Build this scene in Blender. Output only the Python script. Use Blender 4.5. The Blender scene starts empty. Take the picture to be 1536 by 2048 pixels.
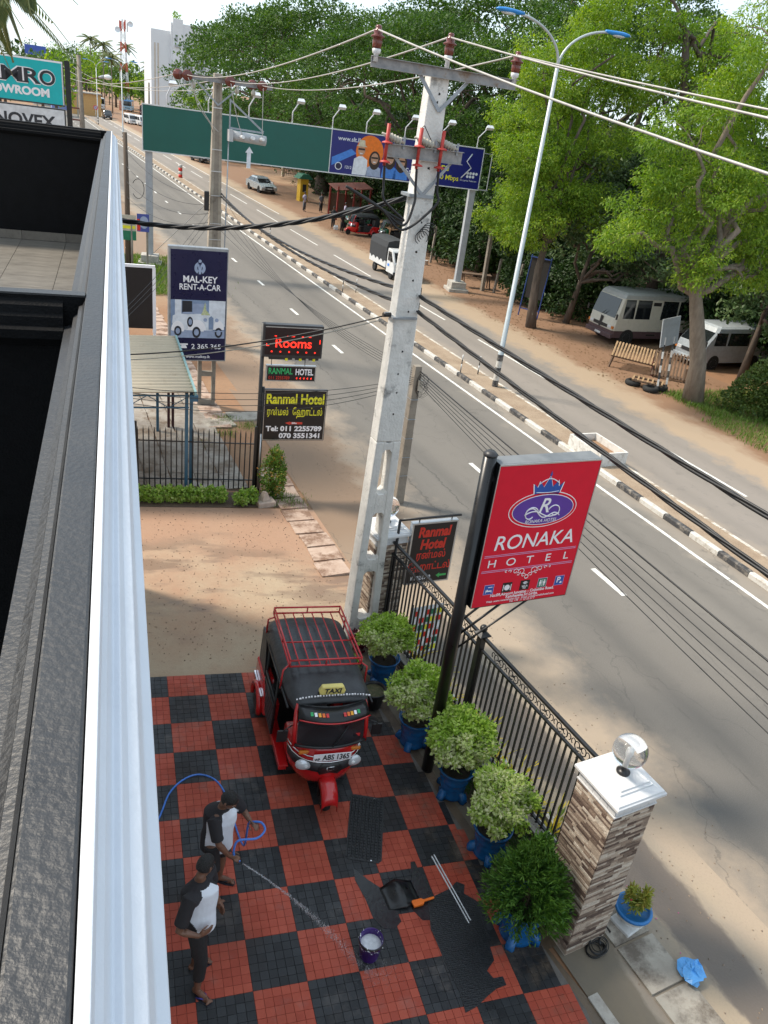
import bpy, bmesh, math, random
import numpy as np
from mathutils import Vector, Matrix, Euler
random.seed(7); rng = np.random.default_rng(11)
S = bpy.context.scene
COL = S.collection
R_ = math.radians
# ------------------------------------------------------------------ camera
cam_d = bpy.data.cameras.new('camera'); cam = bpy.data.objects.new('camera', cam_d); COL.objects.link(cam)
cam_d.sensor_fit = 'VERTICAL'; cam_d.sensor_height = 36.0; cam_d.lens = 36.0*1555/2048
cam_d.clip_start = 0.05; cam_d.clip_end = 6000
right = Vector((0.948854, -0.290475, 0.123694)); down = Vector((-0.028068, -0.467851, -0.883361)); fwd = Vector((0.314465, 0.834709, -0.452076))
mw = Matrix((( right.x, -down.x, -fwd.x, -0.54547), (right.y, -down.y, -fwd.y, -10.32078), (right.z, -down.z, -fwd.z, 8.73347), (0, 0, 0, 1)))
cam.matrix_world = mw
S.camera = cam
S.render.resolution_x = 768; S.render.resolution_y = 1024
# ------------------------------------------------------------------ sky and sun
SUN_EL, SUN_AZ = R_(50), R_(-62)          # azimuth clockwise from +Y: from the left and a little ahead of the viewer
W = bpy.data.worlds.new('World'); S.world = W; W.use_nodes = True
wn, wl = W.node_tree.nodes, W.node_tree.links; wn.clear()
sky = wn.new('ShaderNodeTexSky'); sky.sky_type = 'NISHITA'; sky.sun_disc = False
sky.sun_elevation = SUN_EL; sky.sun_rotation = SUN_AZ; sky.air_density = 1.0; sky.dust_density = 1.0; sky.ozone_density = 1.0
bg = wn.new('ShaderNodeBackground'); bg.inputs['Strength'].default_value = 0.15
wo = wn.new('ShaderNodeOutputWorld')
tc = wn.new('ShaderNodeTexCoord'); mp = wn.new('ShaderNodeMapping'); mp.inputs['Scale'].default_value = (1.2, 1.2, 4.5)
nz = wn.new('ShaderNodeTexNoise'); nz.inputs['Scale'].default_value = 2.2; nz.inputs['Detail'].default_value = 7; nz.inputs['Roughness'].default_value = 0.6
cr = wn.new('ShaderNodeValToRGB'); cr.color_ramp.elements[0].position = 0.36; cr.color_ramp.elements[1].position = 0.72
cr.color_ramp.elements[0].color = (0.75, 0.75, 0.75, 1); cr.color_ramp.elements[1].color = (0.97, 0.97, 0.97, 1)
mx = wn.new('ShaderNodeMixRGB'); mx.inputs['Color2'].default_value = (2.75, 3.2, 3.55, 1)      # thin high cloud
wl.new(tc.outputs['Generated'], mp.inputs['Vector']); wl.new(mp.outputs[0], nz.inputs['Vector']); wl.new(nz.outputs['Fac'], cr.inputs['Fac'])
wl.new(cr.outputs['Color'], mx.inputs['Fac']); wl.new(sky.outputs[0], mx.inputs['Color1']); wl.new(mx.outputs[0], bg.inputs['Color']); wl.new(bg.outputs[0], wo.inputs['Surface'])
sun_d = bpy.data.lights.new('sun', 'SUN'); sun_d.energy = 2.3; sun_d.angle = R_(10); sun_d.color = (1.0, 0.90, 0.76)
sun = bpy.data.objects.new('sun', sun_d); COL.objects.link(sun)
sdir = Vector((math.sin(SUN_AZ)*math.cos(SUN_EL), math.cos(SUN_AZ)*math.cos(SUN_EL), math.sin(SUN_EL)))
sun.rotation_euler = sdir.to_track_quat('Z', 'Y').to_euler(); sun.location = (-20, -20, 40)
S.view_settings.view_transform = 'Standard'; S.view_settings.look = 'None'; S.view_settings.gamma = 1.0; S.view_settings.use_curve_mapping = False
S.view_settings.exposure = 1.25
S.cycles.max_bounces = 6; S.cycles.transparent_max_bounces = 6
# ------------------------------------------------------------------ frame of the place
SX = -0.05617                                   # the forecourt falls gently towards the road
TILT = math.atan(-SX)
U = np.array([-.1074, .9942, 0]); V = np.array([.9942, .1074, 0]); ORG = np.array([13.75, 0, 0]); RZ = math.atan2(.1074, .9942)
FZ = math.atan2(.17, .985)                      # heading of the property fence
def gz(x, y):
    f = min(1, max(0, (16-y)/8)); return f*SX*(min(max(x, -2.0), 4.4)-4.4)
def rd(u, v, z=0.0):
    p = ORG+U*u+V*v; return (float(p[0]), float(p[1]), z)
# ------------------------------------------------------------------ object helpers
def tag(o, label=None, cat=None, group=None, kind=None):
    if label: o['label'] = label
    if cat: o['category'] = cat
    if group: o['group'] = group
    if kind: o['kind'] = kind
    return o
def link(o, parent=None):
    COL.objects.link(o)
    if parent is not None: o.parent = parent
    return o
def empty(name, loc=(0, 0, 0), rz=0.0, label=None, cat=None, group=None, tilt=False):
    o = bpy.data.objects.new(name, None); o.empty_display_size = .2; COL.objects.link(o)
    if tilt: o.matrix_world = Matrix.Translation(loc) @ Matrix.Rotation(TILT, 4, 'Y') @ Matrix.Rotation(rz, 4, 'Z')
    else: o.location = loc; o.rotation_euler = (0, 0, rz)
    return tag(o, label, cat, group)
def copy_tree(o, parent=None):
    c = o.copy(); COL.objects.link(c); c.parent = parent
    for ch in o.children: copy_tree(ch, c)
    return c
class MB:
    """collects shapes, builds ONE mesh object"""
    def __init__(s): s.v = []; s.f = []; s.m = []; s.sm = []; s.T = None; s.cm = 0; s.cs = False
    def add(s, vs, fs, smooth=None):
        b = len(s.v)
        if s.T is not None: vs = [tuple(s.T @ Vector(q)) for q in vs]
        s.v += [tuple(map(float, q)) for q in vs]
        for f in fs: s.f.append(tuple(i+b for i in f)); s.m.append(s.cm); s.sm.append(s.cs if smooth is None else smooth)
        return s
    def box(s, x0, x1, y0, y1, z0, z1):
        return s.add([(x0,y0,z0),(x1,y0,z0),(x1,y1,z0),(x0,y1,z0),(x0,y0,z1),(x1,y0,z1),(x1,y1,z1),(x0,y1,z1)],
                     [(0,3,2,1),(4,5,6,7),(0,1,5,4),(1,2,6,5),(2,3,7,6),(3,0,4,7)])
    def bar(s, a, b, w, h, roll=0.0, w1=None, h1=None):
        a, b = Vector(a), Vector(b); d = (b-a).normalized(); q = d.to_track_quat('Z', 'X').to_matrix()
        x, y = q.col[0], q.col[1]
        if roll: x, y = x*math.cos(roll)+y*math.sin(roll), y*math.cos(roll)-x*math.sin(roll)
        w1 = w if w1 is None else w1; h1 = h if h1 is None else h1; vs = []
        for p, ww, hh in ((a, w, h), (b, w1, h1)):
            for sx, sy in ((-1,-1),(1,-1),(1,1),(-1,1)): vs.append(p+x*sx*ww/2+y*sy*hh/2)
        return s.add(vs, [(0,3,2,1),(4,5,6,7),(0,1,5,4),(1,2,6,5),(2,3,7,6),(3,0,4,7)])
    def cyl(s, a, b, r0, r1=None, n=12, caps=True, smooth=True):
        return s.tube([a, b], [r0, r0 if r1 is None else r1], n, caps, smooth)
    def tube(s, pts, r, n=8, caps=True, smooth=True):
        P = [Vector(p) for p in pts]; m = len(P); rr = r if hasattr(r, '__len__') else [r]*m
        vs = []; up = None
        for i, p in enumerate(P):
            d = (P[min(i+1, m-1)]-P[max(i-1, 0)]).normalized()
            if up is None: up = Vector((0,0,1)) if abs(d.z) < .9 else Vector((0,1,0))
            x = d.cross(up).normalized(); y = x.cross(d).normalized(); up = y
            for k in range(n):
                t = 2*math.pi*k/n; vs.append(p+(x*math.cos(t)+y*math.sin(t))*rr[i])
        fs = [(i*n+k, i*n+(k+1) % n, (i+1)*n+(k+1) % n, (i+1)*n+k) for i in range(m-1) for k in range(n)]
        s.add(vs, fs, smooth)
        if caps:
            b = len(s.v)-len(vs)
            for f in (tuple(b+k for k in reversed(range(n))), tuple(b+(m-1)*n+k for k in range(n))): s.f.append(f); s.m.append(s.cm); s.sm.append(False)
        return s
    def lathe(s, prof, n=20, c=(0,0,0), smooth=True, caps=True):
        vs = [(c[0]+r*math.cos(2*math.pi*k/n), c[1]+r*math.sin(2*math.pi*k/n), c[2]+z) for r, z in prof for k in range(n)]
        m = len(prof); fs = [(i*n+k, i*n+(k+1) % n, (i+1)*n+(k+1) % n, (i+1)*n+k) for i in range(m-1) for k in range(n)]
        if caps: fs += [tuple(reversed(range(n))), tuple((m-1)*n+k for k in range(n))]
        return s.add(vs, fs, smooth)
    def sphere(s, c, r, n=16, m=9, sc=(1,1,1)):
        vs = [(c[0]+r*sc[0]*math.sin(math.pi*i/m)*math.cos(2*math.pi*k/n), c[1]+r*sc[1]*math.sin(math.pi*i/m)*math.sin(2*math.pi*k/n), c[2]-r*sc[2]*math.cos(math.pi*i/m)) for i in range(1, m) for k in range(n)]
        fs = [(i*n+k, i*n+(k+1) % n, (i+1)*n+(k+1) % n, (i+1)*n+k) for i in range(m-2) for k in range(n)]
        a = len(vs); vs += [(c[0], c[1], c[2]-r*sc[2]), (c[0], c[1], c[2]+r*sc[2])]
        fs += [(a, (k+1) % n, k) for k in range(n)]+[(a+1, (m-2)*n+k, (m-2)*n+(k+1) % n) for k in range(n)]
        return s.add(vs, fs, True)
    def prism(s, poly, a, b, axis='y'):
        """poly in the plane across the axis, from a to b"""
        f = {'y': lambda p, t: (p[0], t, p[1]), 'x': lambda p, t: (t, p[0], p[1]), 'z': lambda p, t: (p[0], p[1], t)}[axis]
        n = len(poly); vs = [f(p, a) for p in poly]+[f(p, b) for p in poly]
        return s.add(vs, [tuple(range(n)), tuple(reversed(range(n, 2*n)))]+[(i, i+n, (i+1) % n+n, (i+1) % n) for i in range(n)])
    def loft(s, rings, closed=True, caps=True, smooth=True):
        n = len(rings[0]); vs = [q for r in rings for q in r]; e = n if closed else n-1
        fs = [(i*n+k, i*n+(k+1) % n, (i+1)*n+(k+1) % n, (i+1)*n+k) for i in range(len(rings)-1) for k in range(e)]
        if caps: fs += [tuple(reversed(range(n))), tuple((len(rings)-1)*n+k for k in range(n))]
        return s.add(vs, fs, smooth)
    def mesh(s, name, mats):
        me = bpy.data.meshes.new(name); me.from_pydata(s.v, [], s.f)
        for m in (mats if isinstance(mats, (list, tuple)) else [mats]): me.materials.append(m)
        me.polygons.foreach_set('material_index', s.m); me.polygons.foreach_set('use_smooth', s.sm)
        bm = bmesh.new(); bm.from_mesh(me); bmesh.ops.recalc_face_normals(bm, faces=bm.faces); bm.to_mesh(me); bm.free(); me.update()
        return me
    def build(s, name, mats, parent=None, loc=None, rz=None, bevel=0, tilt=False, sub=0):
        o = bpy.data.objects.new(name, s.mesh(name, mats)); link(o, parent)
        if tilt: o.matrix_world = Matrix.Translation(loc) @ Matrix.Rotation(TILT, 4, 'Y') @ Matrix.Rotation(rz or 0, 4, 'Z')
        else:
            if loc is not None: o.location = loc
            if rz is not None: o.rotation_euler = (0, 0, rz)
        if bevel:
            m = o.modifiers.new('bevel', 'BEVEL'); m.width = bevel; m.segments = 2; m.limit_method = 'ANGLE'; m.angle_limit = R_(40)
        if sub:
            m = o.modifiers.new('sub', 'SUBSURF'); m.levels = sub; m.render_levels = sub
        return o
def obj_of(me, name, parent=None, loc=(0,0,0), rot=(0,0,0), scale=None):
    o = bpy.data.objects.new(name, me); link(o, parent); o.location = loc; o.rotation_euler = rot
    if scale is not None: o.scale = scale
    return o
# ------------------------------------------------------------------ materials
MATS = {}
def pm(name, col, rough=.6, col2=None, scale=6, detail=6, bump=0.0, bscale=60, metal=0.0, spec=.5, var=.12, lo=.35, hi=.65, coat=0, stretch=None, coord='Object', emit=None, dirt=None, dscale=2.0, dlo=.5, dhi=.7, rvar=.1):
    if name in MATS: return MATS[name]
    m = bpy.data.materials.new(name); m.use_nodes = True; N, L = m.node_tree.nodes, m.node_tree.links
    b = N['Principled BSDF']; b.inputs['Roughness'].default_value = rough; b.inputs['Metallic'].default_value = metal; b.inputs['Specular IOR Level'].default_value = spec
    if coat: b.inputs['Coat Weight'].default_value = coat; b.inputs['Coat Roughness'].default_value = .08
    t = N.new('ShaderNodeNewGeometry' if coord == 'World' else 'ShaderNodeTexCoord'); src = t.outputs['Position' if coord == 'World' else coord]
    if stretch:
        q = N.new('ShaderNodeMapping'); q.inputs['Scale'].default_value = stretch; L.new(src, q.inputs['Vector']); src = q.outputs[0]
    n = N.new('ShaderNodeTexNoise'); n.inputs['Scale'].default_value = scale; n.inputs['Detail'].default_value = detail; n.inputs['Roughness'].default_value = .62; L.new(src, n.inputs['Vector'])
    r = N.new('ShaderNodeValToRGB'); r.color_ramp.elements[0].position = lo; r.color_ramp.elements[1].position = hi
    c2 = col2 or tuple(min(1, c*(1+var)) for c in col); c1 = col if col2 else tuple(c*(1-var) for c in col)
    r.color_ramp.elements[0].color = (*c1, 1); r.color_ramp.elements[1].color = (*c2, 1); L.new(n.outputs['Fac'], r.inputs['Fac'])
    out = r.outputs['Color']
    if dirt:
        n2 = N.new('ShaderNodeTexNoise'); n2.inputs['Scale'].default_value = dscale; n2.inputs['Detail'].default_value = 8; n2.inputs['Roughness'].default_value = .7; L.new(src, n2.inputs['Vector'])
        mr = N.new('ShaderNodeMapRange'); mr.inputs['From Min'].default_value = dlo; mr.inputs['From Max'].default_value = dhi; L.new(n2.outputs['Fac'], mr.inputs['Value'])
        mm = N.new('ShaderNodeMixRGB'); mm.inputs['Color2'].default_value = (*dirt, 1); L.new(mr.outputs[0], mm.inputs['Fac']); L.new(out, mm.inputs['Color1']); out = mm.outputs[0]
    L.new(out, b.inputs['Base Color'])
    if rvar:
        rr = N.new('ShaderNodeMapRange'); rr.inputs['To Min'].default_value = max(.03, rough-rvar); rr.inputs['To Max'].default_value = min(1, rough+rvar); L.new(n.outputs['Fac'], rr.inputs['Value']); L.new(rr.outputs[0], b.inputs['Roughness'])
    if bump:
        n3 = N.new('ShaderNodeTexNoise'); n3.inputs['Scale'].default_value = bscale; n3.inputs['Detail'].default_value = 5; L.new(src, n3.inputs['Vector'])
        bu = N.new('ShaderNodeBump'); bu.inputs['Strength'].default_value = min(1, bump); bu.inputs['Distance'].default_value = .02; L.new(n3.outputs['Fac'], bu.inputs['Height']); L.new(bu.outputs[0], b.inputs['Normal'])
    if emit: b.inputs['Emission Color'].default_value = (*col, 1); b.inputs['Emission Strength'].default_value = emit
    MATS[name] = m; return m
def glass(name, col, rough=.05, alpha=1.0, trans=1.0):
    if name in MATS: return MATS[name]
    m = bpy.data.materials.new(name); m.use_nodes = True; b = m.node_tree.nodes['Principled BSDF']
    b.inputs['Base Color'].default_value = (*col, 1); b.inputs['Roughness'].default_value = rough; b.inputs['Transmission Weight'].default_value = trans; b.inputs['IOR'].default_value = 1.2; b.inputs['Alpha'].default_value = alpha
    MATS[name] = m; return m
def text(body, size, mat, parent, loc, rot=(math.pi/2, 0, 0), align='LEFT', bold=0.0, xs=1.0, shear=0.0, name='lettering', depth=.0015, spacing=1.0, fit=None):
    c = bpy.data.curves.new('txt', 'FONT'); c.body = body; c.size = size; c.align_x = align; c.offset = bold*size; c.shear = shear; c.extrude = depth; c.space_character = spacing; c.resolution_u = 4
    t = bpy.data.objects.new('txt', c); me = bpy.data.meshes.new_from_object(t); me.materials.clear(); me.materials.append(mat)
    bpy.data.objects.remove(t); bpy.data.curves.remove(c)
    if fit and len(me.vertices):
        X = [v.co.x for v in me.vertices]; xs = fit/max(1e-6, max(X)-min(X))
    o = bpy.data.objects.new(name, me); link(o, parent); o.location = loc; o.rotation_euler = rot; o.scale = (xs, 1, 1)
    return o
def disc(r, n=24, c=(0, 0), ry=None, a0=0, a1=2*math.pi):
    ry = ry or r; k = n if a1-a0 > 6.28 else n+1
    return [(c[0]+r*math.cos(a0+(a1-a0)*i/n), c[1]+ry*math.sin(a0+(a1-a0)*i/n)) for i in range(k)]
def plate(parent, name, poly, mat, y, th=.002):
    return MB().prism(poly, y-th, y).build(name, mat, parent)
def rect(x0, x1, z0, z1): return [(x0, z0), (x1, z0), (x1, z1), (x0, z1)]
def catenary(a, b, sag, n=24):
    a, b = np.array(a, float), np.array(b, float); t = np.linspace(0, 1, n)
    P = a+(b-a)*t[:, None]; P[:, 2] -= sag*4*t*(1-t); return [tuple(q) for q in P]
def np_mesh(name, verts, quads, mat, attr=None, smooth=False, k=4):
    me = bpy.data.meshes.new(name); nv, nf = len(verts), len(quads)
    me.vertices.add(nv); me.vertices.foreach_set('co', np.ascontiguousarray(verts, np.float32).ravel())
    me.loops.add(nf*k); me.loops.foreach_set('vertex_index', np.ascontiguousarray(quads, np.int32).ravel())
    me.polygons.add(nf); me.polygons.foreach_set('loop_start', np.arange(nf, dtype=np.int32)*k); me.polygons.foreach_set('loop_total', np.full(nf, k, np.int32))
    if attr is not None:
        a = me.attributes.new('tone', 'FLOAT', 'POINT'); a.data.foreach_set('value', np.ascontiguousarray(attr, np.float32))
    me.update(calc_edges=True); me.materials.append(mat)
    me.polygons.foreach_set('use_smooth', np.full(nf, bool(smooth)))
    return me
# ================================================================== THE SETTING
def sheet(name, pts, mat, dz=0.0, parent=None, kind='structure', uv=None):
    """flat polygon sheet that follows the fall of the ground"""
    me = bpy.data.meshes.new(name); me.from_pydata([(x, y, gz(x, y)+dz) for x, y in pts], [], [tuple(range(len(pts)))]); me.materials.append(mat); me.update()
    o = bpy.data.objects.new(name, me); link(o, parent)
    if parent is None: tag(o, kind=kind)
    return o
def grid_sheet(name, fx, us, vs, mat, dz, uvs=True, parent=None):
    verts = []; uv = []
    for a in us:
        for b in vs:
            x, y = fx(a, b); verts.append((x, y, gz(x, y)+dz)); uv.append((a, b))
    n = len(vs); fs = [(i*n+j, i*n+j+1, (i+1)*n+j+1, (i+1)*n+j) for i in range(len(us)-1) for j in range(n-1)]
    me = bpy.data.meshes.new(name); me.from_pydata(verts, [], fs); me.materials.append(mat)
    l = me.uv_layers.new(name='UVMap'); vi = np.zeros(len(me.loops), np.int32); me.loops.foreach_get('vertex_index', vi)
    l.data.foreach_set('uv', np.array(uv, np.float32)[vi].ravel()); me.update()
    bm = bmesh.new(); bm.from_mesh(me); bmesh.ops.recalc_face_normals(bm, faces=bm.faces)
    if bm.faces[:] and sum(f.normal.z for f in bm.faces) < 0: bmesh.ops.reverse_faces(bm, faces=bm.faces)
    bm.to_mesh(me); bm.free()
    o = bpy.data.objects.new(name, me); link(o, parent); return o if parent else tag(o, kind='structure')
def node_mat(name, build):
    m = bpy.data.materials.new(name); m.use_nodes = True; N, L = m.node_tree.nodes, m.node_tree.links; b = N['Principled BSDF']
    class H:
        def noise(s, src, scale, detail=6, rough=.6, sc=None):
            if sc: q = N.new('ShaderNodeMapping'); q.inputs['Scale'].default_value = sc; L.new(src, q.inputs['Vector']); src = q.outputs[0]
            n = N.new('ShaderNodeTexNoise'); n.inputs['Scale'].default_value = scale; n.inputs['Detail'].default_value = detail; n.inputs['Roughness'].default_value = rough; L.new(src, n.inputs['Vector']); return n.outputs['Fac']
        def rng(s, v, a, b_, c=0., d=1., smooth=False):
            r = N.new('ShaderNodeMapRange'); r.inputs['From Min'].default_value = a; r.inputs['From Max'].default_value = b_; r.inputs['To Min'].default_value = c; r.inputs['To Max'].default_value = d
            if smooth: r.interpolation_type = 'SMOOTHSTEP'
            L.new(v, r.inputs['Value']); return r.outputs[0]
        def mix(s, f, a, c):
            x = N.new('ShaderNodeMixRGB')
            for k, val in (('Fac', f), ('Color1', a), ('Color2', c)):
                if isinstance(val, tuple): x.inputs[k].default_value = (*val, 1)
                elif isinstance(val, (int, float)): x.inputs[k].default_value = val
                else: L.new(val, x.inputs[k])
            return x.outputs[0]
        def math(s, op, a, c=0.0):
            x = N.new('ShaderNodeMath'); x.operation = op
            for i, val in enumerate((a, c)):
                if isinstance(val, (int, float)): x.inputs[i].default_value = val
                else: L.new(val, x.inputs[i])
            return x.outputs[0]
        def bump(s, h, strength=.4, dist=.02):
            x = N.new('ShaderNodeBump'); x.inputs['Strength'].default_value = strength; x.inputs['Distance'].default_value = dist; L.new(h, x.inputs['Height']); L.new(x.outputs[0], b.inputs['Normal'])
        def put(s, k, val):
            if isinstance(val, (int, float)): b.inputs[k].default_value = val
            else: L.new(val, b.inputs[k])
    h = H(); h.N, h.L, h.b = N, L, b
    t = N.new('ShaderNodeTexCoord'); h.obj = t.outputs['Object']; h.uv = t.outputs['UV']
    build(h); MATS[name] = m; return m
def sep(h, src):
    s = h.N.new('ShaderNodeSeparateXYZ'); h.L.new(src, s.inputs[0]); return s.outputs
# --- ground: dry laterite dirt to the horizon
def _dirt(h):
    a = h.noise(h.obj, .35, 8); c = h.noise(h.obj, 6, 8, .7); d = h.noise(h.obj, .08, 5)
    col = h.mix(h.rng(a, .35, .65), (.235, .14, .082), (.34, .225, .135))
    col = h.mix(h.rng(d, .42, .6), col, (.25, .125, .062))
    col = h.mix(h.rng(c, .45, .75, 0, .5), col, (.15, .10, .065))
    h.put('Base Color', col); h.put('Roughness', .95); h.bump(c, .5, .03)
M_dirt = node_mat('dirt', _dirt)
xs = [-3000, -600, -150, -50, -20, -8, -2, -1, 0, 1, 2, 3, 4.4, 8, 16, 30, 60, 150, 600, 3000]
ys = [-400, -100, -40, -20, -10, -4, 0, 4, 8, 9, 10, 11, 12, 13, 14, 15, 16, 30, 60, 150, 400, 1200, 5000]
grid_sheet('ground', lambda a, b: (b, a), ys, xs, M_dirt, -0.012)
# --- carriageways: worn asphalt with dust drifting in from the edges
def asphalt(near):
    def f(h):
        u, v, _ = sep(h, h.uv); big = h.noise(h.uv, .25, 6, .6, (.25, 1, 1)); fine = h.noise(h.uv, 55, 4, .7); mid = h.noise(h.uv, 2.2, 8, .7); edge = h.noise(h.uv, .9, 7, .65)
        col = h.mix(h.rng(big, .35, .65), ((.122, .109, .094) if near else (.205, .178, .152)), ((.158, .142, .122) if near else (.25, .215, .185)))
        col = h.mix(h.rng(fine, .4, .75, 0, .45), col, (.235, .225, .21))
        col = h.mix(h.rng(mid, .55, .75, 0, .5), col, (.10, .093, .085))
        for tr in ((-1.6, -2.9, -5.0, -6.2) if near else (2.0, 3.2, 4.7)):      # wheel tracks polished darker
            d = h.math('ABSOLUTE', h.math('SUBTRACT', v, tr)); col = h.mix(h.rng(d, .0, .42, .38, 0), col, ((.098, .09, .08) if near else (.175, .155, .135)))
        w = h.math('ADD', v, h.math('MULTIPLY', h.math('SUBTRACT', edge, .5), 2.6))
        if near:
            col = h.mix(h.rng(w, -6.15, -7.3, 0, .92), col, (.335, .265, .195))
            far = h.rng(u, 10, 13); w2 = h.rng(w, -6.9, -7.6); col = h.mix(h.math('MULTIPLY', w2, h.rng(u, 2.5, 6)), col, (.22, .15, .10))
            col = h.mix(h.rng(w, -.75, -.2, 0, .55), col, (.30, .255, .205))
            vo = h.N.new('ShaderNodeTexVoronoi'); vo.feature = 'DISTANCE_TO_EDGE'; vo.inputs['Scale'].default_value = .33
            mpn = h.N.new('ShaderNodeMapping'); mpn.inputs['Scale'].default_value = (.35, 1.3, 1); nn = h.N.new('ShaderNodeVectorMath'); nn.operation = 'ADD'
            n2 = h.N.new('ShaderNodeTexNoise'); n2.inputs['Scale'].default_value = 1.4; n2.inputs['Detail'].default_value = 6; h.L.new(h.uv, n2.inputs['Vector']); h.L.new(h.uv, mpn.inputs['Vector']); h.L.new(mpn.outputs[0], nn.inputs[0]); h.L.new(n2.outputs['Color'], nn.inputs[1]); h.L.new(nn.outputs[0], vo.inputs['Vector'])
            for c0, amp in ((-5.25, .5), (-2.35, .35), (-6.1, .6)):
                dd = h.math('ABSOLUTE', h.math('SUBTRACT', h.math('ADD', v, h.math('MULTIPLY', h.math('SUBTRACT', mid, .5), amp)), c0)); gate = h.rng(h.noise(h.uv, .4, 4, .6, (.5, 0, 0)), .48, .56); col = h.mix(h.math('MULTIPLY', h.math('MULTIPLY', h.rng(dd, .0, .035), -1.0), 0) if False else h.math('MULTIPLY', h.rng(dd, .0, .035, .7, 0), gate), col, (.055, .05, .045))
            col = h.mix(h.rng(vo.outputs['Distance'], .0, .005, .45, 0), col, (.06, .057, .053))
        else:
            col = h.mix(h.rng(w, 5.0, 5.7, 0, 1), col, (.34, .255, .175)); col = h.mix(h.rng(w, 6.6, 7.6), col, (.22, .125, .072)); col = h.mix(h.rng(w, 1.75, 1.2, 0, .6), col, (.29, .24, .19))
        h.put('Base Color', col); h.put('Roughness', .88); h.bump(fine, .35, .01)
    return f
M_near = node_mat('asphalt_near', asphalt(True)); M_far = node_mat('asphalt_far', asphalt(False))
def rdxy(u, v): q = rd(u, v); return q[0], q[1]
us = list(range(-40, 20, 2))+list(range(20, 420, 10))
near_road = grid_sheet('near_road', rdxy, us, [-9.3, -8.2, -7.4, -6.4, -5, -3, -1, .1], M_near, .004)
far_road = grid_sheet('far_road', rdxy, us, [1.1, 3, 5, 6, 7, 9, 13], M_far, .004)
M_paint = pm('road_paint', (.68, .67, .63), .7, dirt=(.3, .28, .25), dscale=7, dlo=.5, dhi=.72)
def strip(name, parent, u0, u1, v0, v1, mat, dz=.009):
    o = sheet(name, [rdxy(u0, v0), rdxy(u1, v0), rdxy(u1, v1), rdxy(u0, v1)], mat, dz, parent); return o
for k in range(-2, 34): strip('lane_dash', near_road, 2.0+5.95*k, 3.15+5.95*k, -3.80, -3.66, M_paint)
for k in range(-6, 44): strip('edge_line', near_road, k*6-10, k*6-4.02, -.64, -.53, M_paint)
for k in range(-2, 22): strip('lane_dash', far_road, 5.7+9.9*k, 12.2+9.9*k, 3.82, 3.93, M_paint)
for k in range(30): strip('edge_line', far_road, 60+k*6, 65.98+k*6, 5.35, 5.45, M_paint)
# --- median with painted kerb stones
def _paver(h):
    br = h.N.new('ShaderNodeTexBrick'); br.inputs['Scale'].default_value = 9; br.inputs['Mortar Size'].default_value = .03; br.inputs['Color1'].default_value = (.34, .25, .17, 1); br.inputs['Color2'].default_value = (.27, .195, .13, 1); br.inputs['Mortar'].default_value = (.15, .11, .08, 1); h.L.new(h.uv, br.inputs['Vector'])
    n = h.noise(h.uv, 1.5, 8); col = h.mix(h.rng(n, .4, .7, 0, .8), br.outputs['Color'], (.36, .28, .2)); h.put('Base Color', col); h.put('Roughness', .95); h.bump(br.outputs['Fac'], -.3, .01)
M_paver = node_mat('median_paver', _paver)
median = grid_sheet('median', rdxy, us, [.16, .6, 1.06], M_paver, .13)
M_kw = pm(coord='World', name='kerb_white', col=(.56, .54, .5), rough=.85, dirt=(.3, .26, .21), dscale=6, dlo=.47, dhi=.68, bump=.4, bscale=40); M_kb = pm(coord='World', name='kerb_black', col=(.045, .045, .047), rough=.8, dirt=(.24, .21, .175), dscale=6, dlo=.49, dhi=.68, bump=.4, bscale=40)
M_conc = pm('concrete_plain', (.36, .335, .3), .9, scale=4, col2=(.44, .41, .36), bump=.4, bscale=45, dirt=(.2, .18, .15), dscale=3)
kp = [(0, -.05), (.16, -.05), (.16, .135), (.03, .15), (0, .12)]
kms = {}
for nm, mt in (('w', M_kw), ('b', M_kb)): kms[nm] = MB().prism(kp, 0, .985, 'x').mesh('kerb_stone', mt)
def kerb_rot(): return RZ+math.pi/2
for me in kms.values():
    for vv in me.vertices: x, y, z = vv.co; vv.co = (x, -y+.16-.16, z)
for k in range(-10, 78):
    x, y, z = rd(k, 0); o = obj_of(kms['w' if k % 2 else 'b'], 'kerb_stone', median, (x, y, .004), (0, random.uniform(-.006, .006), kerb_rot()+random.uniform(-.006, .006)))
for nm in ('w', 'b'):
    b = MB()
    for k in range(78, 300):
        if (k % 2) == (nm == 'w'):
            q = [rd(k, 0), rd(k+.98, 0), rd(k+.98, .16), rd(k, .16)]; b.add([(a[0], a[1], 0) for a in q]+[(a[0], a[1], .15) for a in q], [(0,3,2,1),(4,5,6,7),(0,1,5,4),(1,2,6,5),(2,3,7,6),(3,0,4,7)])
    tag(b.build('kerb_stones_far', kms[nm].materials[0], median), kind='stuff')
b = MB()
kfar = MB().prism([(0, -.05), (.1, -.05), (.1, .135), (0, .14)], 0, 1.98, 'x').mesh('kerb_stone', pm('kerb_far', (.55, .52, .46), .9, dirt=(.3, .24, .18), dscale=5, dlo=.42, dhi=.6))
for k in range(-5, 60):
    x, y, z = rd(k*2, 1.16); obj_of(kfar, 'kerb_stone', median, (x, y, .004), (0, 0, kerb_rot()))
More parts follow.
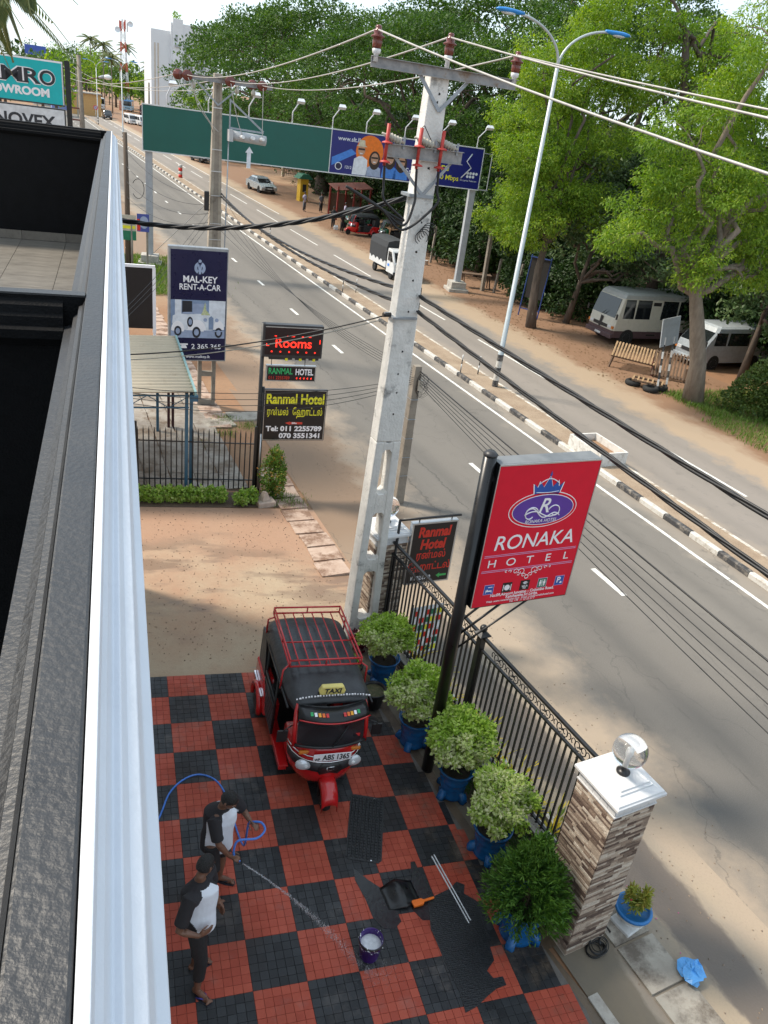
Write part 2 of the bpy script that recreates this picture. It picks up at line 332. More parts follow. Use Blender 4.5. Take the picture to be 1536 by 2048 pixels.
# --- forecourt of trodden concrete and dirt beyond the tiles
def _fore(h):
    a = h.noise(h.obj, .55, 9, .6); f = h.noise(h.obj, 14, 8, .75); s = h.noise(h.obj, .9, 8, .6, (.5, 1.6, 1)); x, y, _ = sep(h, h.obj)
    col = h.mix(h.rng(a, .4, .62), (.37, .285, .195), (.33, .21, .135))
    yy = h.math('ADD', y, h.math('MULTIPLY', h.math('SUBTRACT', a, .5), 5)); col = h.mix(h.rng(yy, 2.2, 4.4, 0, .8), col, (.34, .2, .13))
    wet = h.math('MULTIPLY', h.rng(s, .5, .58), h.rng(h.math('ABSOLUTE', h.math('SUBTRACT', yy, 2.9)), 2.2, .6)); col = h.mix(h.math('MULTIPLY', wet, .62), col, (.14, .09, .06))
    col = h.mix(h.rng(f, .5, .8, 0, .45), col, (.2, .14, .095))
    h.put('Base Color', col); h.put('Roughness', h.rng(wet, 0, 1, .9, .45)); h.bump(f, .4, .015)
M_fore = node_mat('forecourt', _fore)
def fore_xy(y, k):
    xr = float(np.interp(y, (-.08, 1.2, 2.6, 6.2), (3.55, 3.6, 4.45, 3.95))); x = (-9, -2, -1, 0, 1, 2, 3, xr)[k]; return x, y
grid_sheet('forecourt', fore_xy, [-.08, .6, 1.2, 1.9, 2.6, 3.5, 4.4, 5.3, 5.95], list(range(8)), M_fore, .0025)
sheet('forecourt_edge', [(-9, -.07), (3.2, -.07), (3.2, .1), (1.6, .1), (-9, .13)], pm('edge_concrete', (.25, .25, .215), .9, bump=.4, bscale=30), .012)
M_mud = pm('muddy_concrete', (.085, .06, .04), .5, col2=(.15, .105, .065), scale=3, bump=.3, bscale=30, rvar=.25)
def tile_edge(y): return 4.25-.18*(y+6.2)
drive = sheet('driveway', [(-9, -13), (5.4, -13), (tile_edge(-6.2)+.12, -6.2), (tile_edge(-5.5)+.05, -5.5), (tile_edge(-5.4)+.62, -5.4), (tile_edge(0)+.62, 0), (3.55, -.07), (-9, -.07)], M_mud, .005)
tb = sheet('tile_bed', [(-1.1, -7.1), (tile_edge(-7.1), -7.1), (tile_edge(-.09), -.09), (-1.1, -.09)], pm('tile_grout', (.17, .155, .14), .8, col2=(.11, .095, .08), scale=2, bump=.3), .009, drive)
# pavers: ten-centimetre blocks in a sixty-centimetre red and black check
def paver_mat(name, c1, c2, rough):
    def f(h):
        oi = h.N.new('ShaderNodeObjectInfo'); at = h.N.new('ShaderNodeAttribute'); at.attribute_name = 'tone'; ge = h.N.new('ShaderNodeNewGeometry')
        k = h.math('ADD', oi.outputs['Random'], at.outputs['Fac']); k = h.math('FRACT', k)
        col = h.mix(k, c1, c2); pos = ge.outputs['Position']; n = h.noise(pos, .8, 7, .62); g = h.noise(pos, 40, 4)
        n2 = h.noise(pos, 2.3, 8, .7); _x, _y, _z = sep(h, pos)
        mud = h.math('MULTIPLY', h.rng(n2, .48, .62), h.rng(h.math('ADD', _x, h.math('MULTIPLY', _y, .18)), 2.35, 3.1)); col = h.mix(h.math('MULTIPLY', mud, .8), col, (.10, .07, .045))
        col = h.mix(h.rng(n2, .55, .75, 0, .4), col, (.22, .185, .16)); col = h.mix(h.rng(n, .5, .7, 0, .35), col, (.05, .035, .03)); h.put('Base Color', col)
        h.put('Roughness', h.rng(n, .36, .60, rough-.22, rough+.2)); h.put('Specular IOR Level', .3); h.bump(g, .2, .004)
    return node_mat(name, f)
M_red = paver_mat('paver_red', (.34, .055, .030), (.42, .080, .045), .55); M_blk = paver_mat('paver_black', (.016, .017, .019), (.032, .034, .037), .45)
def paver_mesh(mat):
    a, c, t, d = .0486, .0462, .016, .0140
    return MB().add([(-a,-a,0),(a,-a,0),(a,a,0),(-a,a,0),(-a,-a,d),(a,-a,d),(a,a,d),(-a,a,d),(-c,-c,t),(c,-c,t),(c,c,t),(-c,c,t)],
                    [(0,1,5,4),(1,2,6,5),(2,3,7,6),(3,0,4,7),(4,5,9,8),(5,6,10,9),(6,7,11,10),(7,4,8,11),(8,9,10,11)]).mesh('paver', mat)
pmesh = {0: paver_mesh(M_red), 1: paver_mesh(M_blk)}
Rm = np.array([right, down, fwd]); Cc = np.array([-0.54547, -10.32078, 8.73347])
cells = []
for i in range(-10, 43):
    for j in range(0, 70):
        x, y = .05+.1*i, -.15-.1*j+.05
        if x > tile_edge(y)-.05: continue
        q = Rm @ (np.array([x, y, gz(x, y)])-Cc); px, py = 768+1555*q[0]/q[2], 1024+1555*q[1]/q[2]
        vis = 288 < px < 1536 and py < 2060
        k = math.floor(x/.6+1e-6); r = math.floor(-y/.6+1e-6); cells.append((x, y, (k+r) % 2, q[2] if vis else 99))
cells.sort(key=lambda c: c[3])
def tile_T(x, y): return Matrix.Translation((x, y, gz(x, y)+.0075+random.uniform(-.0006, .0006))) @ Matrix.Rotation(TILT+random.uniform(-.003, .003), 4, 'Y') @ Matrix.Rotation(random.uniform(-.003, .003), 4, 'X') @ Matrix.Rotation(random.uniform(-.012, .012), 4, 'Z')
for x, y, c, d in cells[:300]:
    o = bpy.data.objects.new('paver', pmesh[c]); link(o, drive); o.matrix_world = tile_T(x, y)
for c in (0, 1):
    src = np.array([v.co for v in pmesh[c].vertices]); fc = [tuple(p.vertices) for p in pmesh[c].polygons]; rest = [q for q in cells[300:] if q[2] == c]
    vs = np.zeros((len(rest)*12, 3)); fs = np.zeros((len(rest)*9, 4), int); tone = np.zeros(len(rest)*12); F = np.array(fc)
    for n_, (x, y, _, _) in enumerate(rest):
        T = np.array(tile_T(x, y)); vs[n_*12:n_*12+12] = src @ T[:3, :3].T+T[:3, 3]; fs[n_*9:n_*9+9] = F+n_*12; tone[n_*12:n_*12+12] = random.random()
    o = bpy.data.objects.new('pavers', np_mesh('pavers', vs, fs, (M_red, M_blk)[c], tone)); link(o, drive); tag(o, kind='stuff')
# --- pavement outside the fence: wet gutter, slabs, dust
def fr(a, b): # fence frame: a along the fence (away), b to the road; origin at the near pillar
    return 4.575-.17*a+.985*b, -5.265+.985*a+.17*b
M_slab = pm(coord='World', name='slab_concrete', col=(.30, .265, .22), rough=.85, scale=2.5, col2=(.40, .36, .30), bump=.4, bscale=35, dirt=(.14, .115, .09), dscale=1.6, dlo=.48, dhi=.62)
def _pave(h):
    x, y, _ = sep(h, h.uv); n = h.noise(h.uv, 1.1, 8, .62, (.6, 1.2, 1)); f = h.noise(h.uv, 30, 5, .7); w = h.math('ADD', y, h.math('MULTIPLY', h.math('SUBTRACT', n, .5), .9))
    col = h.mix(h.rng(n, .4, .6), (.33, .265, .19), (.26, .22, .175)); wet = h.math('MULTIPLY', h.rng(w, 1.12, 1.22), h.rng(w, 1.95, 1.85)); col = h.mix(h.math('MULTIPLY', wet, .85), col, (.105, .083, .068))
    w0 = h.math('MULTIPLY', h.rng(w, .38, .3), h.rng(w, -.5, -.4)); col = h.mix(h.math('MULTIPLY', w0, .65), col, (.1, .085, .06)); col = h.mix(h.rng(w, 2.0, 2.3), col, (.335, .265, .195))
    col = h.mix(h.rng(f, .5, .8, 0, .4), col, (.18, .145, .115)); h.put('Base Color', col); h.put('Roughness', h.rng(wet, 0, 1, .9, .5)); h.bump(f, .4, .01)
pave = grid_sheet('pavement', fr, [-8, -6, -4, -2, 0, 2, 4, 6.4], [-.36, .2, .8, 1.4, 2.0, 2.5], node_mat('pavement', _pave), .0065)
slab = MB().box(-.285, .285, -.30, .30, 0, .03).mesh('paving_slab', M_slab)
for k in range(-7, 2):
    x, y = fr(-.806+.64*k, .655); o = obj_of(slab, 'paving_slab', pave, (x, y, gz(x, y)+.006+random.uniform(0, .008)), (random.uniform(-.01, .01), random.uniform(-.01, .01), FZ+random.uniform(-.02, .02)))
kl = MB().box(-.07, .07, -.6, .6, 0, .06).mesh('kerb_strip', M_conc)
for k in range(-4, 0):
    x, y = fr(.2+k*1.22-.4, -.3); obj_of(kl, 'kerb_strip', pave, (x, y, gz(x, y)-.03), (0, 0, FZ))
# drain slabs on the far side of the side road and by the shelter
M_pink = pm(coord='World', name='drain_slab', col=(.36, .25, .19), rough=.9, scale=3, col2=(.46, .35, .28), bump=.5, bscale=30, dirt=(.2, .12, .08), dscale=2.2, dlo=.48, dhi=.6)
sl2 = MB().box(-.33, .33, -.27, .27, 0, .05).mesh('drain_slab', M_pink)
verge = sheet('verge', [rdxy(8.4, -14), rdxy(8.0, -9.0), rdxy(30, -9.2), rdxy(60, -9.4), rdxy(60, -20), rdxy(20, -20)], M_dirt, .002)
for u in list(np.arange(4.3, 9.2, .6))+list(np.arange(12.5, 30, .62)):
    x, y = rdxy(u, -9.75 if u < 10 else -10.35); x += random.uniform(-.05, .05); obj_of(sl2, 'drain_slab', verge, (x, y, gz(x, y)-.015+random.uniform(0, .015)), (random.uniform(-.02, .02), random.uniform(-.03, .03), RZ+random.uniform(-.05, .05)))
M_pslab = pm(coord='World', name='yard_slab', col=(.27, .235, .2), rough=.9, scale=2, col2=(.35, .315, .27), bump=.4, bscale=25, dirt=(.16, .12, .085), dscale=1.5, dlo=.45, dhi=.62)
yard = sheet('yard_pavement', [(-9, 6.9), (2.35, 6.9), (1.6, 12.2), (.7, 19.5), (-9, 19.5)], pm('yard_joint', (.1, .08, .062), .95), .006)
ysl = MB().box(-.285, .285, -.19, .19, 0, .02).mesh('yard_slab', M_pslab)
for i in range(-2, 4):
    for j in range(0, 30):
        x, y = -.02+.6*i-.09*j*.4+.25, 7.15+.4*j
        if x < -1.6: continue
        x += random.uniform(-.012, .012); obj_of(ysl, 'yard_slab', yard, (x, y, gz(x, y)+.008+random.uniform(0, .006)), (0, -TILT*min(1, max(0, (16-y)/8))*0, .09+random.uniform(-.015, .015)))
# ================================================================== HOTEL BUILDING WE LOOK FROM
M_blackp = pm('black_paint', (.004, .0042, .005), .7, var=.3, bump=.3, bscale=120, scale=9, spec=.15)
M_greyp = pm('charcoal_render', (.014, .0145, .017), .5, scale=7, col2=(.024, .025, .028), bump=.22, bscale=90, dirt=(.06, .06, .063), dscale=5, dlo=.62, dhi=.8, spec=.7)
M_whitep = pm('white_paint', (.60, .63, .68), .6, scale=3, var=.04, bump=.12, bscale=40)
M_wallw = pm('hotel_wall', (.62, .6, .56), .8, var=.06, bump=.2)
hotel = empty('hotel_building', (-3, -5, 0), 0, 'hotel building with charcoal terrace parapet and white cornice above the tiled driveway', 'building')
hotel.location = (0, 0, 0)
MB().box(-9, -.6, -16, 2.75, -.1, 6.38).build('wall', M_wallw, hotel)
MB().box(-9, -3.4, -16, -5.5, 6.38, 11.2).build('unseen_upper_block', M_wallw, hotel)  # unseen block above the terrace, added and sized to shade the driveway
M_void = pm('dark_joint', (.05, .045, .04), .9)
MB().box(-3.4, -.66, -5.5, 2.62, 6.38, 6.445).build('terrace_bed', M_void, hotel)
# parapet run (profile in X,Z drawn along Y)
Y0, Y1 = -15.9, 2.75
MB().prism([(-.662, 6.38), (-.602, 6.38), (-.602, 8.03), (-.662, 8.03)], Y0, Y1).build('parapet', M_greyp, hotel, bevel=.004)
wp = [(-.60, 7.70), (-.545, 7.70), (-.545, 7.78), (-.53, 7.80), (-.518, 7.84), (-.518, 7.925), (-.532, 7.935), (-.538, 7.962), (-.552, 7.972), (-.560, 7.985), (-.570, 7.982), (-.577, 8.0), (-.584, 8.008), (-.586, 8.026), (-.60, 8.028)]
MB().prism(wp, Y0, Y1+.04).build('cornice', M_whitep, hotel, bevel=.002)
ip = [(-.664, 7.86), (-.69, 7.86), (-.735, 7.895), (-.735, 7.925), (-.708, 7.932), (-.704, 7.962), (-.690, 7.972), (-.684, 8.0), (-.672, 8.004), (-.664, 8.02)]
MB().prism(ip, Y0, -7.37).build('inner_moulding', M_greyp, hotel); MB().prism(ip, -7.30, 2.60).build('inner_moulding', M_greyp, hotel)
# dividing wall and end wall
def cross_wall(y, th, x0, toward, topz):
    MB().box(x0, -.662, y, y+th, 6.38, topz).build('dividing_wall', M_blackp, hotel, bevel=.004)
    q = [(y, 7.86), (y-.03, 7.86), (y-.075, 7.895), (y-.075, 7.925), (y-.045, 7.932), (y-.04, 7.962), (y-.03, 7.972), (y-.024, topz-.03), (y, topz-.012)]
    MB().prism(q, x0, -.737, 'x').build('inner_moulding', M_blackp, hotel)
cross_wall(-7.36, .055, -3.4, -1, 8.028); cross_wall(2.62, .13, -3.4, -1, 8.028)
MB().box(-3.4, -.663, -7.362, -7.303, 8.029, 8.036).build('coping', M_greyp, hotel)
# terrace floor: sixty-centimetre stone-look tiles
def _stone(h):
    n = h.noise(h.obj, 2.6, 9, .68, (1, 3.2, 1)); g = h.noise(h.obj, 9, 7, .7, (1, 4, 1)); oi = h.N.new('ShaderNodeObjectInfo')
    col = h.mix(h.rng(n, .35, .65), (.11, .098, .083), (.22, .20, .17)); col = h.mix(h.rng(g, .5, .7, 0, .7), col, (.10, .088, .075)); col = h.mix(h.math('MULTIPLY', oi.outputs['Random'], .25), col, (.2, .18, .15)); h.put('Base Color', col); h.put('Roughness', .45)
M_tile = node_mat('terrace_stone', _stone)
tl = MB().box(-.297, .297, -.297, .297, 0, .012).mesh('floor_tile', M_tile)
for i in range(4):
    for j in range(14):
        o = obj_of(tl, 'floor_tile', hotel, (-.985-.6*i, 2.30-.6*j, 6.446), (0, 0, random.choice((0, math.pi/2))*0))
sk = MB().box(-.297, .297, -.012, 0, 0, .12).mesh('skirting_tile', M_tile)
for i in range(4): obj_of(sk, 'skirting_tile', hotel, (-.985-.6*i, 2.619, 6.46))
# ================================================================== LEAF TOOLS
def leaf_mat(name, c1, c2, c3, rough=.55, trans=.35):
    m = bpy.data.materials.new(name); m.use_nodes = True; N, L = m.node_tree.nodes, m.node_tree.links
    b = N['Principled BSDF']; at = N.new('ShaderNodeAttribute'); at.attribute_name = 'tone'; r = N.new('ShaderNodeValToRGB')
    e = r.color_ramp.elements; e[0].position = .0; e[0].color = (*c1, 1); e[1].position = 1; e[1].color = (*c3, 1); k = e.new(.5); k.color = (*c2, 1)
    L.new(at.outputs['Fac'], r.inputs['Fac']); L.new(r.outputs[0], b.inputs['Base Color']); b.inputs['Roughness'].default_value = rough; b.inputs['Specular IOR Level'].default_value = .35
    tr = N.new('ShaderNodeBsdfTranslucent'); mx_ = N.new('ShaderNodeMixShader'); mx_.inputs[0].default_value = trans; out = N['Material Output']
    hs = N.new('ShaderNodeHueSaturation'); hs.inputs['Saturation'].default_value = 1.15; hs.inputs['Value'].default_value = 1.25; L.new(r.outputs[0], hs.inputs['Color']); L.new(hs.outputs[0], tr.inputs['Color'])
    L.new(b.outputs[0], mx_.inputs[1]); L.new(tr.outputs[0], mx_.inputs[2]); L.new(mx_.outputs[0], out.inputs['Surface']); MATS[name] = m; return m
def unit(a): return a/np.maximum(np.linalg.norm(a, axis=1, keepdims=True), 1e-9)
def leaves(C, D, N_, length, width, tone, fold=.25):
    """folded diamond leaves: centre, pointing direction, normal"""
    D = unit(D); S_ = unit(np.cross(N_, D)); N2 = np.cross(D, S_); l = length[:, None] if hasattr(length, '__len__') else length; w = width[:, None] if hasattr(width, '__len__') else width
    v = np.stack([C-D*l*.5, C+S_*w*.5-N2*w*fold+D*l*.05, C+D*l*.5, C-S_*w*.5-N2*w*fold+D*l*.05], 1).reshape(-1, 3)
    n = len(C); i = np.arange(n)[:, None]*4; q = np.concatenate([i+0, i+1, i+2, i+3], 1)
    return v, q, np.repeat(tone, 4)
def foliage(name, parts, mat, parent=None):
    vs, qs, ts = [], [], []; o = 0
    for v, q, t in parts: vs.append(v); qs.append(q+o); ts.append(t); o += len(v)
    me = np_mesh(name, np.concatenate(vs), np.concatenate(qs), mat, np.concatenate(ts))
    ob = bpy.data.objects.new(name, me); link(ob, parent); return ob
def blob_leaves(c, r, n, ln, wd, tone=(.2, .8), up=.5, inner=.55, droop=0.0, seed=None, patch=None):
    """leaves spread through the outer shell of a lumpy ellipsoid"""
    g = rng; d = unit(g.normal(size=(n, 3))); lump = 1+.16*np.sin(d[:, 0]*5+c[0]*3)+.14*np.sin(d[:, 1]*6+d[:, 2]*5+c[1]*7)
    rad = (inner+(1-inner)*g.random(n)**.5)*lump; P = np.array(c)+d*np.array(r)*rad[:, None]
    dr = d+g.normal(size=(n, 3))*.55; dr[:, 2] -= droop; nn = d*(1-up)+np.array([0, 0, up])+g.normal(size=(n, 3))*.35
    t = tone[0]+(tone[1]-tone[0])*np.clip(g.normal(.5, .22, n), 0, 1)
    if patch is not None: t = np.clip(t+patch(d), 0, 1)
    return leaves(P, dr, nn, ln*(.7+.6*g.random(n)), wd*(.7+.6*g.random(n)), t)
# ================================================================== PILLARS, FENCE, LOW WALL
M_st = [pm('stone_strip_%d' % i, c, .8, bump=.6, bscale=50, var=.18, scale=12, coord='World') for i, c in enumerate([(.40, .32, .25), (.27, .20, .15), (.10, .065, .05), (.52, .45, .37), (.17, .12, .09)])]
M_grout = pm('dark_grout', (.10, .08, .065), .95)
M_capw = pm('cap_white', (.60, .605, .61), .55, var=.05, bump=.15)
M_iron = pm('black_iron', (.012, .012, .013), .42, var=.3, spec=.5)
M_globe = glass('lamp_globe_glass', (.97, .975, .98), .06, trans=.96)
M_blkpl = pm('black_plastic', (.014, .014, .015), .4)
strip_me = {}
def strip_mesh(mi, L_):
    k = (mi, L_)
    if k not in strip_me: strip_me[k] = MB().box(-L_/2+.0015, L_/2-.0015, -.012, .004, .0015, .0315).mesh('stone_strip', M_st[mi])
    return strip_me[k]
def pillar(c, label, height, faces, single, globe=True, z0=0.0):
    t = empty('gate_pillar', (c[0], c[1], z0), FZ, label, 'pillar')
    MB().box(-.29, .29, -.29, .29, -.1, height).build('core', M_grout, t)
    lens = (.11, .14, .18, .22, .27); rows = int(height/.033)
    items = []
    for fz, ang in faces:
        for r in range(rows):
            x = -.30
            while x < .30-1e-6:
                L_ = random.choice(lens); L_ = min(L_, .30-x)
                if .30-x-L_ < .05: L_ = .30-x
                L_ = round(L_, 2) or .01
                items.append((r, ang, x+L_/2, L_, random.choices(range(5), (5, 4, 3, 3, 3))[0])); x += L_
    items.sort(key=lambda q: -q[0]); cnt = 0; rest = [MB() for _ in M_st]
    for r, ang, x, L_, mi in items:
        T = Matrix.Rotation(ang, 4, 'Z') @ Matrix.Translation((x, -.292-random.uniform(0, .007), r*.033))
        if cnt < single:
            o = bpy.data.objects.new('stone_strip', strip_mesh(mi, L_)); link(o, t); o.matrix_local = T; cnt += 1
        else: rest[mi].T = T; rest[mi].box(-L_/2+.0015, L_/2-.0015, -.012, .004, .0015, .0315)
    for i, b in enumerate(rest):
        if b.v: tag(b.build('stone_strips', M_st[i], t), kind='stuff')
    h = height
    cap = MB()
    cap.box(-.315, .315, -.315, .315, h, h+.022); cap.box(-.30, .30, -.30, .30, h+.022, h+.125); cap.box(-.33, .33, -.33, .33, h+.125, h+.15); cap.box(-.36, .36, -.36, .36, h+.15, h+.185)
    cap.loft([[(s*a, s*b, z) for a, b in ((-1,-1),(1,-1),(1,1),(-1,1))] for s, z in ((.36, h+.186), (.345, h+.195), (.335, h+.215), (.245, h+.235), (.24, h+.255), (.215, h+.26), (.21, h+.28), (.185, h+.285))], smooth=False)
    cp = cap.build('cap', M_capw, t, bevel=.004)
    br = MB()
    for ang in (0, math.pi/2, math.pi, -math.pi/2):
        br.T = Matrix.Rotation(ang, 4, 'Z')
        for k in range(5): br.box(-.30+.12*k+.003, -.18+.12*k-.003, -.306, -.299, h+.026, h+.072); br.box(-.30+.12*k+.063, -.18+.12*k+.057, -.306, -.299, h+.076, h+.122) if k < 4 else None
    br.build('cap_brick', M_capw, cp)
    if globe:
        l = MB(); l.lathe([(.075, 0), (.078, .02), (.05, .035), (.03, .06), (.03, .10), (.05, .125), (.06, .15)], 16, (0, 0, h+.285)); l.build('lamp_base', M_blkpl, t)
        s = MB(); s.sphere((0, 0, h+.285+.31), .19, 28, 18); s.sphere((0, 0, h+.285+.31), .184, 28, 18); s.build('lamp_globe', M_globe, t)
        MB().lathe([(.018, 0), (.018, .1), (.03, .14), (.028, .18), (.0, .2)], 10, (0, 0, h+.285+.15)).build('bulb', pm('bulb_white', (.8, .8, .78), .4), t)
    return t
p1 = pillar((4.575, -5.265), 'stone-clad gate pillar with white stepped cap beside the paving slabs', 2.36, [(0, 0), (1, -math.pi/2), (2, math.pi), (3, math.pi/2)], 300)
x2, y2 = fr(6.25, .26)
p2 = pillar((x2, y2), 'stone-clad pillar behind the tall white utility pole', 2.12, [(0, 0), (1, -math.pi/2)], 150, z0=gz(x2, y2))
# fence in two panels with a ball-topped post between
FB = .288
def fence_panel(a0, a1, label):
    ax, ay = fr(a0, FB); t = empty('iron_fence', (ax, ay, 0), FZ, label, 'fence', 'iron fence panels along the driveway'); L_ = a1-a0
    z0, z1, z2 = .42, 1.98, 2.20
    MB().box(-.025, .025, 0, L_, z2-.02, z2+.02).build('top_rail', M_iron, t, bevel=.004); MB().box(-.02, .02, 0, L_, z1-.015, z1+.015).build('middle_rail', M_iron, t); MB().box(-.02, .02, 0, L_, z0+.05, z0+.08).build('bottom_rail', M_iron, t)
    n = int(L_/.108); bal = MB().box(-.012, .012, -.012, .012, z0, z1-.015).mesh('baluster', M_iron)
    for i in range(n+1): obj_of(bal, 'baluster', t, (0, .02+(L_-.04)*i/n, 0))
    sc = MB()
    for s_ in (-1, 1):
        pts = [(0, s_*(.02+.05*math.cos(a)*(1-a/9)+.035), .10+.062*math.sin(a)*(1-a/9)) for a in np.linspace(-2.4, 5.0, 18)]
        sc.tube(pts, .0075, 6); pts = [(0, s_*(.135+.035*math.cos(a)), .10+.045*math.sin(a)) for a in np.linspace(-1.2, 3.8, 12)]; sc.tube(pts, .007, 6)
    sc.sphere((0, 0, .10), .018, 8, 6); scm = sc.mesh('scroll', M_iron)
    for i in range(max(1, int(L_/.36))): obj_of(scm, 'scroll', t, (0, .2+.36*i, z1+.01))
    return t
fence_panel(.31, 3.08, 'black iron fence panel joined to the pillar with the glass globe beside the paving slabs')
fence_panel(3.20, 5.95, 'black iron fence panel reaching the pillar behind the tall utility pole')
px_, py_ = fr(3.14, FB); t = empty('fence_post', (px_, py_, 0), FZ, 'black iron fence post topped with a ball', 'post')
MB().box(-.05, .05, -.05, .05, 0, 2.2).build('shaft', M_iron, t, bevel=.005)
MB().loft([[(s*a, s*b, z) for a, b in ((-1,-1),(1,-1),(1,1),(-1,1))] for s, z in ((.06, 2.19), (.095, 2.22), (.095, 2.235), (.03, 2.28))], smooth=False).build('cap', M_iron, t); MB().sphere((0, 0, 2.33), .058, 16, 10).build('ball', M_iron, t)
lx, ly = fr(.31, FB-.02); lw = empty('low_wall', (lx, ly, 0), FZ, 'low stone-clad wall under the iron fence behind the blue pots', 'wall')
MB().box(-.09, .09, 0, 5.64, -.1, .40).build('core', M_grout, lw)
b = [MB() for _ in M_st]
for r in range(12):
    y = 0
    while y < 5.6: L_ = random.uniform(.12, .3); i = random.choices(range(5), (2, 4, 6, 1, 3))[0]; b[i].box(-.105-random.uniform(0, .01), -.085, y+.002, min(5.64, y+L_-.002), r*.034, r*.034+.03); y += L_
for i, q in enumerate(b): tag(q.build('stone_strips', M_st[i], lw), kind='stuff')
MB().box(-.11, .11, 0, 5.64, .40, .43).build('coping', M_conc, lw)
# planting strip outside the fence with a broken white kerb
kx, ky = fr(.4, .78); kb = empty('planter_kerb', (kx, ky, 0), FZ, 'low kerb of white blocks along the flower bed outside the fence', 'kerb')
wb = MB().box(-.05, .05, 0, .17, 0, .12).mesh('white_block', M_kw); db = MB().box(-.05, .05, 0, .12, 0, .10).mesh('dark_block', M_kb)
for k in range(18): obj_of(wb, 'white_block', kb, (0, .3*k, 0)); obj_of(db, 'dark_block', kb, (0, .3*k+.175, 0))
bx = [fr(.35, .42), fr(5.9, .42), fr(5.9, .72), fr(.35, .72)]
sheet('flower_bed', bx, pm('bed_soil', (.06, .042, .03), .95, bump=.8, bscale=30), .03)
M_strap = leaf_mat('strap_leaf', (.10, .16, .02), (.42, .36, .03), (.62, .47, .05), .45, .3)
for k, (a, b_, s) in enumerate([(.75, .42, 1), (1.25, .45, 1.15), (1.7, .4, .8), (2.25, .44, 1.1), (2.8, .42, .9), (3.25, .45, 1.1), (3.8, .42, 1), (4.4, .43, .9), (5.0, .4, 1.1), (5.6, .44, 1), (6.2, .42, .9)]):
    x, y = fr(a*.93, b_+.15); parts = []
    n = 16; an = rng.random(n)*6.283; el = .5+rng.random(n)*.9; ln = (.35+rng.random(n)*.35)*s
    for seg in range(4):
        f0 = seg/4; e = el-f0*.9; d = np.stack([np.cos(an)*np.cos(e), np.sin(an)*np.cos(e), np.sin(e)], 1)
        if seg == 0: P = np.zeros((n, 3))+np.array([0, 0, .0])
        c_ = P+d*(ln/8)[:, None]; parts.append(leaves(c_, d, np.array([0, 0, 1.0])+d*0, ln/4*1.15, np.full(n, (.035, .045, .036, .022)[seg])*s, np.clip(rng.normal(.6, .3)+rng.normal(0, .18, n), 0, 1), .1)); P = P+d*(ln/4)[:, None]
    f = foliage('strap_plant', parts, M_strap); f.location = (x, y, .03)
    tag(f, 'yellow strap-leaved plant in the flower bed outside the iron fence', 'plant', 'yellow plants outside the fence')
# ================================================================== POTS AND SHRUBS
M_bluepot = pm('blue_glaze', (.006, .085, .25), .22, scale=5, col2=(.01, .13, .36), bump=.25, bscale=25, spec=.5, dirt=(.07, .09, .11), dscale=7, dlo=.55, dhi=.72)
M_soil = pm('potting_soil', (.035, .026, .018), .95, bump=.8, bscale=40)
def blue_pot():
    b = MB(); b.lathe([(.17, .0), (.20, .02), (.19, .06), (.185, .12), (.2, .2), (.205, .22), (.2, .24), (.215, .3), (.222, .32), (.217, .34), (.235, .42), (.26, .47), (.275, .5), (.27, .515), (.245, .51), (.225, .46), (.2, .44)], 28, caps=False)
    body = b.mesh('pot_body', M_bluepot); ft = MB(); ft.loft([[(x*w, y, z) for x, z in ((-1, 0), (1, 0), (.8, h), (-.8, h))] for y, w, h in ((-.13, .05, .15), (-.20, .055, .14), (-.25, .06, .10), (-.28, .045, .05))], smooth=True)
    foot = ft.mesh('pot_foot', M_bluepot); soil = MB().lathe([(.0, .44), (.21, .445)], 20, caps=False).mesh('soil', M_soil)
    return body, foot, soil
pb_, pf_, ps_ = blue_pot()
M_var = leaf_mat('variegated_leaf', (.17, .31, .028), (.37, .53, .08), (.68, .66, .42), .5, .3)
M_stem = pm('stem_brown', (.12, .085, .055), .9)
def shrub_pot(x, y, s, hc, rz, label, patch_dir, sq=1.0):
    t = empty('potted_shrub', (x, y, gz(x, y)+.012), rz, label, 'potted plant', 'variegated shrubs in blue pots')
    pot = obj_of(pb_, 'pot', t)
    for k in range(4): obj_of(pf_, 'pot_foot', pot, (0, 0, 0), (0, 0, k*math.pi/2+.4))
    obj_of(ps_, 'soil', pot)
    st = MB()
    for k in range(7):
        a = k*.9; st.tube([(0, 0, .43), (.06*math.cos(a), .06*math.sin(a), .6), (.26*math.cos(a)*s, .26*math.sin(a)*s, hc)], [.012, .01, .005], 6)
    st.build('stem', M_stem, t)
    pd = np.array(patch_dir); pt = lambda d: np.where((d @ pd) > .25, .28, -.05)+.1*np.sin(d[:, 0]*9+d[:, 2]*7)
    parts = [blob_leaves((0, 0, hc), (.40*s, .37*s, .36*s*sq), 2600, .07, .045, (.1, .75), .4, .5, patch=pt)]
    for k in range(34):
        d = unit(rng.normal(size=(1, 3)))[0]; d[2] = abs(d[2])*.85-.15; c = np.array([0, 0, hc])+d*np.array([.42*s, .40*s, .38*s*sq])*random.uniform(.92, 1.2)
        parts.append(blob_leaves(c, (.12*s*random.uniform(.6, 1.2), .12*s, .12*s), 95, .065, .04, (.15, .8), .5, .1, patch=lambda q, d=d: np.where(d @ pd > .3, .25, -.03)+0*q[:, 0]))
    foliage('crown', parts, M_var, t); return t
shrub_pot(3.56, -.42, .95, .95, .2, 'round variegated shrub in a blue pot beside the tall white utility pole', (-.5, -.6, -.3), .92)
shrub_pot(3.62, -1.92, 1.0, 1.02, .5, 'round variegated shrub in a blue pot partly behind the black sign pole', (-.8, -.3, 0), 1.08)
shrub_pot(3.88, -2.98, 1.05, 1.02, 0, 'round variegated shrub in a blue pot in front of the black sign pole', (-.2, -.8, -.3), 1.15)
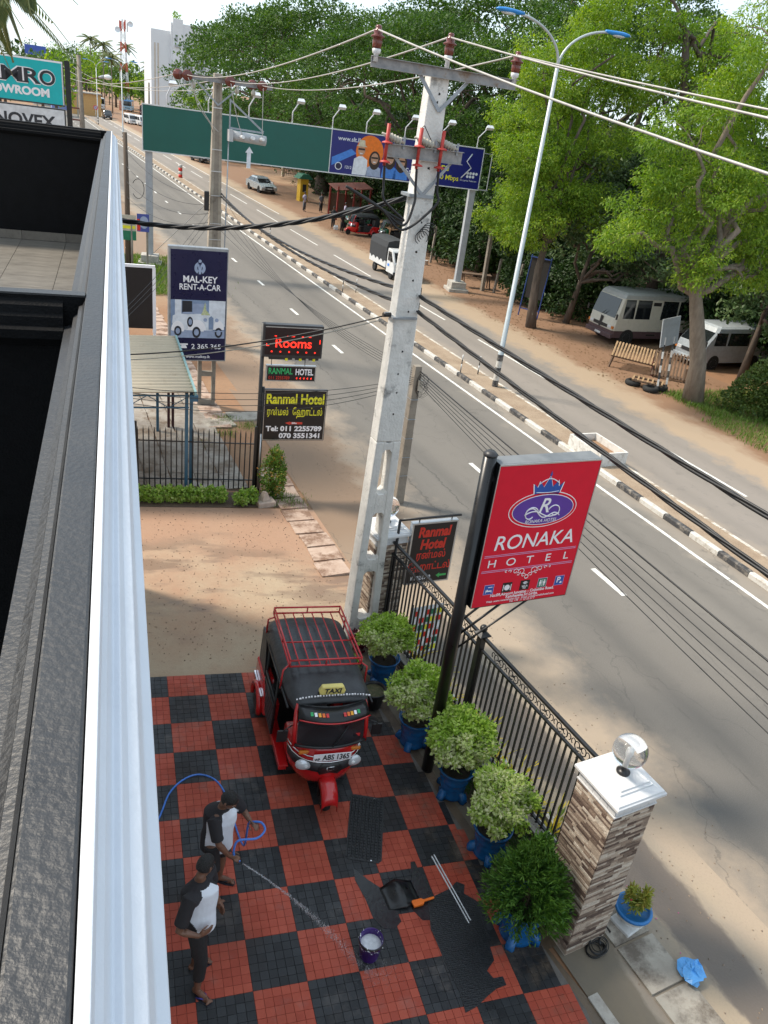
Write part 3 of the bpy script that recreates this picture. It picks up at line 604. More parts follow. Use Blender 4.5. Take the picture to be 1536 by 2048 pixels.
shrub_pot(3.98, -4.05, .98, .98, .8, 'cream-flecked variegated shrub in a blue pot next to the dark conifer', (-.4, -.2, .8))
# conifer
t = empty('potted_conifer', (3.86, -5.22, gz(3.86, -5.22)+.012), .3, 'bushy dark green conifer in a blue footed pot by the stone pillar', 'potted plant')
pot = obj_of(pb_, 'pot', t, scale=(1.1, 1.1, 1.1))
for k in range(4): obj_of(pf_, 'pot_foot', pot, (0, 0, 0), (0, 0, k*math.pi/2+.5))
obj_of(ps_, 'soil', pot)
M_con = leaf_mat('conifer_spray', (.022, .065, .010), (.05, .13, .016), (.12, .235, .028), .6, .2)
parts = []
n = 560; a = rng.random(n)*6.283; h = rng.random(n)**.8; rad = .50*np.sin(np.clip(.25+h*.95, 0, 1)**.75*np.pi*.98)**.8+.03
for i in range(n):
    base = np.array([.25*rad[i]*math.cos(a[i]), .25*rad[i]*math.sin(a[i]), .5+h[i]*.95]); tip = np.array([rad[i]*math.cos(a[i])*1.05, rad[i]*math.sin(a[i])*1.05, .46+h[i]*1.18+random.uniform(-.05, .08)])
    m = 34; s_ = rng.random(m)**.7; P = base+(tip-base)*s_[:, None]+rng.normal(0, .022, (m, 3)); D = (tip-base)[None]*1.0+rng.normal(0, .16, (m, 3)); D[:, 2] += .12
    parts.append(leaves(P, D, rng.normal(0, 1, (m, 3)), .075*(.6+.8*rng.random(m)), .016, np.clip(.15+.6*s_+rng.normal(0, .16, m), 0, 1), .1))
foliage('crown', parts, M_con, t); MB().tube([(0, 0, .43), (.02, 0, .8), (0, .02, 1.2)], [.035, .025, .01], 8).build('trunk', M_stem, t)
# black nursery pots
M_dead = pm('dry_compost', (.12, .10, .055), .95, bump=.9, bscale=45, col2=(.06, .07, .03), scale=18)
def black_pot(x, y, s, label):
    t = empty('nursery_pot', (x, y, gz(x, y)+.012), 0, label, 'pot'); MB().lathe([(.14*s, 0), (.15*s, .01), (.195*s, .3*s), (.21*s, .31*s), (.21*s, .335*s), (.19*s, .335*s), (.18*s, .28*s)], 24, caps=False).build('pot', M_blkpl, t); MB().lathe([(0, .29*s), (.183*s, .285*s)], 20, caps=False).build('soil', M_dead, t); return t
black_pot(3.22, -1.02, 1.0, 'black plastic nursery pot of dry compost between two blue pots'); q = black_pot(3.02, -.35, .95, 'black plastic pot of weeds behind the three-wheeler by the utility pole')
foliage('weeds', [blob_leaves((0, 0, .36), (.13, .13, .14), 160, .06, .03, (.1, .6), .4, .2)], M_var, q)
# urn outside the fence
ux, uy = 5.37, -5.40; t = empty('flower_urn', (ux, uy, .006), .3, 'white urn with blue rim holding a red-flowered plant outside the pillar', 'flower pot')
M_urn = pm('urn_white', (.68, .68, .67), .5, dirt=(.35, .33, .3), dscale=9, dlo=.55, dhi=.75)
MB().box(-.19, .19, -.15, .15, 0, .07).build('plinth', M_urn, t, bevel=.01); MB().lathe([(.1, .07), (.09, .1), (.15, .14), (.2, .2), (.215, .26)], 24, caps=False).build('bowl', M_urn, t)
MB().lathe([(.216, .26), (.235, .275), (.238, .30), (.225, .315), (.2, .315), (.195, .27), (.0, .27)], 24, caps=False).build('rim', pm('urn_blue', (.02, .16, .42), .4), t)
M_fern = leaf_mat('urn_leaf', (.14, .22, .03), (.30, .33, .06), (.42, .30, .06), .5, .3)
parts = [blob_leaves((0, 0, .45), (.16, .16, .16), 320, .08, .022, (.1, .8), .2, .1)]
for k in range(9):
    an = rng.random()*6.28; parts.append(blob_leaves((.1*math.cos(an), .1*math.sin(an), .5+.12*rng.random()), (.06, .06, .14), 60, .09, .02, (.2, .9), .1, .1))
foliage('foliage', parts, M_fern, t); b = MB()
for k in range(9): an = rng.random()*6.28; b.sphere((.13*math.cos(an), .13*math.sin(an), .45+.12*rng.random()), .014, 6, 5)
b.build('flowers', pm('red_petal', (.45, .02, .05), .6), t)
# dark fern between pots and fence
for k, (a, b_) in enumerate([(1.0, -.12), (1.6, -.12), (2.3, -.1), (3.9, -.1)]):
    x, y = fr(a, b_); f = foliage('ground_fern', [blob_leaves((0, 0, .3), (.24, .24, .28), 420, .08, .014, (.0, .45), .2, .1)], M_con); f.location = (x, y, gz(x, y)); tag(f, 'low dark feathery fern between the blue pots and the wall', 'plant', 'dark ferns along the low wall')
x, y = fr(5.75, -.2); f = foliage('maroon_plant', [blob_leaves((0, 0, .35), (.2, .2, .3), 260, .08, .04, (.1, .9), .4, .2)], leaf_mat('maroon_leaf', (.05, .006, .014), (.1, .01, .025), (.16, .02, .04))); f.location = (x, y, gz(x, y)); tag(f, 'dark maroon leafy plant at the foot of the pillar behind the utility pole', 'plant')
# ================================================================== HOTEL SIGN ON ITS POLE
M_signred = pm('sign_red', (.64, .016, .036), .6, var=.03, spec=.15); M_signwhite = pm('sign_white', (.82, .80, .82), .4, var=.02); M_purple = pm('sign_purple', (.10, .035, .30), .35, var=.03); M_signblue = pm('sign_blue', (.012, .08, .36), .35, var=.03)
M_icong = pm('icon_green', (.01, .16, .08), .4); M_blackgloss = pm('black_gloss', (.008, .008, .009), .3); M_lilac = pm('sign_lilac', (.5, .36, .6), .4, var=.02); M_frame = pm('sign_frame_dark', (.03, .03, .033), .4); M_alu = pm('aluminium', (.55, .56, .57), .35, metal=.85, var=.05)
M_galv = pm('galvanised', (.30, .33, .36), .5, metal=.4, var=.12, scale=8); M_silver = pm('silver_box_top', (.16, .17, .18), .45)
def swirl(parent, pts, r, mat, y, name='ornament'):
    b = MB(); P = [(p[0], y, p[1]) for p in pts]; b.tube(P, r, 5); o = b.build(name, mat, parent); return o
def spiral(cx, cz, r0, r1, a0, a1, n=22): return [(cx+(r0+(r1-r0)*i/(n-1))*math.cos(a0+(a1-a0)*i/(n-1)), cz+(r0+(r1-r0)*i/(n-1))*math.sin(a0+(a1-a0)*i/(n-1))) for i in range(n)]
rs = empty('hotel_sign', (3.79, -2.48, gz(3.79, -2.48)), RZ, 'red RONAKA HOTEL lightbox sign on a thick black pole', 'sign')
MB().lathe([(.085, -.05), (.085, 5.2)], 20, (-.12, 0, 0)).build('pole', M_blackgloss, rs)
MB().lathe([(.09, 5.2), (.092, 5.22), (.05, 5.26)], 14, (-.12, 0, 0)).build('pole_cap', M_frame, rs)
MB().box(-.045, 1.495, -.14, .11, 3.02, 5.125).build('box', M_blackgloss, rs, bevel=.008)
MB().box(-.04, 1.49, -.135, .105, 5.126, 5.132).build('box_top', M_silver, rs)
MB().box(-.045, 1.495, -.152, -.14, 5.11, 5.13).build('trim', M_alu, rs); MB().box(1.486, 1.50, -.15, -.14, 3.03, 5.11).build('trim', M_alu, rs); MB().box(-.05, -.04, -.15, -.14, 3.03, 5.11).build('trim', M_alu, rs)
for z in (3.3, 4.9): MB().box(-.09, -.04, -.06, .06, z-.03, z+.03).build('bracket', M_frame, rs)
MB().cyl((-.06, 0, 2.5), (.65, 0, 3.02), .018).build('brace', M_iron, rs); MB().cyl((-.06, .03, 2.7), (.35, .03, 3.02), .018).build('brace', M_iron, rs); MB().cyl((-.06, -.03, 2.3), (1.05, -.03, 3.02), .015).build('brace', M_iron, rs)
fX, fZ, fY = .08, 5.05, -.141
fp = lambda x, z: (fX+x, fZ+z)
face = plate(rs, 'sign_face', rect(fX-.025, fX+1.56, 2.955, fZ), M_signred, fY, .004); fY -= .004; face.scale = (.962, 1, .988); face.location = (-.093, 0, .12)
ell = lambda rx, rz_, c=(.79, -.66): [fp(*q) for q in disc(rx, 48, c, rz_)]
plate(face, 'emblem_ring', ell(.545, .262), M_signwhite, fY); plate(face, 'emblem_ring', ell(.533, .250), M_signred, fY-.002); plate(face, 'emblem_ring', ell(.492, .222), M_signwhite, fY-.004); plate(face, 'emblem', ell(.482, .212), M_purple, fY-.006)
ye = fY-.010
text('R', .30, M_signwhite, face, (*fp(.70, -.70)[:1], ye, fp(0, -.70)[1]), bold=.01, shear=.25, xs=1.0)
for pts in ([(.50+.62*t*.9, -.72+.045*math.sin(t*6.28)) for t in np.linspace(0, 1, 24)], spiral(.60, -.72, .12, .05, .4, 5.6), spiral(.98, -.70, .11, .04, 2.8, -2.6), [(.52+.55*t, -.66-.12*t+.05*math.sin(t*9)) for t in np.linspace(0, 1, 20)]):
    swirl(face, [fp(x, z*1.0-.0) for x, z in pts], .009, M_signwhite, ye)
text('RONAKA HOTEL', .068, M_signwhite, face, (fp(.79, 0)[0], ye, fp(0, -.845)[1]), align='CENTER', shear=.2)
# crown
cr_out = [(.56, -.28), (.60, -.455), (.98, -.455), (1.02, -.28), (.955, -.335), (.93, -.25), (.86, -.335), (.79, -.18), (.72, -.335), (.65, -.25), (.625, -.335)]
plate(face, 'crown_outline', [fp(.79+(x-.79)*1.08, -.345+(z+.345)*1.1) for x, z in cr_out], M_signwhite, fY); plate(face, 'crown', [fp(x, z) for x, z in cr_out], M_signblue, fY-.002)
swirl(face, [fp(.625+.33*t, -.29+.075*math.sin(t*math.pi)) for t in np.linspace(0, 1, 14)], .007, M_signwhite, fY-.004)
swirl(face, [fp(.61+.36*t, -.40-.012*math.sin(t*math.pi)) for t in np.linspace(0, 1, 12)], .005, M_signwhite, fY-.005)
plate(face, 'crown_flame', [fp(.79, -.195), fp(.773, -.16), fp(.79, -.105), fp(.807, -.155)], M_signblue, fY-.003)
text('RONAKA', .305, M_signwhite, face, (fp(.775, 0)[0], fY-.003, fp(0, -1.215)[1]), align='CENTER', shear=.12, xs=1.02, bold=.004)
for z in (-1.29, -1.525):
    for k, mt in ((0, M_lilac), (.022, M_lilac)): plate(face, 'rule', rect(fX+.02, fX+1.52, fZ+z-k-.007, fZ+z-k), mt, fY)
for i, ch in enumerate('HOTEL'): text(ch, .165, M_signwhite, face, (fp(.16+.305*i, 0)[0], fY-.003, fp(0, -1.475)[1]), align='CENTER', xs=1.25)
for s in (-1, 1):
    for cx, cz, r, a0, a1 in ((.10, -1.60, .06, 0, 6.5), (.20, -1.585, .045, 3, -3.4), (.29, -1.575, .028, 0, 5), (.06, -1.66, .035, 3, -2.5), (.15, -1.635, .03, .5, 6), (.36, -1.57, .02, 2, -3)):
        swirl(face, [fp(.78+s*q[0], q[1]) for q in spiral(cx, cz, r, r*.3, a0, a1)], .005, M_signwhite, fY-.002)
swirl(face, [fp(.78+.03*math.cos(a), -1.69+.03*math.sin(a)) for a in np.linspace(0, 6.3, 14)], .006, M_signwhite, fY-.002)
for i, (bgm, sy) in enumerate([(M_signblue, 'bed'), (M_blackgloss, 'plate'), (M_blackgloss, 'wifi'), (M_icong, 'wc'), (M_signblue, 'P')]):
    cx, cz = .20+.295*i, -1.83; h = .078
    plate(face, 'icon_border', rect(fX+cx-h, fX+cx+h, fZ+cz-h, fZ+cz+h), M_lilac if bgm is not M_blackgloss else M_blackgloss, fY); ic = plate(face, 'icon', rect(fX+cx-h+.007, fX+cx+h-.007, fZ+cz-h+.007, fZ+cz+h-.007), bgm, fY-.002); yi = fY-.0045
    R2 = lambda x0, x1, z0, z1: plate(face, 'icon_mark', rect(fX+cx+x0, fX+cx+x1, fZ+cz+z0, fZ+cz+z1), M_signwhite, yi)
    if sy == 'bed': R2(-.05, .05, -.03, -.01); R2(-.05, -.042, -.05, .0); R2(.042, .05, -.05, -.01); R2(-.02, .05, .035, .045); R2(-.035, -.015, -.01, .005)
    if sy == 'plate': plate(face, 'icon_mark', [fp(cx+x, cz+z) for x, z in disc(.045, 20)], M_signwhite, yi); R2(-.067, -.056, -.05, .05); R2(.056, .067, -.05, .05)
    if sy == 'wifi':
        for r in (.02, .035, .05): swirl(face, [fp(cx+r*math.cos(a), cz+.005+r*math.sin(a)) for a in np.linspace(.7, 2.44, 10)], .005, M_signwhite, yi)
        text('Wi-Fi', .042, M_signwhite, face, (fp(cx, 0)[0], yi, fp(0, cz-.03)[1]), align='CENTER', bold=.02); text('FREE', .026, M_signwhite, face, (fp(cx, 0)[0], yi, fp(0, cz-.056)[1]), align='CENTER', bold=.02)
    if sy == 'wc':
        R2(-.003, .003, -.055, .055)
        for s in (-1, 1): plate(face, 'icon_mark', [fp(cx+s*.033+x, cz+.04+z) for x, z in disc(.012, 12)], M_signwhite, yi); R2(s*.033-.019, s*.033+.019, -.012, .025); R2(s*.033-.012, s*.033-.002, -.05, -.012); R2(s*.033+.002, s*.033+.012, -.05, -.012)
    if sy == 'P': text('P', .13, M_signwhite, face, (fp(cx-.05, 0)[0], yi, fp(0, cz-.03)[1]), bold=.02); R2(.01, .05, -.045, -.028); R2(.018, .042, -.028, -.015)
for s_, z, sz, bo, sh in (('No:09,Airport Junction - Colombo Road,', -1.965, .066, .02, 0), ('Katunayake.Sri Lanka.', -2.03, .066, .02, .1), ('Web: www.ronakahotel.com  Email: info@ronakahotel.com', -2.075, .052, 0, .2), ('Tel: +94  11 22 52 27 7', -2.087-.03, .05, 0, .1)):
    pass
text('No:09,Airport Junction - Colombo Road,', .064, M_signwhite, face, (fp(.78, 0)[0], fY-.002, fp(0, -1.955)[1]), align='CENTER', bold=.018)
text('Katunayake.Sri Lanka.', .062, M_signwhite, face, (fp(.78, 0)[0], fY-.002, fp(0, -2.005)[1]), align='CENTER', bold=.018, shear=.1)
text('Web: www.ronakahotel.com  Email: info@ronakahotel.com', .047, M_signwhite, face, (fp(.77, 0)[0], fY-.002, fp(0, -2.047)[1]), align='CENTER', shear=.2)
text('Tel: +94  11 22 52 27 7', .045, M_signwhite, face, (fp(.80, 0)[0], fY-.002, fp(0, -2.083)[1]), align='CENTER', shear=.1)
# ================================================================== HANGING SIGN BY THE FAR PILLAR
M_textred = pm('text_red', (.62, .03, .015), .5); M_textyel = pm('text_yellow', (.72, .68, .03), .5); M_textgrn = pm('text_green', (.06, .40, .10), .5); M_board = pm('board_black', (.012, .009, .010), .4)
hs_ = empty('hanging_sign', (3.9, .64, gz(3.9, .64)), RZ, 'black hanging Ranmal Hotel sign with red lettering on a bracket by the pillar', 'sign')
MB().tube([(0, 0, .3), (0, 0, 2.6)], .025, 8).build('post', M_iron, hs_); MB().tube([(0, 0, 2.6), (1.2, 0, 2.6)], .022, 8).build('arm', M_iron, hs_)
for x in (.38, 1.02): MB().box(x-.008, x+.008, -.008, .008, 2.53, 2.6).build('hanger', M_iron, hs_)
MB().box(.24, 1.14, -.05, .05, 1.27, 2.53).build('frame', M_alu, hs_); bd = plate(hs_, 'board', rect(.27, 1.11, 1.30, 2.50), M_board, -.051)
text('Ranmal', .27, M_textred, bd, (.69, -.055, 2.25), align='CENTER', bold=.04, xs=.80, shear=.1); text('Hotel', .27, M_textred, bd, (.69, -.055, 2.0), align='CENTER', bold=.04, xs=.8, shear=.1)
text('\u0bb0\u0ba9\u0bcd\u0bae\u0bb2\u0bcd', .2, M_textred, bd, (.69, -.055, 1.80), align='CENTER', bold=.015, xs=.8); text('\u0bc7\u0bb9\u0bbe\u0b9f\u0bcd\u0b9f\u0bb2\u0bcd', .2, M_textred, bd, (.69, -.055, 1.56), align='CENTER', bold=.015, xs=.8)
text('011 2255789', .11, M_signwhite, bd, (.33, -.055, 1.36), bold=.03, xs=.72); plate(bd, 'arrow', [(.86, 1.41), (.93, 1.46), (.93, 1.43), (1.07, 1.43), (1.07, 1.39), (.93, 1.39), (.93, 1.36)], M_textgrn, -.053)
# menu banner tied low behind the fence
x, y = fr(5.35, .52); mb = empty('menu_banner', (x, y, gz(x, y)), RZ+.05, 'white printed banner with red and green panels tied behind the fence', 'banner')
MB().box(0, .62, -.006, .006, .12, 1.15).build('sheet', pm('banner_white', (.6, .62, .64), .6), mb)
for i in range(5):
    for j in range(6): plate(mb, 'print_panel', rect(.03+.115*i, .03+.115*i+.10, .16+.16*j, .16+.16*j+.11), (M_textred, M_icong, M_signwhite, M_textyel, M_textred)[(i*2+j*3) % 5], -.007)
for s in (0, .62): MB().cyl((s, .02, -.05), (s, .02, 1.2), .012).build('stake', M_iron, mb)
# ================================================================== TALL CONCRETE UTILITY POLE
M_pole = pm('pole_concrete', (.60, .585, .55), .85, scale=5, col2=(.72, .70, .66), bump=.55, bscale=28, dirt=(.24, .235, .225), dscale=3.2, dlo=.57, dhi=.7)
M_porc = pm('brown_porcelain', (.13, .028, .018), .2, spec=.6); M_steel = pm('weathered_steel', (.22, .22, .225), .55, metal=.5, col2=(.36, .35, .34), scale=10, dirt=(.2, .13, .08), dscale=5, dlo=.55, dhi=.7); M_whitecer = pm('white_ceramic', (.7, .7, .7), .3); M_beige = pm('polymer_beige', (.40, .37, .31), .5); M_redpl = pm('red_polymer', (.42, .035, .025), .5); M_cable = pm('black_cable', (.01, .01, .011), .5); M_alucable = pm('bare_aluminium_wire', (.42, .40, .37), .5, metal=.3); M_hole = pm('bolt_hole', (.02, .018, .017), .9)
up = empty('utility_pole', (3.40, .63, gz(3.4, .63)), RZ, 'tall white concrete utility pole with ladder openings and steel crossarms', 'utility pole')
zT = 9.28; wf = lambda z: .56+(.27-.56)*z/zT; df = lambda z: .33+(.20-.33)*z/zT; xo = lambda z: .0+.08*z/zT
def pole_ring(x0, x1, z): d = df(z)/2; return [(x0, -d, z), (x1, -d, z), (x1, d, z), (x0, d, z)]
shaft = MB()
def seg(x0f, x1f, za, zb): shaft.loft([pole_ring(xo(z)+x0f(z), xo(z)+x1f(z), z) for z in (za, zb)], smooth=False)
zl = 4.08
seg(lambda z: -wf(z)/2, lambda z: wf(z)/2, zl, zT)
seg(lambda z: -wf(z)/2, lambda z: -wf(z)/2+.14, -.3, zl); seg(lambda z: wf(z)/2-.14, lambda z: wf(z)/2, -.3, zl)
sh = shaft.build('shaft', M_pole, up, bevel=.02)
def xbar(za, zb, k=.06):
    b = MB(); a0 = lambda z: xo(z)-wf(z)/2+.135; a1 = lambda z: xo(z)+wf(z)/2-.135
    d = lambda z: df(z)/2-.004
    P = [(a0(za-k), za-k), (a1(za-k), za-k), (a1(za), za-k)]
    prof = [(a0(za), za-k), (a0(za)+.05, za), (a1(za)-.05, za), (a1(za), za-k), (a1(zb), zb+k), (a1(zb)-.05, zb), (a0(zb)+.05, zb), (a0(zb), zb+k)]
    b.prism(prof, -d(zb), d(zb)); b.build('crossbar', M_pole, up, bevel=.008)
for za, zb in ((.45, .68), (1.66, 1.90), (2.80, 3.14), (3.94, 4.06)): xbar(za, zb)
ho = MB()
for z in (4.55, 4.9, 5.2, 5.55, 6.15, 6.6, 7.0, 7.4, 7.75, 8.1, 8.9, 9.0): ho.T = None; d = df(z)/2; ho.cyl((xo(z)+random.uniform(-.02, .03), -d-.003, z), (xo(z)+random.uniform(-.02, .03), -d+.01, z), .016, n=8)
ho.build('bolt_holes', M_hole, up)
lx_ = lambda wx: (wx-3.40)/math.cos(RZ)           # world x on the arm line -> local x
def channel(x0, x1, z, h, y, name='crossarm'):
    b = MB(); b.box(x0, x1, y-.008, y, z-h/2, z+h/2); b.box(x0, x1, y-.06, y-.008, z+h/2-.008, z+h/2); b.box(x0, x1, y-.06, y-.008, z-h/2, z-h/2+.008); return b.build(name, M_steel, up)
a1_ = channel(lx_(2.48), lx_(4.60), 9.24, .125, -.12)
def pin_ins(x, z):
    MB().lathe([(.03, -.06), (.03, .02), (.05, .03), (.055, .075), (.05, .08)], 12, (x, -.15, z)).build('insulator_pin', M_whitecer, up)
    MB().lathe([(.05, .08), (.058, .10), (.062, .16), (.055, .19), (.085, .2), (.088, .215), (.05, .235), (.06, .26), (.05, .285), (.035, .29), (.04, .315), (.03, .33)], 14, (x, -.15, z)).build('insulator', M_porc, up)
for wx, z in ((2.53, 9.30), (3.52, 9.36), (4.54, 9.30)): pin_ins(lx_(wx), z)
for a, b_ in (((lx_(3.17), 9.19), (lx_(3.51), 8.80)), ((lx_(3.88), 9.19), (lx_(3.51), 8.80))): MB().bar((a[0], -.115, a[1]), (b_[0], -.125, b_[1]), .045, .008).build('brace', M_galv, up)
a2_ = channel(lx_(2.81), lx_(3.94), 8.27, .16, -.14)
for a in (lx_(2.95), lx_(3.8)): MB().bar((a, -.13, 8.2), (lx_(3.43), -.135, 7.75), .04, .008).build('brace', M_galv, up)
cab_ends = []
for wx in (2.95, 3.42, 3.75):
    x = lx_(wx); ar = MB(); ar.lathe([(.02, 0), (.02, .06)]+[(r, .06+.045*k+dz) for k in range(5) for r, dz in ((.05, 0), (.055, .012), (.035, .022), (.035, .04))]+[(.015, .29), (.015, .34)], 12)
    o = ar.build('surge_arrester', M_beige, up, (x+.10, -.16, 8.37)); o.rotation_euler = (0, R_(-75), 0); MB().bar((x+.1, -.16, 8.3), (x+.1, -.16, 8.45), .03, .01).build('arrester_bracket', M_galv, up)
    tm = MB(); x0, z0 = x-.16, 8.58; tm.cyl((x0, -.2, z0), (x0-.01, -.2, z0-.5), .025, .02); tm.lathe([(.02, 0), (.07, -.02), (.075, -.035), (.02, -.015)], 12, (x0, -.2, z0-.2)); tm.lathe([(.02, 0), (.07, -.02), (.075, -.035), (.02, -.015)], 12, (x0, -.2, z0-.43)); tm.build('cable_termination', M_redpl, up); cab_ends.append((x0, -.2, z0-.5))
    MB().tube([(x0, -.2, z0), (x0+.03, -.2, z0+.03), (x+.02, -.16, 8.44)], .006, 5).build('jumper', M_cable, up)
for k, (e, dx, dz) in enumerate(zip(cab_ends, (.0, .05, .1), (-.75, -1.0, -1.15))):
    pts = [e, (e[0]+.02, -.2, e[2]-.25), (e[0]+(.05 if k == 0 else .02)-.0, -.22, 7.65), (lx_(3.15), -.24, 7.42-.06*k), (lx_(2.8), -.22, 7.55), (lx_(2.3), -.15, 7.78)]
    P = []; A = [Vector(p) for p in pts]
    for i in range(len(A)-1):
        p0, p1, p2, p3 = A[max(i-1, 0)], A[i], A[i+1], A[min(i+2, len(A)-1)]
        for t_ in np.linspace(0, 1, 8, endpoint=False): P.append(.5*((2*p1)+(p2-p0)*t_+(2*p0-5*p1+4*p2-p3)*t_*t_+(3*p1-p0-3*p2+p3)*t_**3))
    P.append(A[-1]); MB().tube(P, .018, 7).build('power_cable', M_cable, up)
MB().box(-.19, .21, -.16, .16, 6.04, 6.07).build('pole_band', M_galv, up); MB().box(-.17, .2, -.14, .14, 7.72, 7.76).build('pole_band', M_galv, up)
for z in (6.44, 6.22): MB().box(.17, .28, -.05, .05, z-.05, z+.05).build('cable_clamp', M_blkpl, up, bevel=.01)
MB().cyl((-.30, -.05, 6.08), (-.18, -.05, 6.08), .035).build('cable_clamp', M_blkpl, up)
cl = MB()
for k in range(5): cl.tube([(.1+.02*k+.1*math.cos(a), -.15-.01*k, 7.2+.03*k+.09*math.sin(a)) for a in np.linspace(-.6, 4.2, 12)], .006, 4)
cl.build('wire_tail', M_cable, up)
# short weathered pole by the kerb of the near lane
M_oldp = pm('old_pole', (.21, .18, .145), .9, scale=6, col2=(.29, .255, .21), bump=.5, bscale=30, dirt=(.12, .1, .08), dscale=3)
sp_ = empty('short_pole', (6.04, 6.29, 0), RZ, 'short brown concrete pole standing behind the tall white utility pole', 'utility pole')
MB().loft([[(-w, -w, z), (w, -w, z), (w, w, z), (-w, w, z)] for w, z in ((.12, -.1), (.085, 3.62))], smooth=False).build('shaft', M_oldp, sp_, bevel=.01)
for z in (.8, 1.3, 1.8, 2.3, 2.8): MB().box(-.115+z*.007, .115-z*.007, -.12, .115, z, z+.012).build('pole_band', M_galv, sp_)
b = MB()
for k in range(12): c0 = Vector((.08+random.uniform(0, .1), -.1, 3.1+random.uniform(-.2, .25))); r_ = random.uniform(.05, .16); b.tube([c0+Vector((r_*math.cos(a), random.uniform(-.02, .02), r_*math.sin(a))) for a in np.linspace(0, 6.2, 14)], .004, 4)
b.build('tangled_wire', M_cable, sp_); MB().box(.02, .12, -.16, -.1, 3.05, 3.3).build('joint_box', M_beige, sp_)
# ================================================================== RANMAL SIGN POST ACROSS THE SIDE ROAD
M_led = pm('led_red', (1.0, .03, .015), .4, emit=.7, var=.05); M_ledoff = pm('led_panel', (.018, .006, .007), .35)
rp = empty('sign_post', (2.48, 6.87, gz(2.48, 6.87)), 0.0, 'black post carrying three stacked Ranmal Hotel boards beside the spiked fence', 'sign')
MB().tube([(0, 0, -.1), (0, 0, 4.2)], .045, 10).build('post', M_iron, rp); MB().tube([(.09, .02, -.1), (.075, .02, 2.7)], .03, 8).build('post', M_iron, rp); MB().tube([(.06, -.05, .1), (.06, -.05, 1.55)], .02, 8).build('pipe', M_alu, rp)
MB().box(-.02, 1.36, -.09, .09, 3.44, 4.19).build('led_case', M_frame, rp, bevel=.01); lp = plate(rp, 'led_panel', rect(.03, 1.32, 3.50, 4.13), M_ledoff, -.091); plate(rp, 'led_trim', rect(.03, 1.32, 4.125, 4.145), M_alu, -.092)
text('Rooms', .30, M_led, lp, (.68, -.095, 3.68), align='CENTER', bold=.012)
for k in range(6): text('\u25cf' if False else 'o', .075, M_led, lp, (.17+.2*k, -.095, 3.56), bold=.03)
for x, w in ((.24, .05), (.52, .18), (.86, .05), (1.02, .06)): plate(lp, 'led_segment', rect(x, x+w, 3.925, 3.945), M_led, -.093)
plate(lp, 'led_segment', rect(.06, .13, 3.70, 3.715), M_led, -.093); plate(lp, 'led_segment', rect(.06, .08, 3.72, 3.76), M_led, -.093); plate(lp, 'led_segment', rect(1.28, 1.3, 3.78, 3.88), M_led, -.093)
b = MB(); b.box(.15, 1.3, -.05, .05, 3.38, 3.44); b.build('tube_tray', M_frame, rp)
for k in range(5): MB().box(.52+.16*k, .58+.16*k, -.055, .0, 3.36, 3.42).build('clip', (M_textyel, M_alu)[k % 2], rp)
for x in (.22, 1.0): MB().cyl((x, 0, 3.24), (x, 0, 3.38), .008, n=6).build('hanger', M_iron, rp)
MB().box(.10, 1.27, -.045, .045, 2.86, 3.24).build('board_frame', M_alu, rp); b2 = plate(rp, 'board', rect(.125, 1.245, 2.885, 3.215), M_board, -.046)
text('RANMAL', .20, pm('led_green', (.04, .42, .14), .4), b2, (.15, -.05, 3.04), bold=.02, fit=.56); text('HOTEL', .20, M_signwhite, b2, (.78, -.05, 3.03), bold=.03, fit=.42); text('011 2255789', .11, M_textred, b2, (.16, -.05, 2.91), xs=.85)
for k in range(5): plate(b2, 'led_segment', [(.80+.085*k, 2.945), (.835+.085*k, 2.975), (.83+.085*k, 2.915)], M_led, -.048)
MB().box(.085, 1.60, -.04, .04, 1.38, 2.66).build('board_frame', M_frame, rp); plate(rp, 'board_edge', rect(.10, 1.585, 1.395, 2.645), M_alu, -.041); b3 = plate(rp, 'board', rect(.112, 1.573, 1.407, 2.633), M_board, -.044)
text('Ranmal Hotel', .34, M_textyel, b3, (.84, -.048, 2.32), align='CENTER', bold=.03, fit=1.38); text('\u0bb0\u0ba9\u0bcd\u0bae\u0bb2\u0bcd', .24, M_textyel, b3, (.17, -.048, 2.03), bold=.012, fit=.50); text('\u0bc7\u0bb9\u0bbe\u0b9f\u0bcd\u0b9f\u0bb2\u0bcd', .24, M_textyel, b3, (.78, -.048, 2.03), bold=.012, fit=.72)
ar = plate(b3, 'arrow', [(.62, 1.83), (.74, 1.87), (.74, 1.855), (1.04, 1.855), (1.04, 1.80), (.74, 1.80), (.74, 1.785)], pm('arrow_red', (.6, .05, .03), .5), -.046); text('200m', .055, M_signwhite, b3, (.78, -.051, 1.812), bold=.04)
text('Tel: 011 2255789', .17, M_signwhite, b3, (.85, -.048, 1.63), align='CENTER', bold=.04, fit=1.36); text('070 3551341', .17, M_signwhite, b3, (1.52, -.048, 1.45), align='RIGHT', bold=.04, fit=1.0)
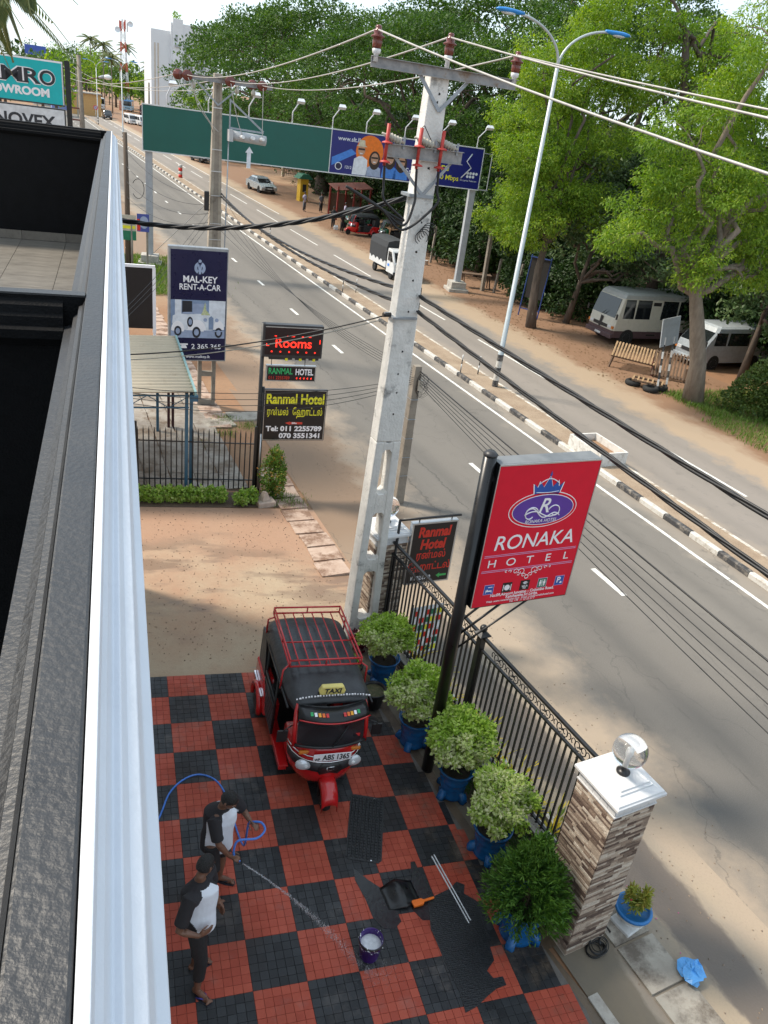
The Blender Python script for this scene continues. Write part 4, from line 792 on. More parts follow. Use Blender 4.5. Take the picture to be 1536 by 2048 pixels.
# ================================================================== CAR HIRE SIGN
M_navy = pm('sign_navy', (.008, .008, .045), .3, var=.05); M_pale = pm('print_pale_blue', (.30, .36, .50), .4); M_pwhite = pm('print_white', (.66, .69, .74), .4); M_pmid = pm('print_steel', (.20, .27, .40), .4); M_pdark = pm('print_dark', (.02, .022, .03), .4); M_pgreen = pm('print_flowers', (.35, .42, .14), .5, col2=(.6, .6, .42), scale=40)
mk = empty('car_hire_sign', (1.9, 12.95, gz(1.9, 12.95)), .06, 'tall navy MAL-KEY RENT-A-CAR lightbox on a concrete ladder post', 'sign')
for s in (-1, 1): MB().box(s*.21-.055, s*.21+.055, .02, .17, -.2, 4.6).build('post', M_oldp, mk, bevel=.01)
for z in (.05, .95, 1.45): MB().box(-.16, .16, .03, .16, z, z+.14).build('post_bar', M_oldp, mk)
MB().box(-1.16, .50, -.22, .0, 1.50, 4.76).build('box', pm('sign_case_grey', (.33, .34, .35), .4, metal=.4), mk, bevel=.01)
f = plate(mk, 'sign_face', rect(-1.10, .47, 1.54, 4.68), M_navy, -.222, .004); y_ = -.228; cx = -.315
plate(f, 'photo_sky', rect(-1.10, .45, 2.20, 3.30), M_pmid, y_+.001); plate(f, 'photo_wall', rect(-.98, -.8, 2.4, 3.30), M_pwhite, y_); plate(f, 'photo_door', rect(-.78, -.5, 2.6, 3.27), M_pdark, y_); plate(f, 'photo_wall', rect(-.02, .45, 2.55, 3.30), M_pwhite, y_); plate(f, 'photo_window', rect(-.48, -.08, 2.8, 3.2), M_pale, y_); plate(f, 'photo_floor', rect(-1.10, .45, 2.20, 2.42), M_pale, y_-.001)
y_ -= .004
arcp = lambda cx_, cz_, rx, rz__, a0, a1, n=12: [(cx_+rx*math.cos(a0+(a1-a0)*k/n), cz_+rz__*math.sin(a0+(a1-a0)*k/n)) for k in range(n+1)]
plate(f, 'photo_car', [(-1.06, 2.62), (-1.04, 2.84), (-.92, 2.90), (-.62, 2.89), (-.36, 2.91), (-.02, 2.90), (.10, 2.86), (.10, 2.44), (-.5, 2.38), (-.9, 2.42)], M_pwhite, y_)
plate(f, 'photo_fender', arcp(-.90, 2.42, .19, .27, 0, math.pi)+[(-1.05, 2.40), (-.72, 2.38)], M_signwhite, y_-.002); plate(f, 'photo_fender', arcp(-.36, 2.44, .26, .30, .15, math.pi*.98)+[(-.75, 2.37), (-.1, 2.40)], M_signwhite, y_-.002); plate(f, 'photo_fender', arcp(.27, 2.46, .16, .27, 0, math.pi), M_signwhite, y_-.002)
plate(f, 'photo_sill', [(-.75, 2.36), (-.2, 2.36), (-.25, 2.42), (-.72, 2.43)], M_pale, y_-.003); plate(f, 'photo_grille', [(-.02, 2.46), (.11, 2.46), (.115, 2.80), (.05, 2.86), (-.025, 2.80)], M_pmid, y_-.004)
for lx in (-.12, .21): plate(f, 'photo_lamp', disc(.055, 14, (lx, 2.74)), M_pale, y_-.005)
for wx, wz, r in ((-.90, 2.40, .145), (-.37, 2.37, .165), (.27, 2.37, .15)): plate(f, 'photo_wheel', disc(r*.72, 20, (wx, wz), r), M_pdark, y_-.006); plate(f, 'photo_hub', disc(r*.42, 16, (wx, wz), r*.58), M_pale, y_-.008)
plate(f, 'photo_wheel', disc(.085, 20, (-.555, 2.67), .15), M_pdark, y_-.003); plate(f, 'photo_hub', disc(.05, 16, (-.55, 2.67), .09), M_pale, y_-.006); plate(f, 'photo_seat', [(-.8, 2.9), (-.45, 2.9), (-.5, 2.96), (-.75, 2.95)], M_pale, y_-.002)
plate(f, 'photo_flowers', [(-.25, 2.88), (.02, 2.88), (-.04, 2.96), (-.1, 3.02), (-.13, 3.25), (-.2, 2.98)], M_pgreen, y_-.005); plate(f, 'photo_bumper', rect(-.16, .40, 2.40, 2.43), M_pale, y_-.009)
y_ = -.229
text('MAL-KEY', .255, M_signwhite, f, (cx+.03, y_, 3.80), align='CENTER', bold=.02, fit=.96); text('RENT-A-CAR', .235, M_signwhite, f, (cx+.03, y_, 3.59), align='CENTER', bold=.015, fit=1.16); text('2 365 365', .20, M_signwhite, f, (.36, y_, 1.88), align='RIGHT', bold=.012, fit=.86); text('www.malkey.lk', .115, M_signwhite, f, (cx, y_, 1.60), align='CENTER', bold=.01)
ph = plate(f, 'phone_symbol', [(-.83, 1.89), (-.63, 1.89), (-.67, 1.98), (-.79, 1.98)], M_signwhite, y_); plate(f, 'phone_symbol', [(-.85, 1.985), (-.61, 1.985), (-.61, 2.03), (-.85, 2.03)], M_signwhite, y_)
lc = (cx+.02, 4.20)
for s in (-1, 1):
    arc = disc(.155, 14, lc, .17, math.pi/2-.35 if s > 0 else math.pi/2+.35, -1.15 if s > 0 else math.pi+1.15) if False else [(lc[0]+s*r*math.cos(a), lc[1]+r*1.1*math.sin(a)) for r, seq in ((.155, np.linspace(1.25, -1.1, 12)), (.075, np.linspace(-1.1, 1.0, 12))) for a in seq]
    plate(f, 'logo', arc, M_pale, y_)
plate(f, 'logo', [(lc[0]-.06, lc[1]+.1), (lc[0]-.02, lc[1]+.1), (lc[0], lc[1]), (lc[0]+.02, lc[1]+.1), (lc[0]+.06, lc[1]+.1), (lc[0]+.03, lc[1]-.17), (lc[0]-.03, lc[1]-.17)], M_pale, y_-.002); plate(f, 'logo', disc(.045, 16, (lc[0], lc[1]+.19)), M_pale, y_)
# ================================================================== SHELTER, SPIKED FENCE, HEDGE
M_roofsh = pm('beige_sheet', (.55, .45, .32), .5, scale=2, var=.06, dirt=(.4, .3, .2), dscale=4, dlo=.55, dhi=.75); M_bluest = pm('blue_steel', (.035, .10, .16), .5, var=.15); M_maroon = pm('maroon_steel', (.05, .012, .014), .5)
sb = empty('bus_shelter', (-.8, 8.7, 0), .03, 'bus shelter with a beige corrugated roof on blue steel posts', 'shelter')
b = MB(); n = 20; L_ = 4.45; rows = []
for i in range(n*6+1):
    y = -2.2+L_*i/(n*6); z = 2.74+.028*math.cos(i*math.pi/3); rows.append([(-4.0, y, z-.09), (1.72, y, z)])
b.loft(rows, closed=False, caps=False, smooth=True); rf = b.build('roof', M_roofsh, sb); rf.modifiers.new('solid', 'SOLIDIFY').thickness = .004
MB().box(1.70, 1.75, -2.22, 2.28, 2.66, 2.78).build('roof_edge', pm('edge_teal', (.18, .30, .30), .5), sb); MB().box(1.6, 1.78, -2.24, -2.12, 2.55, 2.68).build('gutter_box', M_bluest, sb)
for x, y, m in ((1.55, -2.05, M_bluest), (1.66, -1.98, M_bluest), (1.2, 1.85, M_bluest), (1.52, 2.15, M_maroon), (1.64, 2.2, M_maroon), (-1.5, -2.05, M_bluest), (-1.5, 1.9, M_bluest)): MB().box(x-.035, x+.035, y-.035, y+.035, .05, 2.68).build('post', m, sb)
for zz in (2.34, 2.62): MB().bar((-4, -2.05, zz), (1.6, -2.05, zz), .03, .03).build('truss_chord', M_bluest, sb)
for k in range(12): x = -3.9+k*.46; MB().bar((x, -2.05, 2.34 if k % 2 else 2.62), (x+.46, -2.05, 2.62 if k % 2 else 2.34), .015, .015).build('truss_web', M_bluest, sb)
ff = empty('spiked_fence', (-1.6, 6.62, 0), .04, 'black spiked railing in front of the bus shelter', 'fence')
pk = MB(); pk.box(-.013, .013, -.013, .013, .12, 1.55); pk.loft([[(-.013, -.013, 1.55), (.013, -.013, 1.55), (.013, .013, 1.55), (-.013, .013, 1.55)], [(-.002, -.002, 1.64), (.002, -.002, 1.64), (.002, .002, 1.64), (-.002, .002, 1.64)]], smooth=False); pkm = pk.mesh('picket', M_iron)
for k in range(33): obj_of(pkm, 'picket', ff, (k*.122, 0, gz(-1.6+k*.122, 6.7)))
for z in (.35, 1.3): MB().bar((0, .0, z+gz(-1.6, 6.7)), (4.05, 0, z+gz(2.4, 6.7)), .02, .035).build('rail', M_iron, ff)
for x in (1.30, 4.02): MB().box(x-.03, x+.03, -.03, .03, 0, 1.75+gz(-1.6+x, 6.7)).build('post', M_iron, ff)
M_hedge = leaf_mat('hedge_leaf', (.12, .24, .03), (.26, .40, .06), (.52, .50, .26), .5, .3)
for k in range(13):
    x, y = -.6+k*.24, 6.15+random.uniform(-.08, .08)
    if k == 10: continue
    t = foliage('hedge_plant', [blob_leaves((0, 0, .22), (.19, .17, .2), 420, .085, .055, (.1, .85), .6, .2)], M_hedge); t.location = (x, y, gz(x, y)); tag(t, 'low yellow-green leafy plant in the bed below the spiked railing', 'plant', 'hedge plants below the railing')
sheet('hedge_bed', [(-2, 5.85), (1.2, 5.93), (2.95, 6.05), (3.1, 6.6), (2.6, 6.8), (-2, 6.55)], pm('bed_soil2', (.09, .06, .04), .95, bump=.8, bscale=20), .012)
M_ixora = leaf_mat('ixora_leaf', (.05, .13, .015), (.13, .23, .03), (.5, .2, .05), .5, .25)
t = empty('upright_shrub', (2.86, 6.55, gz(2.86, 6.5)), 0, 'upright green shrub flecked with orange beside the Ranmal sign post', 'shrub')
foliage('crown', [blob_leaves((.02, 0, .62), (.33, .32, .62), 2600, .07, .035, (.0, .75), .3, .35, patch=lambda d: np.where(rng.random(len(d)) > .9, .45, 0)+.1*np.sin(d[:, 2]*8)), blob_leaves((.0, 0, 1.1), (.16, .16, .3), 500, .07, .03, (.1, .8), .2, .3)], M_ixora, t)
b = MB()
for k in range(5): a = k*1.3; b.tube([(0, 0, -.05), (.05*math.cos(a), .05*math.sin(a), .4), (.15*math.cos(a), .15*math.sin(a), .9)], [.015, .012, .006], 6)
b.build('stem', M_stem, t)
M_blockc = pm('broken_block', (.42, .33, .27), .9, bump=.4); o = MB().box(-.22, .22, -.16, .16, -.02, .12).build('stone_block', M_blockc, None, (2.62, 6.18, gz(2.6, 6.2)), .2, bevel=.02); tag(o, 'flat beige concrete block at the foot of the sign post', 'block')
o = MB().loft([[(-.12, -.1, 0), (.12, -.1, 0), (.12, .1, 0), (-.12, .1, 0)], [(-.03, -.04, .22), (.05, -.04, .2), (.05, .05, .2), (-.03, .05, .22)]], smooth=False).build('broken_stone', M_blockc, None, (2.60, 6.2, gz(2.6, 6.2)+.118), .5, bevel=.01); tag(o, 'broken wedge of concrete leaning on the flat block by the sign post', 'stone')
o = MB().box(-.55, .55, -.35, .35, -.02, .05).build('concrete_slab', M_slab, None, (3.0, 12.1, gz(3, 12.1)+.0), .15, bevel=.015); tag(o, 'pale flat concrete slab on the verge beside the navy sign', 'slab')
o = MB().box(-.45, .45, -.3, .3, -.02, .05).build('concrete_slab', M_slab, None, (2.1, 11.4, gz(2.1, 11.4)), .3, bevel=.02); tag(o, 'broken flat concrete slab in the dirt below the navy sign', 'slab')
# black panel with white frame behind the shelter
t = empty('blank_hoarding', (-.1, 20.5, 0), .02, 'blank black panel in a white frame behind the bus shelter', 'panel'); MB().box(-2.2, .72, -.03, .03, .35, 2.62).build('board', M_board, t)
for q in ((-2.3, .82, 2.62, 2.72), (.72, .84, .2, 2.62), (-2.3, -2.2, .2, 2.62)): MB().box(q[0], q[1], -.05, .05, q[2], q[3]).build('frame', M_signwhite, t)
for x in (.78, -2.25): MB().box(x-.05, x+.05, -.04, .04, -.1, .22).build('leg', M_signwhite, t)
# wooden pole with posters
wpz = empty('wooden_pole', (-.1, 32.6, 0), 0, 'weathered wooden pole with two small posters on the grassy verge', 'pole'); M_wood = pm('grey_wood', (.10, .075, .055), .9, stretch=(1, 1, .15), scale=12, bump=.5); MB().tube([(0, 0, -.2), (.03, 0, 3.4), (.0, 0, 6.45)], [.15, .125, .10], 9).build('shaft', M_wood, wpz)
ps1 = MB().box(-.5, .42, -.16, -.14, 1.55, 2.75).build('poster', pm('poster_pale', (.45, .42, .34), .7), wpz); plate(ps1, 'print_band', rect(-.5, .42, 1.55, 2.0), M_icong, -.162); plate(ps1, 'print_band', rect(-.45, .38, 2.1, 2.25), M_textyel, -.162); plate(ps1, 'print_band', rect(-.45, .38, 2.4, 2.55), M_textred, -.162)
ps2 = MB().box(.46, 1.05, -.16, -.14, 2.0, 2.85).build('poster', pm('poster_blue', (.06, .08, .3), .7), wpz); plate(ps2, 'print_spot', disc(.22, 16, (.8, 2.45), .3), M_pale, -.162); plate(ps2, 'print_band', rect(.47, .62, 2.05, 2.6), M_textred, -.162)
b = MB(); b.tube([(.55+.28*math.cos(a), -.1, 4.0+.45*math.sin(a)) for a in np.linspace(-2.6, 2.6, 18)], .015, 5); b.build('cable_loop', M_cable, wpz); MB().box(.9, 1.0, -.1, -.05, -.1, 2.1).build('stake', M_oldp, wpz); MB().cyl((.2, -.12, -.1), (.2, -.12, 2.3), .06).build('stake', M_oldp, wpz)
# ================================================================== CONCRETE POLE WITH SWITCH (far end of the span)
M_pole3 = pm('pole_buff', (.30, .26, .205), .88, scale=6, col2=(.40, .355, .29), bump=.4, bscale=26, dirt=(.19, .165, .135), dscale=3)
u3 = empty('switch_pole', (2.79, 20.0, 0), RZ, 'buff concrete utility pole with disc insulators and a grey line switch', 'utility pole')
MB().loft([[(-w, -d, z), (w, -d, z), (w, d, z), (-w, d, z)] for w, d, z in ((.30, .17, -.2), (.135, .10, 9.25))], smooth=False).build('shaft', M_pole3, u3, bevel=.02)
MB().loft([[(-w*.45, -d-.004, z), (w*.45, -d-.004, z), (w*.45, -d+.02, z), (-w*.45, -d+.02, z)] for w, d, z in ((.28, .165, .5), (.14, .105, 8.9))], smooth=False).build('shaft_recess', M_oldp, u3)
b = MB(); b.box(-1.2, 1.85, -.16, -.152, 8.97, 9.13); b.box(-1.2, 1.85, -.23, -.16, 9.12, 9.13); b.box(-1.2, 1.85, -.23, -.16, 8.97, 8.98); b.build('crossarm', M_steel, u3)
for x in (-.75, .75): MB().bar((x, -.15, 8.95), (0, -.14, 8.3), .05, .01).build('brace', M_galv, u3)
di = MB(); di.lathe([(.02, -.06), (.05, -.05), (.06, -.02), (.155, .0), (.16, .02), (.12, .025), (.03, .03), (.02, .08)], 18); dm = di.mesh('disc_insulator', M_porc)
for x in (-1.08, .33, 1.44):
    for k, yy in enumerate((-.30, -.42)): o = obj_of(dm, 'disc_insulator', u3, (x-.0, yy, 9.06), (math.pi/2, 0, 0))
    for k, yy in enumerate((.05, .17)):
        if x != .33: obj_of(dm, 'disc_insulator', u3, (x-.22, yy, 9.06), (-math.pi/2, 0, 0))
for x in (-.85, .62, 1.18): MB().lathe([(.03, 0), (.07, .03), (.08, .1), (.05, .16), (.02, .22)], 10, (x, -.2, 8.72)).build('small_insulator', M_beige, u3)
sw = MB(); sw.cyl((.42, -.45, 7.45), (1.62, -.45, 7.38), .16, n=16); sw.box(.30, .44, -.62, -.30, 7.25, 7.62); body = sw.build('switch_tank', pm('switch_grey', (.42, .43, .44), .5, var=.08), u3)
for x in (.72, 1.08, 1.42): MB().cyl((x, -.6, 7.42), (x+.03, -.78, 7.44), .07, .055).build('bushing', M_whitecer, u3)
for a, c in (((.38, -.3, 8.55), (.38, -.3, 7.6)), ((.4, -.3, 8.5), (1.55, -.4, 7.65)), ((.38, -.3, 7.66), (1.55, -.4, 7.62))): MB().bar(a, c, .06, .04).build('switch_bracket', M_galv, u3)
plate(u3, 'arrow_mark', [(.98, 6.45), (1.12, 6.45), (1.12, 6.95), (1.2, 6.95), (1.06, 7.15), (.92, 6.95), (.98, 6.95)], M_pwhite, -.45, .01)
MB().cyl((.30, -.3, 1.0), (.36, -.3, 7.3), .022, n=8).build('conduit', M_galv, u3); MB().box(-.42, -.25, -.22, -.12, 4.9, 5.55).build('cable_box', M_blkpl, u3, bevel=.02)
for z in (3.9, 4.45, 5.4, 6.2, 6.9, 8.2): MB().box(-.25+z*.012, .25-z*.012, -.19+z*.006, .19-z*.006, z, z+.03).build('pole_band', M_alu, u3)
b = MB()
for (x0, z0), (x1, z1) in (((-1.08, 9.0), (-.1, 7.5)), ((.33, 9.0), (.72, 7.5)), ((1.44, 9.0), (1.42, 7.5))): b.tube(catenary((x0, -.5, z0), (x1, -.75, z1), .18, 12), .012, 5)
b.tube([(-1.0, -.4, 9), (-.75, -.5, 8.2), (-.3, -.45, 7.7), (-.2, -.3, 7.45)], .012, 5); b.build('jumper', M_alucable, u3)
# ================================================================== GANTRY BILLBOARD ACROSS THE ROAD
M_grn = pm('board_green', (.004, .095, .075), .4, var=.05, scale=1.2); M_gsteel = pm('gantry_grey', (.34, .36, .38), .5, var=.08)
gdir = math.atan2(-.08413, .99645); ga = empty('billboard_gantry', (1.04, 34.49, 0), gdir, 'wide billboard gantry over the road, blank green half and blue telecom advert half', 'billboard'); GL = 17.386
for x, nm in ((.0, 0), (GL, 1)):
    MB().box(x-.17, x+.17, -.05, .29, .0, 5.7).build('leg', M_gsteel, ga, bevel=.01); MB().box(x-.45, x+.45, -.35, .55, -.1, .55).build('leg_base', M_conc, ga, bevel=.02); MB().box(x-.6, x+.6, -.5, .7, -.1, .18).build('leg_base', M_conc, ga, bevel=.02)
MB().box(-.27, 9.17, -.14, -.06, 5.65, 7.70).build('blank_panel', M_grn, ga); MB().box(9.21, 17.62, -.14, -.06, 5.65, 7.70).build('advert_panel', pm('advert_blue', (.008, .012, .155), .35, var=.06), ga)
for z in (5.6, 7.70): MB().box(-.3, 17.66, -.16, -.05, z, z+.05).build('frame', pm('frame_white', (.6, .62, .62), .5), ga)
for x in (-.3, 9.17, 17.62): MB().box(x, x+.04, -.155, -.05, 5.65, 7.70).build('frame', MATS['frame_white'], ga)
for z in (5.75, 6.7, 7.6): MB().bar((-.2, .08, z), (17.5, .08, z), .1, .1).build('truss_beam', M_gsteel, ga)
for k in range(19): MB().bar((.93*k, .1, 5.75), (.93*k+.4, .35, 7.6), .04, .04).build('truss_web', M_gsteel, ga)
MB().box(17.7, 18.3, .1, .16, 5.6, 5.66).build('catwalk', M_gsteel, ga)
for x in (17.75, 18.25): MB().bar((x, .13, 5.6), (x, .13, 7.55), .04, .04).build('catwalk_post', M_gsteel, ga)
MB().bar((17.7, .13, 7.5), (18.3, .13, 7.5), .04, .04).build('catwalk_rail', M_gsteel, ga)
for x in (.9, 2.9, 4.9, 7.1, 9.2, 11.0, 13.1, 15.1, 17.2):
    l_ = empty('flood_lamp_arm', (0, 0, 0)); l_.parent = ga; MB().tube([(x, -.1, 7.75), (x, -.15, 8.25), (x+.25, -.75, 8.75)], .03, 6).build('lamp_arm', M_pwhite, l_); o = MB().loft([[(-a, b_, z) for a, b_ in ((-w, -w*.7), (w, -w*.7), (w, w*.7), (-w, w*.7))] for w, z in ((.2, 0), (.14, .16))], smooth=False).build('lamp_head', M_pwhite, l_, (x+.3, -.85, 8.72)); o.rotation_euler = (R_(-25), 0, 0)
# advert artwork: plain stand-in figures, the words as on the board
ad = [o for o in ga.children if o.name.startswith('advert_panel')][0]; ya = -.1405; M_org = pm('print_orange', (.75, .17, .01), .5); M_skin1 = pm('print_skin', (.45, .25, .16), .5); M_hair = pm('print_hair', (.03, .015, .01), .5); M_straw = pm('print_straw', (.55, .5, .36), .5); M_cyan = pm('print_cyan', (.05, .2, .6), .5)
plate(ad, 'print_streak', [(9.3, 6.4), (10.3, 6.9), (10.6, 6.7), (9.3, 6.0)], M_cyan, ya); plate(ad, 'print_circle', disc(.75, 24, (11.3, 6.85), .8), M_org, ya)
for fx, fz, m in ((10.85, 6.7, M_pwhite), (11.6, 6.35, M_pale), (12.45, 6.45, M_cyan), (13.1, 6.35, M_cyan)):
    plate(ad, 'print_torso', [(fx-.42, 5.68), (fx+.4, 5.68), (fx+.36, fz-.25), (fx+.1, fz-.1), (fx-.1, fz-.1), (fx-.36, fz-.25)], m, ya-.003)
    if m is not M_pwhite: plate(ad, 'print_hair', disc(.31, 18, (fx, fz+.12), .46), M_hair, ya-.005)
    plate(ad, 'print_head', disc(.2, 18, (fx, fz+.2), .28), M_skin1, ya-.007); plate(ad, 'print_glasses', rect(fx-.18, fx+.18, fz+.2, fz+.29), M_hair, ya-.009); plate(ad, 'print_smile', rect(fx-.07, fx+.07, fz+.02, fz+.06), M_pwhite, ya-.009)
plate(ad, 'print_hat', [(10.55, 7.07), (11.15, 7.07), (11.03, 7.15), (10.99, 7.38), (10.71, 7.38), (10.67, 7.15)], M_straw, ya-.010)
text('www.slt.lk', .30, M_pwhite, ad, (9.55, ya-.004, 7.25), bold=.01); text('1212', .2, M_pwhite, ad, (10.0, ya-.004, 5.92), bold=.01); plate(ad, 'print_ring', disc(.19, 20, (9.68, 6.0)), M_pwhite, ya); plate(ad, 'print_ring', disc(.15, 20, (9.68, 6.0)), M_navy, ya-.003)
text('S', .62, M_textyel, ad, (13.65, ya-.004, 6.5), bold=.015); text('bre', .55, M_textyel, ad, (15.05, ya-.004, 6.42), bold=.015); text('Spe', .42, M_pwhite, ad, (13.35, ya-.004, 6.02), bold=.01); text('100 Mbps', .36, M_textyel, ad, (15.0, ya-.004, 5.97), bold=.01)
lo = MB(); lo.tube([(17.0, ya-.01, 7.4), (16.75, ya-.01, 7.0), (17.05, ya-.01, 6.7), (16.55, ya-.01, 6.15)], .035, 5); lo.build('logo', M_pwhite, ad)
for r in range(2):
    for c in range(4-r): plate(ad, 'logo_dot', disc(.075, 10, (16.9+.17*c, 6.42-.17*r)), M_pwhite, ya)
text('Sri Lanka Telecom', .13, M_pwhite, ad, (16.5, ya-.004, 6.0))
# ================================================================== MEDIAN FURNITURE
M_lampb = pm('lamp_blue', (.01, .20, .55), .4); M_lampg = pm('lamp_post_grey', (.42, .46, .47), .45, metal=.3, var=.06); M_lens = pm('lamp_lens', (.55, .6, .62), .3)
def street_lamp(x, y, label, H=10.6, reach=2.5, group=None, striped=True):
    t = empty('street_lamp', (x, y, .13), RZ, label, 'street lamp', group)
    MB().lathe([(.11, 0), (.11, 1.3), (.095, 1.32), (.06, H)], 14).build('pole', M_lampg, t)
    if striped:
        for k in range(5): MB().lathe([(.113, .25*k), (.113, .25*k+.245)], 14, caps=False).build('painted_band', (M_kb, M_kw)[k % 2], t)
    for s in (-1, 1):
        P = [(0, 0, H-.1)]+[(s*reach*.75*(1-math.cos(a)), 0, H+1.2*math.sin(a)) for a in np.linspace(.12, 1.45, 12)]
        arm = MB().tube(P, .04, 8).build('arm', M_lampg, t); e = P[-1]
        hd = MB(); R6 = []
        for k, (dx, w, h) in enumerate(((-.1, .05, .05), (.1, .07, .06), (.3, .12, .07), (.6, .14, .075), (.8, .10, .05), (.88, .03, .02))): R6.append([(e[0]+s*dx, w*math.cos(a), e[2]+.02+.0*dx+h*math.sin(a)) for a in np.linspace(0, 2*math.pi, 10, endpoint=False)])
        hd.loft(R6); hd.build('lamp_head', M_lampb, t); MB().sphere((e[0]+s*.45, 0, e[2]-.03), .12, 12, 8, (2.2, .9, .5)).build('lens', M_lens, t)
    return t
street_lamp(12.85, 15.32, 'tall grey street lamp with two blue heads on the median beside marker posts')
for k, (u, v) in enumerate([(167, .6), (128, .6)]): x, y, _ = rd(u, v); street_lamp(x, y, ('far street lamp with blue heads beside a round no-parking sign on the median', 'far street lamp with blue heads half hidden by the green billboard')[k], 9.6, 2.2)
M_mkw = pm('marker_white', (.6, .6, .58), .6)
for u, v in ((16.94, .12), (16.74, .80), (30.44, .2), (30.33, .92), (47.7, .45), (47.4, 1.02)):
    x, y, _ = rd(u, v); t = empty('marker_post', (x, y, .13), 0, 'slim black and white marker post standing on the median', 'post', 'marker posts on the median'); t['label'] = {16: 'slim striped marker post on the median beside the tall street lamp', 30: 'slim striped marker post on the median opposite the white truck', 47: 'slim striped marker post on the median opposite the parked three-wheelers'}[int(u)]
    for k in range(4): MB().cyl((0, 0, .18*k), (0, 0, .18*k+.18), .025, n=8).build('band', (M_kb, M_mkw)[k % 2], t)
x, y, _ = rd(8.85, .62); t = empty('planter_box', (x, y, .13), RZ, 'empty white concrete planter box standing on the median', 'planter'); M_plw = pm('planter_white', (.62, .6, .56), .85, dirt=(.32, .28, .23), dscale=5, bump=.3)
for q in ((-.52, .52, -.80, -.74), (-.52, .52, .74, .80), (-.52, -.46, -.74, .74), (.46, .52, -.74, .74)): MB().box(*q, 0, .42).build('side', M_plw, t)
MB().box(-.46, .46, -.74, .74, 0, .2).build('soil', M_dirt, t)
x, y, _ = rd(81.6, .9); t = empty('bollard', (x, y, .13), 0, 'red and white striped bollard at the median opening', 'bollard')
for k in range(4): MB().cyl((0, 0, .32*k), (0, 0, .32*k+.32), .2, n=12).build('band', (M_textred, M_kw)[k % 2], t)
# ================================================================== OVERHEAD WIRES
def wire(name, a, b_, sag, r, mat, label, group=None, n=40, sides=6):
    o = MB().tube(catenary(a, b_, sag, n), r, sides).build(name, mat); tag(o, label, 'cable', group); return o
nxt = lambda p, L=45.: tuple(np.array(p)-U*L)
ins = [(2.53, .39, 9.64), (3.52, .50, 9.70), (4.54, .60, 9.64)]; far_i = [(1.74, 19.4, 9.07), (3.15, 19.55, 9.07), (4.25, 19.7, 9.07)]
side = ('hotel-side insulator', 'middle insulator', 'road-side insulator')
for k in range(3):
    wire('line_wire', ins[k], far_i[k], .25, .011, M_alucable, 'bare overhead line from the tall pole to the switch pole, '+side[k]); wire('line_wire', ins[k], nxt(ins[k]), (1.9, 1.5, 1.25)[k], .011, M_alucable, 'bare overhead line leaving the tall pole over the forecourt, '+side[k])
    fa = (far_i[k][0]-.3, 20.4, 9.07); wire('line_wire', fa, tuple(np.array(fa)+U*62-V*(1.5)), .9, .014, M_alucable, 'bare overhead line beyond the switch pole, '+side[k])
def twisted(name, a, b_, sag, r, label, n=60, strands=3, turns=30, mat=None):
    P = np.array(catenary(a, b_, sag, n*3)); b = MB(); 
    for s in range(strands):
        ph = np.linspace(0, turns*6.28, len(P))+s*6.28/strands; Q = P.copy(); d = (P[-1]-P[0])/np.linalg.norm(P[-1]-P[0]); sx = np.cross(d, [0, 0, 1]); sx /= np.linalg.norm(sx); sz = np.cross(sx, d)
        Q = Q+np.cos(ph)[:, None]*sx*r+np.sin(ph)[:, None]*sz*r; b.tube([tuple(q) for q in Q], r, 5)
    o = b.build(name, mat or M_cable); tag(o, label, 'cable'); return o
for k, z in enumerate((6.44, 6.22)):
    a = (3.62, .66, z); twisted('twisted_cable', a, nxt(a), (.35, .75)[k], .016, ('upper', 'lower')[k]+' twisted black cable from the tall pole crossing above the road', turns=22, n=90)
    twisted('twisted_cable', a, (3.0, 19.9, 5.4+.1*k), .35, .016, ('upper', 'lower')[k]+' twisted cable between the tall pole and the switch pole', turns=10)
twisted('service_cable', (3.25, .62, 7.75), (-.61, 2.6, 6.85), .25, .02, 'thick twisted black service cable from the tall pole to the hotel corner', turns=5, n=30)
for k, (z0, z1) in enumerate(((6.10, 4.75), (6.05, 4.66))): wire('service_wire', (3.12, .6, z0), (-.61, 2.65, z1), .12, (.011, .008)[k], (M_cable, M_beige)[k], ('black', 'pale')[k]+' service wire from the tall pole to the hotel wall')
for k in range(4): wire('telephone_wire', (6.0, 6.25, 3.35-.05*k), (-.61, 2.7, 4.2-.09*k), .25+.05*k, .006, M_cable, 'thin black telephone wire from the short pole to the hotel wall', 'telephone wires to the hotel wall')
for k in range(6): a = (6.1, 6.2, 3.5-.06*k); wire('telephone_wire', a, nxt((a[0]+.02*k, a[1], a[2]-.05)), .5+.16*k, .008 if k else .014, M_cable, 'thin black telephone wire from the short pole sagging past the red hotel sign', 'telephone wires past the hotel sign')
for k in range(5): wire('telephone_wire', (6.0, 6.35, 3.5-.05*k), (2.95+.05*k, 19.85, 4.3+.25*k), .35+.12*k, .006, M_cable, 'thin black telephone wire from the short pole to the switch pole', 'telephone wires to the switch pole')
for k in range(4): wire('telephone_wire', (2.6, 19.9, 4.5+.3*k), (-.1, 32.5, 3.6+.7*k), .5, .009, M_cable, 'thin black wire from the switch pole to the wooden pole', 'wires to the wooden pole')
for k in range(3): wire('telephone_wire', (2.5, 12.9, 3.4+.1*k) if False else (2.62, 19.8, 5.0-.25*k), (-1.0, 8.0, 3.6-.1*k), .2, .006, M_cable, 'thin black wire from the switch pole past the navy sign to the shelter side', 'wires past the navy sign')
wire('guy_wire', (2.6, 20.1, 5.2), (1.0, 34.1, .5), .0, .012, M_galv, 'guy wire from the switch pole to the billboard leg foot')
